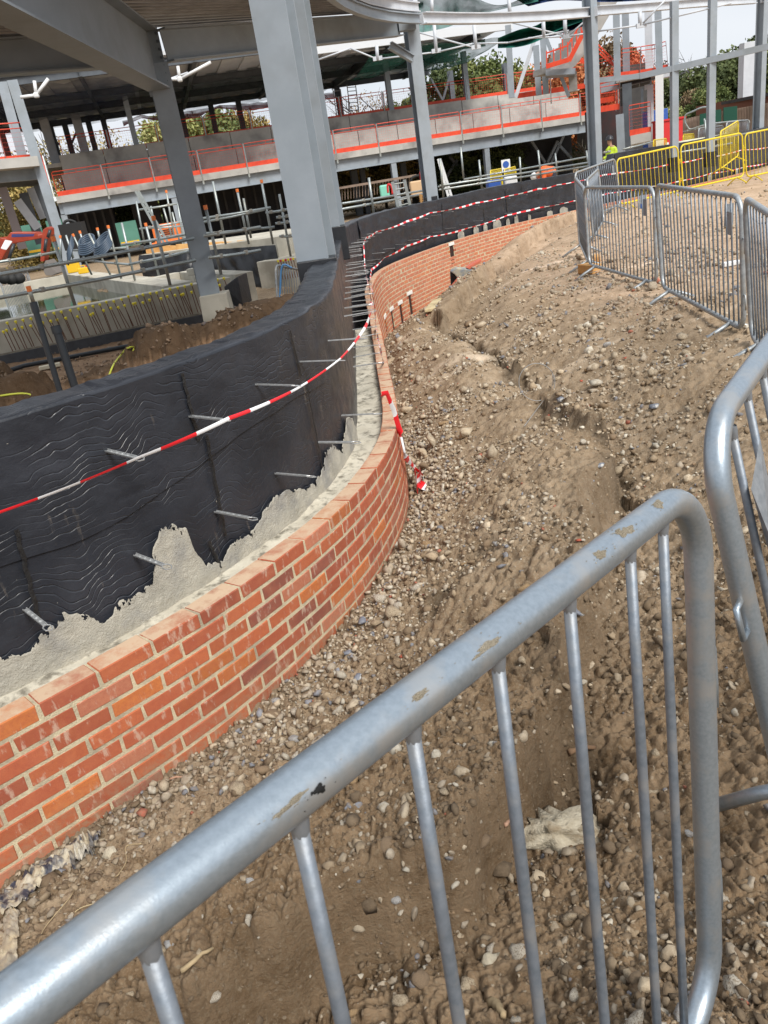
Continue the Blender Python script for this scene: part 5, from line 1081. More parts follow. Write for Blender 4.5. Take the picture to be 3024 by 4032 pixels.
def netmat(name, col, a):
    m = bpy.data.materials.new(name); m.use_nodes = True; nt = m.node_tree; b = nt.nodes['Principled BSDF']; b.inputs['Base Color'].default_value = (*col, 1); b.inputs['Roughness'].default_value = .8
    n = N(nt, 'ShaderNodeTexNoise', Scale=1.1, Detail=4.0); tc = N(nt, 'ShaderNodeTexCoord'); nt.links.new(tc.outputs['Object'], n.inputs[0]); r = N(nt, 'ShaderNodeMapRange'); r.inputs[1].default_value = .3; r.inputs[2].default_value = .7; r.inputs[3].default_value = a-.2; r.inputs[4].default_value = a+.2
    nt.links.new(n.outputs[0], r.inputs[0]); nt.links.new(r.outputs[0], b.inputs['Alpha']); return m
NG = netmat('green_safety_net', (.01, .12, .085), .62); NB = netmat('blue_safety_net', (.012, .035, .10), .34); NR = netmat('red_safety_net', (.22, .02, .03), .75); NK = netmat('dark_safety_net', (.02, .05, .05), .38)
def net(name, ua, ub, b0, b1, sag, mt, label, z=ZR, seed=1, nu=60):
    t = np.linspace(0, 1, nu); s = np.linspace(0, 1, 20); V = np.zeros((nu, 20, 3))
    for i in range(nu):
        for j in range(20):
            u = ua+(ub-ua)*t[i]; k = (u/5.3) % 1; sg = sag*4*k*(1-k)*(.3+.7*math.sin(PI*s[j])); V[i, j] = FP(u, b0+(b1-b0)*s[j], z-sg+.12*fbm(np.array(u*1.3), np.array(s[j]*6), 3, seed))
    o = gridmesh(name, V, mt); tag(o, label, 'safety net')
net('safety_net', -15, 5.2, -3, 15, .45, NB, 'dark blue safety net sagging under the roof at the left')
net('safety_net', 5.4, 17.5, 3.5, 15, .45, NK, 'dark green black net slung under the middle of the roof', seed=2)
net('safety_net', 17.7, FL_*.8, .2, 9, .75, NG, 'green safety net bulging under the roof at the right end', seed=3)
net('safety_net', 4., 19.0, 14.5, 16.0, .5, NR, 'strip of dark red netting along the rear eaves', z=ZR-.1, seed=4)
# green netting rolled out past the roof end
V = np.zeros((50, 14, 3)); qs_ = catmull(np.array([(1900., 60.), (2000., 120.), (2080., 125.), (2160., 95.), (2250., 75.), (2320., 60.)]), 10)[:50]
def ribbon(name, top, bot, D, mt, label, seed, cat='safety net'):
    n = 50; tp = catmull(np.array(top, float), 12); bp = catmull(np.array(bot, float), 12); ti = np.linspace(0, len(tp)-1, n).astype(int); bi = np.linspace(0, len(bp)-1, n).astype(int); V = np.zeros((n, 14, 3))
    for i in range(n):
        for j in range(14):
            s = j/13; q = tp[ti[i]]*(1-s)+bp[bi[i]]*s; V[i, j] = ond(q, D+1.4*math.sin(PI*s)+.5*fbm(np.array(i*.25), np.array(s*4), 3, seed))
    o = gridmesh(name, V, mt); return tag(o, label, cat)
NG2 = mat('green_sheet', (.015, .20, .14), .55, 0, (.01, .10, .08), 2, 4, .4, 6); NB2 = mat('blue_sheet', (.012, .04, .15), .5, 0, (.005, .015, .05), 2, 4, .4, 6)
ribbon('green_netting', [(1640, -60), (1800, -40), (1960, 20), (2110, -30)], [(1650, 130), (1760, 108), (1880, 60), (2120, 5)], 33, netmat('green_mesh_near', (.02, .13, .10), .8), 'big swag of green netting high above the curved beam', 5)
ribbon('green_netting', [(1960, 150), (2040, 118), (2110, 100), (2190, 60), (2330, 25)], [(1960, 190), (2040, 185), (2110, 165), (2200, 118), (2330, 70)], 38, NG2, 'roll of bright green sheeting drooping past the end of the roof', 6)
ribbon('blue_netting', [(2130, 105), (2190, 80), (2250, 82), (2310, 70)], [(2110, 150), (2180, 140), (2250, 120), (2320, 95)], 39.5, NB2, 'dark blue sheeting bunched beside the bright green roll', 7)
ribbon('blue_netting', [(2000, -20), (2200, -60), (2400, -60), (2560, -40)], [(2080, 25), (2200, 2), (2400, 8), (2590, -2)], 34, NB2, 'blue netting along the top edge of the picture above the beam', 8)
# walkway rails along the right part of the roof
def rail3(pts, r, mt, label, cat, posts=None): 
    m = MB(); m.tube(pts, r, 6); return tag(m.build('roof_rail', mt, smooth=True), label, cat)
rail3([fac((1380, 205), 1), fac((1700, 170), 1), fac((2010, 95), 1)], .06, STEEL_L, 'white handrail running along the front edge of the roof', 'rail')
# tension rods and pendants under the canopy line
RT = root('tie_rods', tuple(ond((1700, 200), 24)), 'thin white tie rods and hanging posts in a shallow zigzag behind the curved beam', 'bracing')
def rod(a, b, D, r=.022, D2=None): m = MB(); m.tube([ond(a, D), ond(b, D2 or D)], r, 6); m.build('rod', STEEL_L, RT, smooth=True)
for a, b in [((1240, 240), (1380, 190)), ((1380, 190), (1485, 233)), ((1485, 233), (1720, 205)), ((1720, 205), (1860, 172)), ((1860, 172), (2000, 168)), ((1620, 120), (1870, 188)), ((2000, 168), (2240, 120)), ((2080, 150), (2235, 143)), ((2235, 143), (2330, 128)), ((2355, 123), (2525, 98)), ((2525, 98), (2880, 12)), ((2000, 85), (2235, 143)), ((2525, 98), (2620, 0)), ((2235, 143), (2330, 60)), ((740, 285), (600, 335))]: rod(a, b, 24)
for a, b in [((1483, 180), (1487, 238)), ((1709, 92), (1718, 205)), ((1866, 96), (1874, 190)), ((2139, 82), (2142, 145)), ((2224, 72), (2226, 140)), ((2519, 45), (2521, 100)), ((1700, -10), (1701, 50)), ((2003, -10), (2008, 60))]: rod(a, b, 24, .05)
for q in [(1487, 230), (1718, 200), (1874, 185), (2235, 143), (2525, 100)]: m = MB(); m.box(ond(q, 24), (.25, .06, .10)); m.build('node_plate', STEEL_L, RT)
for i, (v, a, b) in enumerate([((700, 260), (668, 312), (830, 245)), ((135, 318), (80, 383), (190, 310))]):
    rr_ = root('roof_strut', tuple(ond(v, 15)), ['white strut node hanging under the roof right of the left column', 'white strut node hanging under the roof at far left'][i], 'strut')
    c_ = (708, 312) if i == 0 else (143, 375)
    for e in (v, a, b): m = MB(); m.tube([ond(c_, 15), ond(e, 15)], .026, 8); m.build('arm', WHITE, rr_, smooth=True)
    m = MB(); m.box(ond(c_, 15), (.08, .08, .08)); m.build('node', WHITE, rr_, bevel=.02)
# ---- left block of the building
lb = root('left_block', tuple(ond((60, 700), 33)), 'left bay of the building with a raised slab and tall pale columns', 'building')
def lbar(a, b, D, w, h, nm, mt): m = MB(); m.bar(ond(a, D), ond(b, D), w, h); m.build(nm, mt, lb)
lbar((-80, 668), (150, 648), 30, 3, .28, 'slab', PRECAST); lbar((-80, 700), (150, 680), 29.5, .25, .40, 'edge_beam', STEEL)
lbar((48, 318), (282, 1075), 29., .30, .30, 'column', STEEL); lbar((8, 325), (95, 640), 31, .34, .3, 'column', STEEL)
lbar((68, 790), (150, 900), 32, .3, .3, 'column', STEEL_L); lbar((150, 730), (240, 960), 36, .35, .35, 'column', STEEL_D); lbar((92, 760), (160, 960), 36, .4, .35, 'column', STEEL_D); lbar((10, 740), (90, 980), 33, .7, .3, 'column', mat('pinkish_clad_column', (.34, .30, .31), .7)); lbar((118, 740), (172, 860), 37, .3, .3, 'column', STEEL_L)
m = MB(); a = ond((-200, 735), 30); b = ond((260, 690), 40); 
lbar((-200, 716), (160, 700), 34, 8, .15, 'soffit', DARK)
# ---- orange edge protection panels
def guard_parts(w=2.6, h=1.15, mt=REDW):
    rt = empty('edge_guard'); m = MB(); m.tube([(0, 0, .1), (0, 0, h-.06), (.06, 0, h), (w-.06, 0, h), (w, 0, h-.06), (w, 0, .1)], .021, 6); m.tube([(0, 0, h-.16), (w, 0, h-.16)], .016, 5); reg(rt, m.build('frame', mt, rt))
    m = MB(); m.box((w/2, 0, .10), (w, .02, .24)); reg(rt, m.build('toe_board', mt, rt)); m = MB()
    for x in np.arange(.13, w-.05, .13): m.tube([(x, .0, .22), (x, 0, h-.16)], .003, 3, cap=False)
    for z in np.arange(.35, h-.2, .13): m.tube([(0, .01, z), (w, .01, z)], .003, 3, cap=False)
    m.tube([(w/2, 0, h-.16), (w/2, 0, h)], .016, 5); reg(rt, m.build('mesh_infill', mt, rt))
    m = MB(); m.tube([(w+.06, -.05, -.42), (w+.06, -.05, h+.02)], .038, 6); m.box((w+.06, -.05, -.42), (.10, .12, .16)); reg(rt, m.build('post', SC, rt)); return rt
gp = guard_parts(); used_g = [False]
def guard(P0, P1, label, group, z=0):
    rt = gp if not used_g[0] else copy_tree(gp); used_g[0] = True
    P0 = np.array(P0, float); P1 = np.array(P1, float); u = (P1-P0); L_ = np.linalg.norm(u); u /= L_; n = np.cross((0, 0, 1.), u); n /= np.linalg.norm(n); v = np.cross(u, n); s = L_/2.68
    rt.matrix_world = Matrix([[u[0]*s, n[0], v[0], P0[0]], [u[1]*s, n[1], v[1], P0[1]], [u[2]*s, n[2], v[2], P0[2]], [0, 0, 0, 1]]); tag(rt, label, 'guard panel', group)
ng = 13; gu = np.linspace(.15, FL_-.1, ng+1)
for i in range(ng):
    lab = 'leftmost orange guard panel on the first floor edge' if i == 0 else 'last orange guard panel at the right end of the first floor edge' if i == ng-1 else '%s orange guard panel from the left along the first floor edge' % ORD[i]
    guard(FP(gu[i], .06, ZS), FP(gu[i+1], .06, ZS), lab, 'orange guard panels along the first floor edge')
for i in range(11):
    ua = .5+i*2.72; guard(FP(ua, 5.1, 3.66), FP(ua+2.66, 5.1, 3.66), '%s orange guard panel from the left on top of the terrace wall' % ('leftmost' if i == 0 else ORD[i]), 'orange guard panels along the top of the terrace wall')
for a, b, D0, D1, lab in [((-60, 655), (30, 645), 29.8, 29.8, 'orange guard panel on the raised left bay, cut by the picture edge'), ((30, 645), (142, 635), 29.8, 29.8, 'orange guard panel on the raised left bay next to the tall column')]: guard(ond(a, D0), ond(b, D1), lab, 'orange guard panels on the left bay')
guard(ond((150, 640), 31), ond((198, 742), 33.5), 'orange guard panel running steeply beside the tall left column', 'orange guard panels on the left bay')
# ---- concrete stair, landing and frames on the right
st = root('concrete_stair', tuple(ond((2250, 270), 44)), 'pale concrete stair flight with stepped treads climbing to the upper right', 'stair')
Ds = 44; und = [(2165, 262), (2240, 270), (2285, 262), (2320, 235), (2395, 70), (2420, -30)]; 
tp = []; A0 = np.array([2172., 250.]); B0 = np.array([2300., 60.])
for k in range(14):
    t = k/14; x = 2222+(2400-2222)*t; y = 245-(245+35)*t; tp += [(x, y), (x, y-20), (x+12.7, y-20)]
poly = [(2168, 282), (2168, 258), (2222, 250)]+tp+[(2425, -55), (2440, -10), (2330, 180), (2262, 262), (2240, 276)]
m = MB(); P = [ond(q, Ds) for q in poly]; m.prism(P, (-.5, 1.5, 0)); m.build('flight', PRECAST, st)
m = MB(); m.bar(ond((2150, 292), Ds+.3), ond((2265, 285), Ds+.3), 1.6, .25); m.build('landing_beam', STEEL, st); m = MB(); m.bar(ond((2254, 285), Ds+1), ond((2258, 360), Ds+1), .5, .4); m.build('pier', PRECAST, st)
sr = root('stair_guards', tuple(ond((2250, 200), 43)), 'orange guard rails following the concrete stair', 'guard rail')
def rbar(a, b, D=43.2, w=.05, mt=REDW, h=.05, nm='rail', p=None): m = MB(); m.bar(ond(a, D), ond(b, D), w, h); m.build(nm, mt, p or sr)
for a, b, h in [((2150, 262), (2240, 235), .20), ((2240, 240), (2310, 105), .20), ((2150, 210), (2235, 180), .06), ((2235, 180), (2300, 70), .06), ((2205, 150), (2270, 75), .06), ((2245, 110), (2300, 50), .06), ((2285, 235), (2320, 250), .2), ((2355, 175), (2420, 240), .06), ((2355, 190), (2420, 255), .06), ((2360, 210), (2420, 262), .06)]: rbar(a, b, h=h)
for x, y0, y1 in [(2152, 200, 262), (2180, 190, 255), (2207, 175, 250), (2235, 165, 240), (2252, 130, 215), (2270, 105, 185), (2288, 85, 150), (2215, 155, 200)]: rbar((x, y0), (x+1, y1))
brc = root('right_bracing', tuple(ond((2060, 300), 46)), 'white and grey diagonal tubes and posts left of the concrete stair', 'bracing')
for a, b, w, mt in [((2120, 110), (2030, 385), .18, STEEL_L), ((2150, 150), (2240, 380), .18, STEEL), ((2135, 100), (2150, 370), .30, STEEL), ((2110, 180), (2122, 375), .3, STEEL), ((2000, 100), (2015, 385), .3, STEEL), ((2300, 75), (2240, 135), .16, WHITE)]: rbar(a, b, 46, w, mt, w, 'member', brc)
# guards beside the stair foot and on the landing
for a, b, D, lab in [((2038, 386), (2170, 366), 47, 'orange guard panel on the upper floor left of the stair foot'), ((2170, 366), (2310, 345), 47, 'orange guard panel on the upper floor under the stair'), ((2365, 340), (2420, 325), 44, 'dense orange guard panel beside the right hand columns'),
                     ((2442, 305), (2520, 296), 43, 'orange guard panel on the left part of the high landing'), ((2520, 296), (2575, 288), 43, 'orange guard panel in the middle of the high landing'), ((2575, 288), (2632, 272), 43.5, 'orange guard panel on the outer end of the high landing'),
                     ((2365, 440), (2442, 428), 41, 'orange guard panel closing the right end of the first floor'), ((2480, 535), (2566, 520), 38, 'orange guard panel on the low platform by the blue door'), ((2365, 405), (2425, 395), 47, 'orange guard panel behind the end of the first floor')]:
    guard(ond(a, D), ond(b, D), lab, 'orange guard panels around the stair and landings')
rfm = root('landing_block', tuple(ond((2560, 420), 42)), 'right end of the building with white columns, high landing and low platform', 'building')
def rb_(a, b, D, w, h, nm, mt): m = MB(); m.bar(ond(a, D), ond(b, D), w, h); m.build(nm, mt, rfm)
rb_((2430, 325), (2600, 292), 43.2, 3.5, .22, 'landing_slab', PRECAST); rb_((2365, 350), (2660, 275), 42.8, .2, .36, 'landing_beam', STEEL); rb_((2590, 298), (2645, 286), 42.5, .8, .3, 'landing_end', STEEL_L)
for a, b, w, mt, D in [((2426, 30), (2432, 350), .30, STEEL, 43), ((2462, 50), (2468, 330), .32, STEEL, 44.5), ((2552, 40), (2556, 275), .34, STEEL_L, 45), ((2590, 30), (2597, 290), .30, STEEL, 43), ((2596, 290), (2598, 585), .34, WHITE, 41), ((2560, 335), (2565, 590), .28, STEEL_L, 43), ((2468, 330), (2476, 600), .4, STEEL_D, 41), ((2440, 450), (2448, 630), .34, STEEL, 40), ((2528, 350), (2532, 560), .12, STEEL_D, 47), ((2560, 340), (2538, 345), .2, STEEL_L, 43)]: rb_(a, b, D, w, w, 'column', mt)
rb_((2440, 345), (2560, 318), 44, 4, .12, 'soffit', DARK); m = MB(); m.box(ond((2505, 440), 49), (1.6, .4, 4.5)); m.build('boarding', DARK2, rfm); rb_((2484, 552), (2562, 536), 38.2, 1.6, .34, 'platform', PRECAST); rb_((2484, 566), (2562, 552), 38.1, .3, .26, 'platform_beam', WHITE)
m = MB(); m.box(ond((2392, 590), 48), (2.2, .4, 4)); m.build('back_wall', mat('dark_red_panel', (.05, .015, .015), .8, 0, (.02, .02, .022), 1.5, 3), rfm)
# ---- welfare: doors, skips, tanks, signs
def thing_box(q, D, sz, mt, label, cat, name, rot=0., bevel=.02, extra=None):
    p = ond(q, D); m = MB(); m.box((p[0], p[1], p[2]), sz, np.array(Matrix.Rotation(rot, 3, 'Z'))); o = m.build(name, mt, bevel=bevel); pinv[o.name] = Matrix.Identity(4); tag(o, label, cat); return o, p
o, p = thing_box((2580, 520), 44, (.9, .9, 1.9), BLUE, 'dark blue site toilet cabin behind the white column', 'cabin', 'site_toilet'); m = MB(); m.box(p+(0, -.47, -.05), (.62, .03, 1.6)); m.build('door', BLUE, o, bevel=.01); m = MB(); m.box(p+(.2, -.5, .35), (.16, .02, .25)); m.build('notice', WHITE, o)
o, p = thing_box((2632, 545), 42, (1.15, .9, 1.5), REDP, 'bright red steel site box with white notices', 'site box', 'red_site_box'); m = MB(); m.box(p+(0, 0, .78), (1.25, 1.0, .08)); m.build('lid', REDP, o)
for dx, dz in ((.1, .45), (.12, .05), (-.25, -.25)): m = MB(); m.box(p+(dx, -.46, dz), (.16, .02, .18)); m.build('notice', WHITE, o, bevel=.005)
o, p = thing_box((1992, 654), 33, (.34, .03, .46), WHITE, 'small white site sign with a blue round symbol', 'sign', 'site_sign', bevel=.004); m = MB(); a = np.linspace(0, 2*PI, 20)[:-1]; m.add([(p[0], p[1]-.03, p[2]+.06)]+[(p[0]+.12*math.cos(t), p[1]-.03, p[2]+.06+.12*math.sin(t)) for t in a], [(0, 1+(k+1) % 19, 1+k) for k in range(19)]); m.build('blue_disc', BLUE, o); m = MB(); m.box(p+(0, -.025, -.14), (.24, .01, .07)); m.build('blue_panel', BLUE, o)
thing_box((1944, 732), 27, (.42, .42, .36), BLUE, 'blue plastic tub half hidden behind the black wall', 'tub', 'blue_tub', bevel=.05); thing_box((2010, 718), 27, (.40, .3, .36), WHITE, 'white plastic tub behind the black wall', 'tub', 'white_tub', bevel=.05)
o, p = thing_box((1514, 752), 31, (.34, .3, .42), mat('mint_plastic', (.20, .55, .42), .5), 'mint green plastic cabinet beside the red hoop', 'cabinet', 'green_cabinet', bevel=.05)
m = MB(); P = catmull(np.array([ond(q, 26) for q in [(1528, 760), (1526, 730), (1536, 727), (1543, 740), (1545, 765)]]), 5); m.tube(P, .035, 6); tag(m.build('red_hoop', REDP, smooth=True), 'small red hoop rail beside the mint green cabinet', 'hoop')
thing_box((1665, 738), 25, (.75, .2, .42), mat('tan_board', (.62, .42, .24), .7), 'tan board leaning behind the guard rails left of the slim column', 'board', 'tan_board', bevel=.04)
m = MB(); p = ond((1672, 790), 17)
DCR = DC3+.8
for k in range(8): x = 1654+k*6; m.tube([ond((x, 768-k), DCR), ond((x+2, 797-k), DCR)], .008, 4)
for k in range(4): m.tube([ond((1650, 772+k*7), DCR), ond((1698, 763+k*7), DCR)], .008, 4)
m.bar(ond((1654, 764), DCR), ond((1660, 800), DCR), .06, .05); tag(m.build('timber_mesh_crate', WOOD), 'small timber and mesh frame behind the wall beside the slim column', 'crate')
o, p = thing_box((1670, 700), 30, (.30, .3, .5), REDP, 'red drum on end behind the slim canopy column', 'drum', 'red_drum', bevel=.08)
m = MB(); P = catmull(np.array([ond(q, 30) for q in [(1625, 740), (1620, 705), (1645, 692), (1690, 690)]]), 5); m.tube(P, .05, 6); tag(m.build('black_hoop', RUBBER, smooth=True), 'black roll bar of a small machine behind the rails', 'machine')
m = MB(); P = catmull(np.array([ond(q, 29) for q in [(252, 905), (255, 875), (275, 868), (298, 878), (308, 905)]]), 5); m.tube(P, .05, 6); m.box(ond((285, 930), 29), (.9, .5, .8)); tag(m.build('black_machine', RUBBER), 'black dumper roll bar in the dark bay right of the left column', 'machine')
o, p = thing_box((660, 920), 27, (.85, .4, .62), ORG, 'orange compressor housing behind the scaffold', 'compressor', 'orange_compressor', bevel=.06)
for k in range(5): m = MB(); m.box(p+(0, -.21, -.12+k*.06), (.5, .02, .025)); m.build('grille_slat', RUBBER, o)
o, p = thing_box((655, 955), 26.5, (.9, .1, .1), ORG, 'orange foot rail of the compressor frame', 'frame', 'compressor_frame')
# green debris sheets on the fence behind
SHT = [((505, 920), 38, .9, 1.0, 'pale green sheet on the rear fence between the dark cores'), ((130, 945), 40, .7, 1.3, 'left green sheet seen past the digger boom'), ((228, 930), 40, .7, 1.4, 'green sheet seen between the digger arm and the left column'), ((160, 930), 40.5, .3, 1.3, 'narrow green sheet just right of the digger boom')]
for q, D, w, h, lab in SHT: o, p = thing_box(q, D, (w, .05, h), TEAL, lab, 'sheet', 'green_sheet', bevel=0); m = MB(); m.box(p+(0, -.04, -h*.36), (w*.9, .02, .1)); m.build('yellow_strip', YPL, o)
for i, (a, b, D) in enumerate([((1335, 760), (1430, 745), 31), ((1935, 690), (1972, 680), 31), ((1975, 682), (2030, 670), 31), ((1850, 720), (1860, 715), 29), ((1838, 735), (1875, 728), 29), ((2000, 672), (2040, 655), 32), ((2005, 675), (2030, 668), 30)][:4]):
    pass
labs = ['yellow crowd barrier beside the blue and white sign, left one', 'yellow crowd barrier beside the blue and white sign, right one', 'yellow crowd barrier at the far right behind the middle yellow one', 'yellow crowd barrier in front of the red site box', 'yellow crowd barrier tipped up on its corner by the green boards']
for lab, (a, b, D0, D1) in zip(labs, [((1930, 672), (1975, 664), 31, 31.5), ((1985, 668), (2030, 655), 31, 31.5), ((2690, 530), (2733, 527), 34, 34), ((2572, 552), (2625, 545), 36, 36), ((2836, 518), (2908, 474), 26, 26)]):
    bar_at(a, D0, b, D0+2.1, lab, None, 'yellow crowd barriers in the building plot', copy_tree(yproto))
for lab, (a, b, D0, D1) in zip(['grey crowd barrier behind the tank at the left edge', 'grey crowd barrier by the timber fence, left one', 'grey crowd barrier by the timber fence, right one'], [((-10, 1075), (110, 1068), 24, 23), ((2750, 506), (2850, 494), 31, 31), ((2860, 482), (2950, 472), 30, 30)]):
    bar_at(a, D0, b, D0+2.0, lab, None, 'grey crowd barriers in the building plot')
# ---- timber fence on the right, boards one by one
fr = root('timber_fence', tuple(ond((2860, 470), 38)), 'weathered vertical board fence with a brown sloping capping and green boards', 'fence')
fq0, fq1 = np.array([2690., 480.]), np.array([3060., 400.]); nb_ = 34
for k in range(nb_):
    t0, t1 = k/nb_, (k+.93)/nb_; D0 = 38-t0*4; x0 = 2690+370*t0; x1 = 2690+370*t1; y0 = 470-92*t0; b0 = 600-75*t0; m = MB()
    a, b, c_, d = ond((x0, y0), D0), ond((x1, y0-1), D0), ond((x1, b0), D0), ond((x0, b0), D0); e = np.array([0, .04, 0]); m.add([a, b, c_, d, a+e, b+e, c_+e, d+e], [(0, 1, 2, 3), (4, 7, 6, 5), (0, 4, 5, 1), (1, 5, 6, 2), (2, 6, 7, 3), (3, 7, 4, 0)]); m.build('board', FENCEW, fr)
m = MB(); m.bar(ond((2745, 437), 35.8), ond((3060, 378), 33.5), .12, .32); m.build('capping', mat('brown_capping', (.16, .06, .035), .8), fr); m = MB(); m.bar(ond((2820, 412), 35.5), ond((3060, 366), 33.5), .5, .10); m.build('roof_felt', DARK2, fr)
for x, y, D in ((2715, 540), 1, 1), : pass
for i, (xa, xb, ya, yb) in enumerate([(2757, 2792, 449, 495), (2792, 2840, 436, 482), (2850, 2903, 423, 478)]):
    m = MB(); P = [ond(q, 33.6) for q in [(xa, ya), (xb, ya-6), (xb, yb-4), (xa, yb)]]; m.prism(P, (0, .05, 0)); m.build('green_board', mat('dark_green_board', (.012, .09, .055), .6) if i == 0 else bpy.data.materials['dark_green_board'], fr)
m = MB(); m.box(ond((2938, 300), 36), (.42, .42, 2.2)); tag(m.build('pale_flue', STEEL_L, bevel=.01), 'tall pale square flue standing above the timber fence', 'flue')
for i, (q, D, w) in enumerate([((2832, 560), 30, 1.1), ((2740, 575), 30, 1.4)]): thing_box(q, D, (w, .6, .45), mat('cream_bag', (.58, .56, .42), .9) if i == 0 else bpy.data.materials['cream_bag'], ['right one of two cream bulk bags behind the black wall', 'left wider cream bulk bag behind the black wall'][i], 'bulk bag', 'bulk_bag', .1, .12)
# low fence in the distance under the slab
lf = root('low_board_fence', tuple(ond((1450, 710), 48)), 'low brown board fence in the distance under the first floor', 'fence')
for k in range(26):
    x = 1335+k*11.5; m = MB(); D = 48; m.bar(ond((x, 738-k*1.9), D), ond((x+1, 790-k*1.9), D), .17, .03); m.build('board', FENCEW, lf)
m = MB(); m.bar(ond((1330, 742), 47.8), ond((1640, 690), 47.8), .05, .12); m.build('rail', FENCEW, lf)
# ---- digger
dg = root('digger', tuple(ond((60, 1060), 26)), 'orange mini digger with its arm folded down, cut by the left edge', 'digger'); Dg = 26
RED2 = mat('digger_orange', (.36, .045, .015), .45, 0, (.25, .03, .012), 3, 3)
def dpl(poly, th, nm, mt, D=Dg): m = MB(); P = [ond(q, D) for q in poly]; m.prism(P, (.05, th, 0)); m.build(nm, mt, dg, bevel=.015)
dpl([(-40, 1010), (-40, 960), (0, 935), (22, 940), (40, 915), (140, 915), (150, 925), (175, 918), (178, 935), (140, 942), (75, 955), (45, 960), (28, 985), (5, 1025)], .35, 'boom', RED2)
dpl([(168, 905), (186, 893), (196, 900), (198, 925), (188, 940), (180, 985), (173, 1030), (158, 1030), (160, 985), (163, 935)], .25, 'dipper_arm', RED2, 25.8)
dpl([(172, 1040), (180, 1025), (200, 1048), (228, 1075), (205, 1086), (180, 1085), (172, 1070)], .6, 'bucket', mat('worn_bucket', (.17, .15, .135), .7), 25.6)
dpl([(45, 922), (130, 922), (125, 932), (45, 935)], .01, 'blue_stripe', mat('dark_blue_decal', (.03, .035, .14), .5), 25.75); dpl([(0, 980), (18, 945), (45, 950), (20, 985)], .01, 'white_decal', WHITE, 25.75)
for a, b in [((55, 960), (35, 1018)), ((182, 940), (176, 990)), ((188, 935), (198, 905))]: m = MB(); m.tube([ond(a, 25.7), ond(b, 25.7)], .045, 8); m.build('hydraulic_ram', BLKM, dg, smooth=True)
m = MB(); p = ond((-190, 1010), 26.5); m.box(p, (1.3, 1.2, .9)); m.build('body', RED2, dg, bevel=.06); m = MB(); m.box(p+(-.1, .2, .95), (.95, .95, 1.1)); m.build('cab', BLKM, dg, bevel=.08)
for sy in (-.45, .45): m = MB(); m.box(p+(.1, sy, -.65), (1.7, .3, .36)); m.build('track', RUBBER, dg, bevel=.14)
for k in range(3): m = MB(); c_ = ond((12+k*28, 1098+(k % 2)*3), 22); m.tube([c_, c_+(0, .2, 0)], .13, 14); tag(m.build('tyre', RUBBER, smooth=True), ['worn black tyre behind the grey barrier at the left edge', 'second worn black tyre behind the grey barrier', 'third tyre lying behind the grey barrier by the tank'][k], 'tyre')
# ---- access tower on the upper floor
tw = root('access_tower', tuple(fac((1395, 470), 9)), 'aluminium access tower standing on the upper floor', 'scaffold tower')
for xa, xb in ((1366, 1384), (1400, 1418), (1310, 1330), (1340, 1358)): m = MB(); m.tube([fac((xa, 335 if xa > 1350 else 350), 9), fac((xb, 480), 9)], .035, 6); m.build('leg', STEEL_L, tw)
for k in range(9): y = 345+k*15; m = MB(); m.tube([fac((1367+k*1.7, y), 9), fac((1401+k*1.7, y-3), 9)], .025, 5); m.build('rung', STEEL_L, tw)
for k in range(5): y = 360+k*24; m = MB(); m.tube([fac((1311+k*4, y), 9), fac((1341+k*4, y-4), 9)], .025, 5); m.build('rung', STEEL_L, tw)
for a, b in [((1344, 380), (1378, 410)), ((1345, 420), (1390, 440)), ((1412, 380), (1520, 480)), ((1372, 410), (1375, 478))]: m = MB(); m.tube([fac(a, 9), fac(b, 9)], .03, 5); m.build('brace', STEEL_L, tw)
# ------------------------------------------------------------------ people
def person(name, J, E, R, mats, label, parts):
    rt = root(name, tuple(J['pelvis']), label, 'person')
    keys = list(J); idx = {k: i for i, k in enumerate(keys)}; me = bpy.data.meshes.new('body'); me.from_pydata([tuple(map(float, J[k])) for k in keys], [(idx[a], idx[b]) for a, b in E], []); me.materials.append(mats)
    o = link('body', me, rt); o.modifiers.new('s', 'SKIN'); sk = me.skin_vertices[0].data
    for k in keys: sk[idx[k]].radius = (R[k], R[k]); sk[idx[k]].use_root = (k == 'pelvis')
    s = o.modifiers.new('u', 'SUBSURF'); s.levels = 2; s.render_levels = 2
    for nm, pts, rad, mt in parts: m = MB(); m.tube(pts, rad, 12); m.build(nm, mt, rt, smooth=True)
    return rt
HV = mat('hi_vis_yellow', (.62, .80, .04), .6, 0, (.45, .62, .03), 8, 3, .3, 20); NAVY = mat('dark_navy_trousers', (.02, .022, .035), .8); SKIN = mat('skin', (.45, .25, .17), .6); HVO = mat('hi_vis_orange', (.90, .16, .03), .6, 0, (.7, .11, .02), 8, 3, .3, 20); BHAT = mat('black_hard_hat', (.02, .02, .025), .4)
def fig(px, zf, D, face, bend=0.):
    b = ond(px, D); b[2] = zf; f = np.array([math.cos(face), math.sin(face), 0]); s = np.array([-f[1], f[0], 0]); up = np.array([0, 0, 1.])
    def P(x, y, z): return b+f*x+s*y+up*z
    return P
P = fig((2412, 640), -1.62, 31.0, math.radians(170))
J = dict(pelvis=P(0, 0, .95), belly=P(.02, 0, 1.1), chest=P(.02, 0, 1.32), neck=P(.05, 0, 1.50), jaw=P(.09, 0, 1.60), head=P(.08, 0, 1.71), hl=P(0, .1, .9), kl=P(.06, .12, .5), al=P(-.02, .13, .08), tl=P(.14, .14, .03), hr=P(0, -.1, .9), kr=P(.0, -.12, .5), ar=P(-.1, -.13, .08), tr=P(.06, -.14, .03),
         sl=P(.0, .19, 1.43), el=P(.08, .25, 1.16), wl=P(.32, .16, 1.12), fl=P(.42, .12, 1.14), sr=P(.0, -.19, 1.43), er=P(.06, -.25, 1.16), wr=P(.30, -.12, 1.10), fr=P(.40, -.08, 1.12))
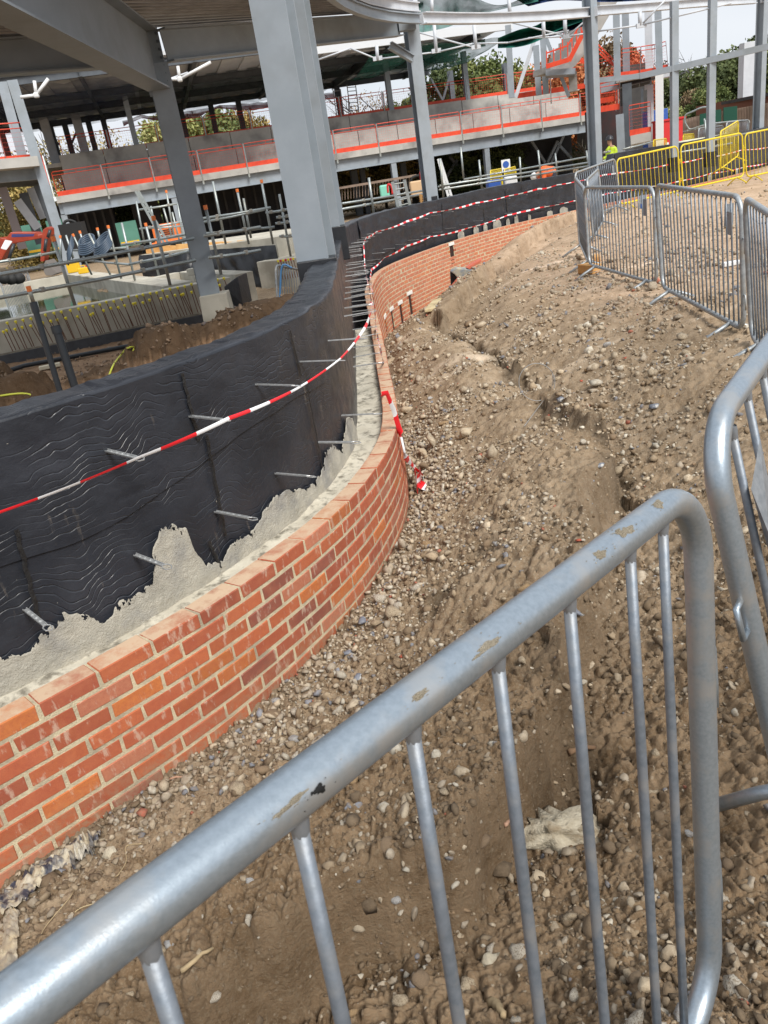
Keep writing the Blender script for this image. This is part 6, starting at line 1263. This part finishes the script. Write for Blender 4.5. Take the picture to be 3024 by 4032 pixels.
Ee = [('pelvis', 'belly'), ('belly', 'chest'), ('chest', 'neck'), ('neck', 'jaw'), ('jaw', 'head'), ('pelvis', 'hl'), ('hl', 'kl'), ('kl', 'al'), ('al', 'tl'), ('pelvis', 'hr'), ('hr', 'kr'), ('kr', 'ar'), ('ar', 'tr'), ('chest', 'sl'), ('sl', 'el'), ('el', 'wl'), ('wl', 'fl'), ('chest', 'sr'), ('sr', 'er'), ('er', 'wr'), ('wr', 'fr')]
Rr = dict(pelvis=.14, belly=.14, chest=.15, neck=.06, jaw=.08, head=.10, hl=.10, kl=.065, al=.045, tl=.04, hr=.10, kr=.065, ar=.045, tr=.04, sl=.08, el=.05, wl=.035, fl=.035, sr=.08, er=.05, wr=.035, fr=.035)
def up3(a, b, n=8): return [np.array(a)*(1-t)+np.array(b)*t for t in np.linspace(0, 1, n)]
w1 = person('person', J, Ee, Rr, SKIN, 'person in a yellow hi-vis coat and dark hard hat holding papers by the columns', [
    ('coat', up3(P(.0, 0, .86), P(.04, 0, 1.50)), np.array([.215, .22, .21, .20, .205, .21, .19, .09]), HV), ('sleeve', up3(J['sl'], J['el'])+up3(J['el'], J['wl'])[1:], np.array([.10]*3+[.085]*5+[.08]*4+[.065]*3), HV), ('sleeve', up3(J['sr'], J['er'])+up3(J['er'], J['wr'])[1:], np.array([.10]*3+[.085]*5+[.08]*4+[.065]*3), HV),
    ('trouser_leg', [J['hl'], J['kl'], J['al']], np.array([.12, .09, .08]), NAVY), ('trouser_leg', [J['hr'], J['kr'], J['ar']], np.array([.12, .09, .08]), NAVY), ('boot', [J['al']+(0, 0, .02), J['tl']], .06, RUBBER), ('boot', [J['ar']+(0, 0, .02), J['tr']], .06, RUBBER),
    ('hard_hat', [P(.08, 0, 1.70), P(.08, 0, 1.71), P(.08, 0, 1.76), P(.08, 0, 1.81), P(.08, 0, 1.84)], np.array([.155, .13, .125, .09, .03]), BHAT)])
m = MB(); m.box((J['wl']+J['wr'])/2+np.array([-.1, 0, -.02]), (.22, .30, .02), np.array(Matrix.Rotation(.9, 3, 'Y'))); tag(m.build('papers', mat('pale_blue_paper', (.5, .6, .8), .7)), 'pale blue papers held by the person in the yellow coat', 'papers')
P = fig((2178, 680), -1.55, 29.5, math.radians(185))
J = dict(pelvis=P(0, 0, .92), belly=P(.12, 0, .98), chest=P(.36, 0, 1.0), neck=P(.50, 0, .95), jaw=P(.57, 0, .90), head=P(.64, 0, .86), hl=P(0, .1, .88), kl=P(.08, .12, .48), al=P(-.02, .13, .08), tl=P(.14, .14, .03), hr=P(0, -.1, .88), kr=P(.05, -.12, .48), ar=P(-.1, -.13, .08), tr=P(.06, -.14, .03),
         sl=P(.38, .18, .98), el=P(.42, .22, .70), wl=P(.48, .14, .45), fl=P(.5, .1, .36), sr=P(.38, -.18, .98), er=P(.42, -.22, .70), wr=P(.48, -.14, .45), fr=P(.5, -.1, .36))
w2 = person('person', J, Ee, Rr, SKIN, 'person in orange hi-vis and white hard hat bending down behind the rails', [
    ('coat', up3(P(-.06, 0, .88), P(.5, 0, .98)), np.array([.17, .20, .20, .20, .21, .21, .18, .09]), HVO), ('sleeve', up3(J['sl'], J['el'])+up3(J['el'], J['wl'])[1:], np.array([.10]*3+[.085]*5+[.08]*4+[.065]*3), HVO), ('sleeve', up3(J['sr'], J['er'])+up3(J['er'], J['wr'])[1:], np.array([.10]*3+[.085]*5+[.08]*4+[.065]*3), HVO),
    ('trouser_leg', [J['hl'], J['kl'], J['al']], np.array([.12, .09, .08]), NAVY), ('trouser_leg', [J['hr'], J['kr'], J['ar']], np.array([.12, .09, .08]), NAVY), ('boot', [J['al']+(0, 0, .02), J['tl']], .06, RUBBER), ('boot', [J['ar']+(0, 0, .02), J['tr']], .06, RUBBER),
    ('hard_hat', [P(.66, 0, .86), P(.665, 0, .86), P(.71, 0, .84), P(.76, 0, .81), P(.78, 0, .80)], np.array([.155, .14, .13, .09, .03]), WHITE)])
#@@TREES
def leafmat(name, a, b_, c_):
    m = bpy.data.materials.new(name); m.use_nodes = True; nt = m.node_tree; b = nt.nodes['Principled BSDF']; L = nt.links.new; v = N(nt, 'ShaderNodeVertexColor'); v.layer_name = 'Col'; r = N(nt, 'ShaderNodeValToRGB'); e = r.color_ramp.elements; e[0].color = (*a, 1); e[1].color = (*c_, 1); n = e.new(.5); n.color = (*b_, 1)
    s = N(nt, 'ShaderNodeSeparateColor'); L(v.outputs[0], s.inputs[0]); L(s.outputs[0], r.inputs[0]); L(r.outputs[0], b.inputs['Base Color']); b.inputs['Roughness'].default_value = .7; b.inputs['Subsurface Weight'].default_value = 0; b.inputs['Specular IOR Level'].default_value = .25; b.inputs['Transmission Weight'].default_value = 0; return m
LM = dict(olive=leafmat('leaf_olive', (0.142, 0.124, 0.041), (0.269, 0.224, 0.074), (0.477, 0.352, 0.128)), green=leafmat('leaf_green', (0.053, 0.078, 0.026), (0.112, 0.151, 0.047), (0.234, 0.257, 0.090)), dark=leafmat('leaf_dark', (0.031, 0.048, 0.019), (0.068, 0.091, 0.032), (0.132, 0.159, 0.058)), orange=leafmat('leaf_orange', (0.216, 0.077, 0.035), (0.431, 0.164, 0.064), (0.652, 0.294, 0.114)),
          red=leafmat('leaf_red', (0.333, 0.078, 0.043), (0.559, 0.138, 0.068), (0.674, 0.248, 0.102)), willow=leafmat('leaf_willow', (0.131, 0.159, 0.048), (0.290, 0.319, 0.107), (0.490, 0.472, 0.199)), brown=leafmat('leaf_brown', (0.112, 0.072, 0.042), (0.240, 0.168, 0.096), (0.344, 0.280, 0.160)))
BARK = mat('bark', (.10, .085, .065), .95, 0, (.06, .05, .04), 4, 5, .5, 20)
def crown(seed, n, w, h, leaf, dens=.5, droop=0.):
    r = np.random.default_rng(seed); nb = 90; cx = r.normal(size=(nb, 3)); cx /= np.linalg.norm(cx, axis=1)[:, None]; cx *= (r.random(nb)**.33)[:, None]*np.array([w*.40, w*.40, h*.40]); br = r.uniform(.08, .19, nb)*w
    k = r.integers(0, nb, n); d = r.normal(size=(n, 3)); d /= np.linalg.norm(d, axis=1)[:, None]; rad = (r.random(n)**.45)[:, None]; P = cx[k]+d*rad*br[k][:, None]*np.array([1, 1, .8])
    if droop: P[:, 2] -= droop*r.random(n)**2*(.4+np.hypot(P[:, 0], P[:, 1])/w)
    s = leaf*r.uniform(.5, 1.3, n); a = r.normal(size=(n, 3)); a /= np.linalg.norm(a, axis=1)[:, None]; b = np.cross(a, r.normal(size=(n, 3))); b /= np.linalg.norm(b, axis=1)[:, None]
    V = np.stack([P-a*s[:, None]*.6, P+b*s[:, None]*.35, P+a*s[:, None]*.6, P-b*s[:, None]*.35], 1).reshape(-1, 3); f = np.arange(4*n).reshape(n, 4)
    tone = np.clip(.5+.28*r.normal(size=nb)[k]+.16*r.normal(size=n), 0, 1); C = np.ones((n, 4, 4)); C[..., 0] = tone[:, None]; C[..., 1] = tone[:, None]; o = rawmesh('crown', V, f, LM['green'], None, False, C.reshape(-1, 4)); me = o.data; bpy.data.objects.remove(o); return me
CR = {('d', k): crown(900+k, 17000, 1, 1, .034) for k in range(3)}; CR[('s', 0)] = crown(950, 4200, 1, 1, .026); CR[('s', 1)] = crown(951, 3000, 1, 1, .026); CR[('w', 0)] = crown(960, 13000, 1, 1, .030, droop=.35)
def tree(q_top, q_base, D, wpx, kind, leafk, label, zg=-2.2, squash=1., name='tree', group=None):
    top = ond(q_top, D); w = wpx*D/F; z1 = top[2]; h = z1-zg; base = np.array([top[0], top[1], zg]); rt = root(name, tuple(base), label, 'tree', group)
    rr_ = random.Random(int(q_top[0]*7+D)); bare = kind == 's'; m = MB(); ch = min(h*.92, max(w*1.15, h*.6))*squash; cz = z1-ch/2; tr_ = max(.12, h*.022)
    m.tube([base, base+(rr_.uniform(-.1, .1)*h*.1, 0, h*.3), (base[0]+rr_.uniform(-.04, .04)*h, base[1], cz+ch*.15)], np.array([tr_, tr_*.75, tr_*.3]), 8); m.build('trunk', BARK, rt, smooth=True)
    m = MB()
    for k in range(26 if bare else 8):
        t = rr_.uniform(.25, .7); s0 = np.array([base[0], base[1], zg+h*t*.9]); a = rr_.uniform(0, 6.28); l = w*(rr_.uniform(.25, .5) if bare else rr_.uniform(.12, .28)); e = s0+(math.cos(a)*l, math.sin(a)*l, l*rr_.uniform(.4, 1.2)); e[2] = min(e[2], z1-.1); mid = (s0+e)/2+(0, 0, l*.12); m.tube([s0, mid, e], np.array([tr_*.35, tr_*.2, .02]), 5)
        for kk in range(6 if bare else 2):
            a2 = a+rr_.uniform(-.9, .9); p_ = mid+(e-mid)*rr_.random(); q_ = p_+(math.cos(a2)*l*.35, math.sin(a2)*l*.35, l*rr_.uniform(.15, .5)); m.tube([p_, q_], np.array([.035, .012]), 4)
    m.build('branches', BARK, rt)
    me = CR[(kind, rr_.randrange(3) if kind == 'd' else rr_.randrange(2) if kind == 's' else 0)]; o = bpy.data.objects.new('crown', me); COL.objects.link(o); o.parent = rt; o.location = (0, 0, cz-zg); o.scale = (w*1.3, w*1.0, ch*1.08); o.rotation_euler = (0, 0, rr_.uniform(0, 6.28)); o.material_slots[0].link = 'OBJECT'; o.material_slots[0].material = LM[leafk]
TL = [((40, 560), 75, 330, 'w', 'olive', 'olive yellow tree at the far left behind the raised bay'), ((240, 520), 70, 330, 's', 'olive', 'thin olive tree with bare twigs left of the sky gap'), ((400, 500), 78, 300, 's', 'olive', 'nearly bare twiggy tree against the white sky gap'), ((640, 440), 72, 300, 'd', 'willow', 'bright green leafy tree left of the grey column'), ((790, 420), 76, 330, 'd', 'green', 'green tree right of the grey column, behind the upper guards'), ((950, 430), 80, 260, 'd', 'olive', 'yellow green tree beside the big columns'),
      ((1300, 520), 80, 220, 's', 'willow', 'thin pale tree behind the access tower'), ((1450, 350), 85, 260, 's', 'brown', 'bare branched tree right of the access tower'), ((1570, 380), 75, 240, 'd', 'green', 'green tree left of the slim canopy column'), ((1720, 240), 72, 330, 'd', 'dark', 'tall dark evergreen right of the slim canopy column'), ((1860, 190), 74, 340, 'd', 'green', 'tallest green tree filling the gap under the roof end'), ((1990, 250), 76, 260, 'd', 'dark', 'dark tree where the green sheeting droops'),
      ((2080, 300), 80, 260, 'd', 'orange', 'orange brown tree left of the concrete stair'), ((2200, 190), 90, 300, 'd', 'orange', 'large rusty tree behind the concrete stair'), ((2380, 150), 92, 280, 'd', 'brown', 'brown green tree between the right hand columns'), ((2480, 215), 88, 200, 'd', 'red', 'vivid red orange tree above the high landing'), ((2640, 260), 95, 240, 'd', 'dark', 'dark tree on the skyline right of the white column'), ((2560, 240), 100, 180, 's', 'dark', 'sparse dark tree on the skyline behind the thin white columns'),
      ((2600, 400), 60, 210, 'w', 'willow', 'pale green willow like tree by the white column'), ((2700, 400), 62, 220, 'w', 'willow', 'pale green drooping tree left of the dark mullion'), ((2750, 340), 66, 180, 'd', 'brown', 'brownish tree in front of the small white house'), ((2850, 210), 70, 330, 'd', 'dark', 'big dark green tree between the mullion and the right column'), ((2960, 130), 68, 330, 'd', 'dark', 'tallest dark green tree at the right edge'), ((3080, 120), 66, 260, 'd', 'green', 'green tree cut by the right edge of the picture'), ((2800, 330), 60, 160, 'd', 'green', 'round green bush tree above the timber fence'), ((1190, 560), 90, 260, 's', 'olive', 'thin tree mostly hidden behind the big columns'), ((2740, 230), 120, 240, 's', 'dark', 'far thin tree on the skyline above the small house')]
for q, D, w, k, lf_, lab in TL: tree(q, None, D, w, k, lf_, lab, zg=-2.2)
# shrubs under the slab
for q, D, w, lf_, k, lab in [((1400, 620), 56, 260, 'olive', 'd', 'olive shrub seen under the slab between the dark posts'), ((1500, 640), 58, 260, 'brown', 's', 'twiggy brown shrub under the slab left of the pale trunk'), ((1620, 600), 57, 260, 'olive', 'd', 'olive shrub under the slab left of the slim canopy column'), ((1820, 560), 55, 240, 'dark', 'd', 'dark shrub under the slab right of the slim canopy column'), ((1960, 540), 55, 240, 'dark', 'd', 'dark green shrub under the slab above the yellow barriers'), ((500, 740), 55, 200, 'green', 'd', 'green shrub seen between the dark cores'), ((110, 780), 52, 260, 'olive', 'w', 'drooping olive tree under the raised left bay'), ((240, 760), 54, 160, 'olive', 'w', 'olive tree right of the raised left bay column'), ((2330, 560), 56, 160, 'dark', 's', 'sparse dark shrub left of the person in yellow')]:
    tree(q, None, D, w, k, lf_, lab, name='shrub')
hs_ = root('white_house', tuple(ond((2745, 275), 130)), 'small white gabled house among the trees on the skyline', 'house')
P = [ond(q, 130) for q in [(2722, 300), (2722, 286), (2740, 272), (2764, 284), (2764, 300)]]; m = MB(); m.prism(P, (0, 6, 0)); m.build('wall', WHITE, hs_); m = MB(); m.prism([ond(q, 129.8) for q in [(2718, 288), (2740, 268), (2768, 284), (2768, 280), (2740, 264), (2718, 284)]], (0, 6.4, 0)); m.build('roof', DARK2, hs_); m = MB(); m.box(ond((2743, 291), 129.7), (.5, .1, .4)); m.build('window', DARK, hs_)
# far hedge line closing the horizon
hm = MB(); rh = np.random.default_rng(5); az_ = np.radians(np.linspace(-50, 55, 9000)+rh.normal(0, .2, 9000)); Dh = rh.uniform(95, 120, 9000); hh = rh.random(9000)**.8*(4.2+1.5*np.sin(az_*9)); P0 = np.stack([np.sin(az_)*Dh, np.cos(az_)*Dh, hh-2.], 1); a = rh.normal(size=P0.shape)*.55; b = rh.normal(size=P0.shape)*.45
V = np.stack([P0-a, P0+b, P0+a, P0-b], 1).reshape(-1, 3); C = np.ones((9000, 4, 4)); C[..., :2] = np.clip(.45+.2*rh.normal(size=9000), 0, 1)[:, None, None]
o = rawmesh('far_hedgerow', V, np.arange(36000).reshape(-1, 4), LM['dark'], None, False, C.reshape(-1, 4)); tag(o, 'distant dark hedgerow closing the horizon behind the site', 'hedge', kind='stuff')
#@@DEBRIS
# ------------------------------------------------------------------ single finds on the ground
def lump(q, wpx, name, label, cat, mt, seed, base=I3, flat=.55, sink=.2, j=.5):
    p = gpt(q); d = float(-(RM.T@p)[2]); s = wpx*d/F/2; V = rock(base, seed, j, flat); n = fbm(V[:, 0]*2.5+seed, V[:, 1]*2.5+V[:, 2], 4, seed); V = V*(1+.22*n)[:, None]
    o = rawmesh(name, V*s, base[1], mt, None, True); o.location = (p[0], p[1], p[2]+s*flat*sink); o.rotation_euler = (.35 if wpx > 200 else .1, -.1, seed); return tag(o, label, cat)
LUMP = mat('cream_mortar_lump', (.56, .50, .38), .95, 0, (.42, .36, .26), 30, 6, 1., 90, col3=(.33, .26, .17), s3=14.)
lump((2182, 3300), 330, 'concrete_lump', 'large flat cream lump of dried concrete lying behind the barrier bars', 'rubble', LUMP, 3, flat=.55, sink=.5, j=1.2)
STN = mat('tan_boulder', (.42, .33, .22), .9, 0, (.52, .44, .32), 20, 6, .8, 60)
for q, w, lab in [((1835, 1720), 75, 'brown angular stone lying mid trench right of the loose tape'), ((1665, 1790), 60, 'tan stone close to the wall beside the tape end'), ((1610, 1620), 60, 'brown stone beside the brick wall top edge left of the tape'), ((2110, 3470), 95, 'round tan stone just below the concrete lump'), ((2155, 3520), 50, 'small pale stone touching the round tan stone'), ((1720, 3440), 60, 'rust brown round stone left of the second barrier bar'), ((1930, 3790), 75, 'cream stone low down between the middle barrier bars'), ((1760, 3730), 60, 'cream pointed stone low between the left barrier bars'), ((2540, 3900), 110, 'large tan stone at the bottom beside the barrier post'), ((430, 3370), 95, 'flat cream stone left of the thick barrier rail'), ((1530, 1190), 45, 'pale block at the foot of the far brick wall openings')]:
    lump(q, w, 'loose_stone', lab, 'stone', STN if 'tan' in lab or 'brown' in lab else LUMP, int(q[0]) % 97+5, base=I2, flat=.7, sink=.35)
BRK = mat('broken_brick', (.42, .10, .05), .9, 0, (.33, .08, .045), 20, 4, .5, 60)
for q, w, lab in [((2275, 2132), 34, 'red brick chip behind the foreground rail near its bend'), ((2320, 1600), 26, 'red brick chip right of the wire loop'), ((2160, 1640), 30, 'red brick chip under the tail of the wire loop'), ((2290, 1505), 26, 'thin red brick chip above the wire loop'), ((1585, 2590), 40, 'broken red brick piece near the pale flints'), ((2460, 1415), 22, 'small red brick chip up on the bank'), ((85, 3490), 26, 'orange brick chip beside the torn plastic at bottom left'), ((1515, 3172), 18, 'tiny orange brick chip left of a barrier bar')]:
    lump(q, w, 'brick_chip', lab, 'brick piece', BRK, int(q[0]) % 83+9, base=I1, flat=.45, sink=.6)
FL = mat('blue_grey_flint', (.16, .17, .20), .5, 0, (.50, .49, .46), 24, 4, .4, 50, lo=.5, hi=.6)
for q, w, lab in [((1425, 2450), 55, 'blue grey flint beside the foot of the brick wall'), ((1375, 2570), 55, 'speckled flint lying near the brick foot among pale stones'), ((2210, 1580), 40, 'dark flint beside the wire loop'), ((2578, 1605), 50, 'grey flint on the bank right of the wire loop'), ((1410, 2680), 60, 'white and grey flint with a broken face'), ((2365, 1840), 45, 'dark grey clod in the hollow on the bank'), ((2270, 2420), 70, 'pale flint with dark core between two barrier bars')]:
    lump(q, w, 'flint', lab, 'flint', FL, int(q[0]) % 71+3, base=I2, flat=.6, sink=.4)
# wire loop
c_ = gpt((2125, 1590)); m = MB(); WIRE = mat('steel_wire', (.26, .25, .235), .5, .5)
a = np.linspace(.35, 2*PI+.25, 44); P = np.stack([c_[0]+.13*np.cos(a), c_[1]+.04+.05*np.sin(a), c_[2]+.15+.125*np.sin(a)], 1)
e = gpt((2065, 1690)); m.tube(P, .0034, 6); m.tube([P[0], P[0]+(.0, 0, -.08), c_+(.04, .0, .03), e+(0, 0, .02)], .0032, 6); tag(m.build('wire_loop', WIRE, smooth=True), 'loop of stiff grey wire standing on the stones', 'wire')
def stick(q0, q1, r, label, col=(.40, .30, .17), bend=.02, cat='stick'):
    a, b = gpt(q0), gpt(q1); m = MB(); n = 8; P = [a*(1-t)+b*t+(0, 0, r*1.5+bend*math.sin(PI*t)*.4) for t in np.linspace(0, 1, n)]; P = [p+np.array([random.uniform(-1, 1), random.uniform(-1, 1), 0])*bend*.2 for p in P]; m.tube(P, np.linspace(r, r*.6, n), 6); nm = 'twig_'+str(col[0]); mt = bpy.data.materials.get(nm) or mat(nm, col, .85, 0, tuple(c*.6 for c in col), 20, 4); tag(m.build('stick', mt, smooth=True), label, cat)
stick((720, 3840), (838, 3750), .007, 'short pale stick lying between the rail and the bars, lower left'); stick((1780, 1868), (1850, 1835), .006, 'thin straw coloured stick across the trench floor', (.5, .4, .26)); stick((1985, 3265), (2050, 3235), .007, 'pinkish stub of wood touching the concrete lump', (.55, .33, .22)); stick((2245, 2980), (2345, 2960), .012, 'splintered brown stick lying behind a barrier bar', (.22, .13, .07)); stick((1760, 3610), (1860, 3600), .008, 'brown stick low between the barrier bars', (.28, .19, .11)); stick((670, 3075), (745, 3070), .005, 'pair of thin straw pieces by the brick foot', (.55, .45, .28)); stick((1940, 3960), (1990, 4020), .012, 'broken stick at the bottom edge below the stones', (.40, .30, .18)); stick((1870, 1800), (2010, 1745), .007, 'long pale stick lying across the trench', (.5, .42, .30))
# roots
for i, qs in enumerate([[(560, 3330), (500, 3340), (500, 3400), (470, 3450), (455, 3460)], [(360, 3430), (300, 3500), (280, 3540), (180, 3660), (150, 3740)], [(310, 3590), (300, 3600), (330, 3580), (400, 3560)]]):
    P = [gpt(q)+np.array([0, 0, .008]) for q in qs]; m = MB(); m.tube(catmull(np.array(P), 8), .0016, 5); tag(m.build('root_fibre', mat('root_fibre', (.45, .35, .2), .9) if i == 0 else bpy.data.materials['root_fibre'], smooth=True), ['curling root fibre above the rail on the left', 'long wavy root fibre beside the torn plastic', 'small hooked root fibre near the thick rail'][i], 'root')
# torn muddy membrane scraps at bottom left
SCR = mat('muddy_plastic', (.05, .055, .08), .5, 0, (.50, .44, .32), 16, 6, .8, 40, lo=.46, hi=.54, col3=(.5, .46, .38), s3=7.)
def scrap(top, bot, name, label, seed, amp=.03, n=46, mt=SCR, lift=.02):
    tp = catmull(np.array([gpt(q) for q in top]), 12); bp = catmull(np.array([gpt(q) for q in bot]), 12); ti = np.linspace(0, len(tp)-1, n).astype(int); bi = np.linspace(0, len(bp)-1, n).astype(int); V = np.zeros((n, 12, 3))
    for j in range(12):
        s = j/11; V[:, j] = tp[ti]*(1-s)+bp[bi]*s; V[:, j, 2] += lift*math.sin(PI*(.1+.8*s))+amp*np.abs(fbm(np.arange(n)*.33, np.full(n, s*4.), 3, seed))
    tag(gridmesh(name, V, mt), label, 'plastic scrap')
scrap([(415, 3285), (330, 3305), (240, 3370), (150, 3420), (60, 3500), (-20, 3560)], [(380, 3360), (330, 3400), (250, 3430), (180, 3480), (110, 3560), (0, 3620)], 'membrane_scrap', 'torn muddy strip of dark membrane lying along the brick foot at bottom left', 12, .05)
scrap([(375, 3310), (330, 3330), (290, 3400)], [(385, 3390), (340, 3380), (300, 3450)], 'membrane_scrap', 'crumpled grey knot at the right end of the torn membrane strip', 14, .09, 24)
scrap([(20, 3590), (15, 3680), (0, 3860)], [(75, 3600), (80, 3700), (70, 3830)], 'membrane_scrap', 'cream coated flap of membrane hanging down at the left edge', 16, .03, 30, mat('cream_flap', (.58, .48, .32), .8, 0, (.30, .28, .25), 9, 5, .5, 30))
# plastic and board scraps by the far wall
RPL = mat('faded_red_plastic', (.62, .16, .10), .5)
def prismq(qs, D, th, name, mt, label, cat, bev=.01):
    m = MB(); m.prism([ond(q, D) for q in qs], (.02, th, .02)); tag(m.build(name, mt, bevel=bev), label, cat)
prismq([(1772, 1072), (1798, 1074), (1803, 1100), (1798, 1146), (1776, 1150)], 14.6, .12, 'black_sack', BLK, 'black open end of a sack against the far brick wall', 'sack', .01); prismq([(1770, 1068), (1795, 1056), (1830, 1058), (1862, 1062), (1850, 1082), (1826, 1098), (1805, 1102), (1790, 1082)], 14.5, .10, 'grey_sheet', mat('dirty_grey_sheet', (.16, .20, .25), .6, 0, (.45, .40, .28), 9, 5, .8, 20), 'muddy blue grey sheet lying over the black sack by the far wall', 'sheet', .02)
prismq([(1835, 1055), (1885, 1025), (1895, 1020), (1897, 1028), (1850, 1062)], 14.5, .12, 'red_sheet', RPL, 'faded red plastic strip running up from the sack', 'plastic strip'); prismq([(1803, 1095), (1806, 1105), (1785, 1145), (1768, 1140), (1772, 1133)], 14.3, .08, 'red_sheet', RPL, 'red plastic offcut pointing down beside the sack', 'plastic strip')
m = MB(); m.tube(catmull(np.array([ond(q, 14.1) for q in [(1806, 1095), (1808, 1120), (1822, 1135), (1845, 1130), (1858, 1118)]]), 6), .035, 6); tag(m.build('webbing_strap', mat('cream_webbing', (.62, .56, .42), .8), smooth=True), 'cream strap curling on the soil beside the sack', 'strap')
prismq([(1815, 1112), (1835, 1100), (1842, 1104), (1820, 1116)], 13.9, .05, 'white_scrap', WHITE, 'white scrap just right of the curling strap', 'scrap'); prismq([(1882, 1090), (1892, 1088), (1888, 1108), (1878, 1108)], 13.8, .04, 'white_scrap', WHITE, 'small white upright scrap further right on the soil', 'scrap')
SQ = [(1671, 1218), (1702, 1181), (1748, 1168), (1789, 1172), (1775, 1196), (1730, 1208)]; zc = float(np.mean([gpt(q)[2] for q in SQ]))+.05; m = MB(); m.prism([onz(q, zc) for q in SQ], (0, 0, -.05)); tag(m.build('tan_sheet', mat('sandy_sheet', (.60, .50, .30), .9, 0, (.45, .36, .2), 5, 4), bevel=.01), 'sandy tan sheet lying on the ground at the foot of the far wall', 'sheet')
m = MB(); p = gpt((2322, 1075)); m.box(p+(0, 0, .06), (.16, .3, .12), np.array(Matrix.Rotation(.4, 3, 'Z'))); tag(m.build('timber_block', WOOD, bevel=.008), 'orange brown timber block under the corner of the facing barriers', 'timber')
m = MB(); p = gpt((2350, 1030)); m.box(p+(0, 0, .05), (.1, .35, .08), np.array(Matrix.Rotation(-.3, 3, 'Z'))); tag(m.build('timber_block', WOOD, bevel=.008), 'smaller timber piece leaning behind the timber block', 'timber')
m = MB(); p = gpt((2880, 1048)); m.box(p+(0, 0, .03), (.20, .08, .05)); tag(m.build('white_scrap', WHITE, bevel=.01), 'white scrap on the track behind the middle facing barrier', 'scrap')
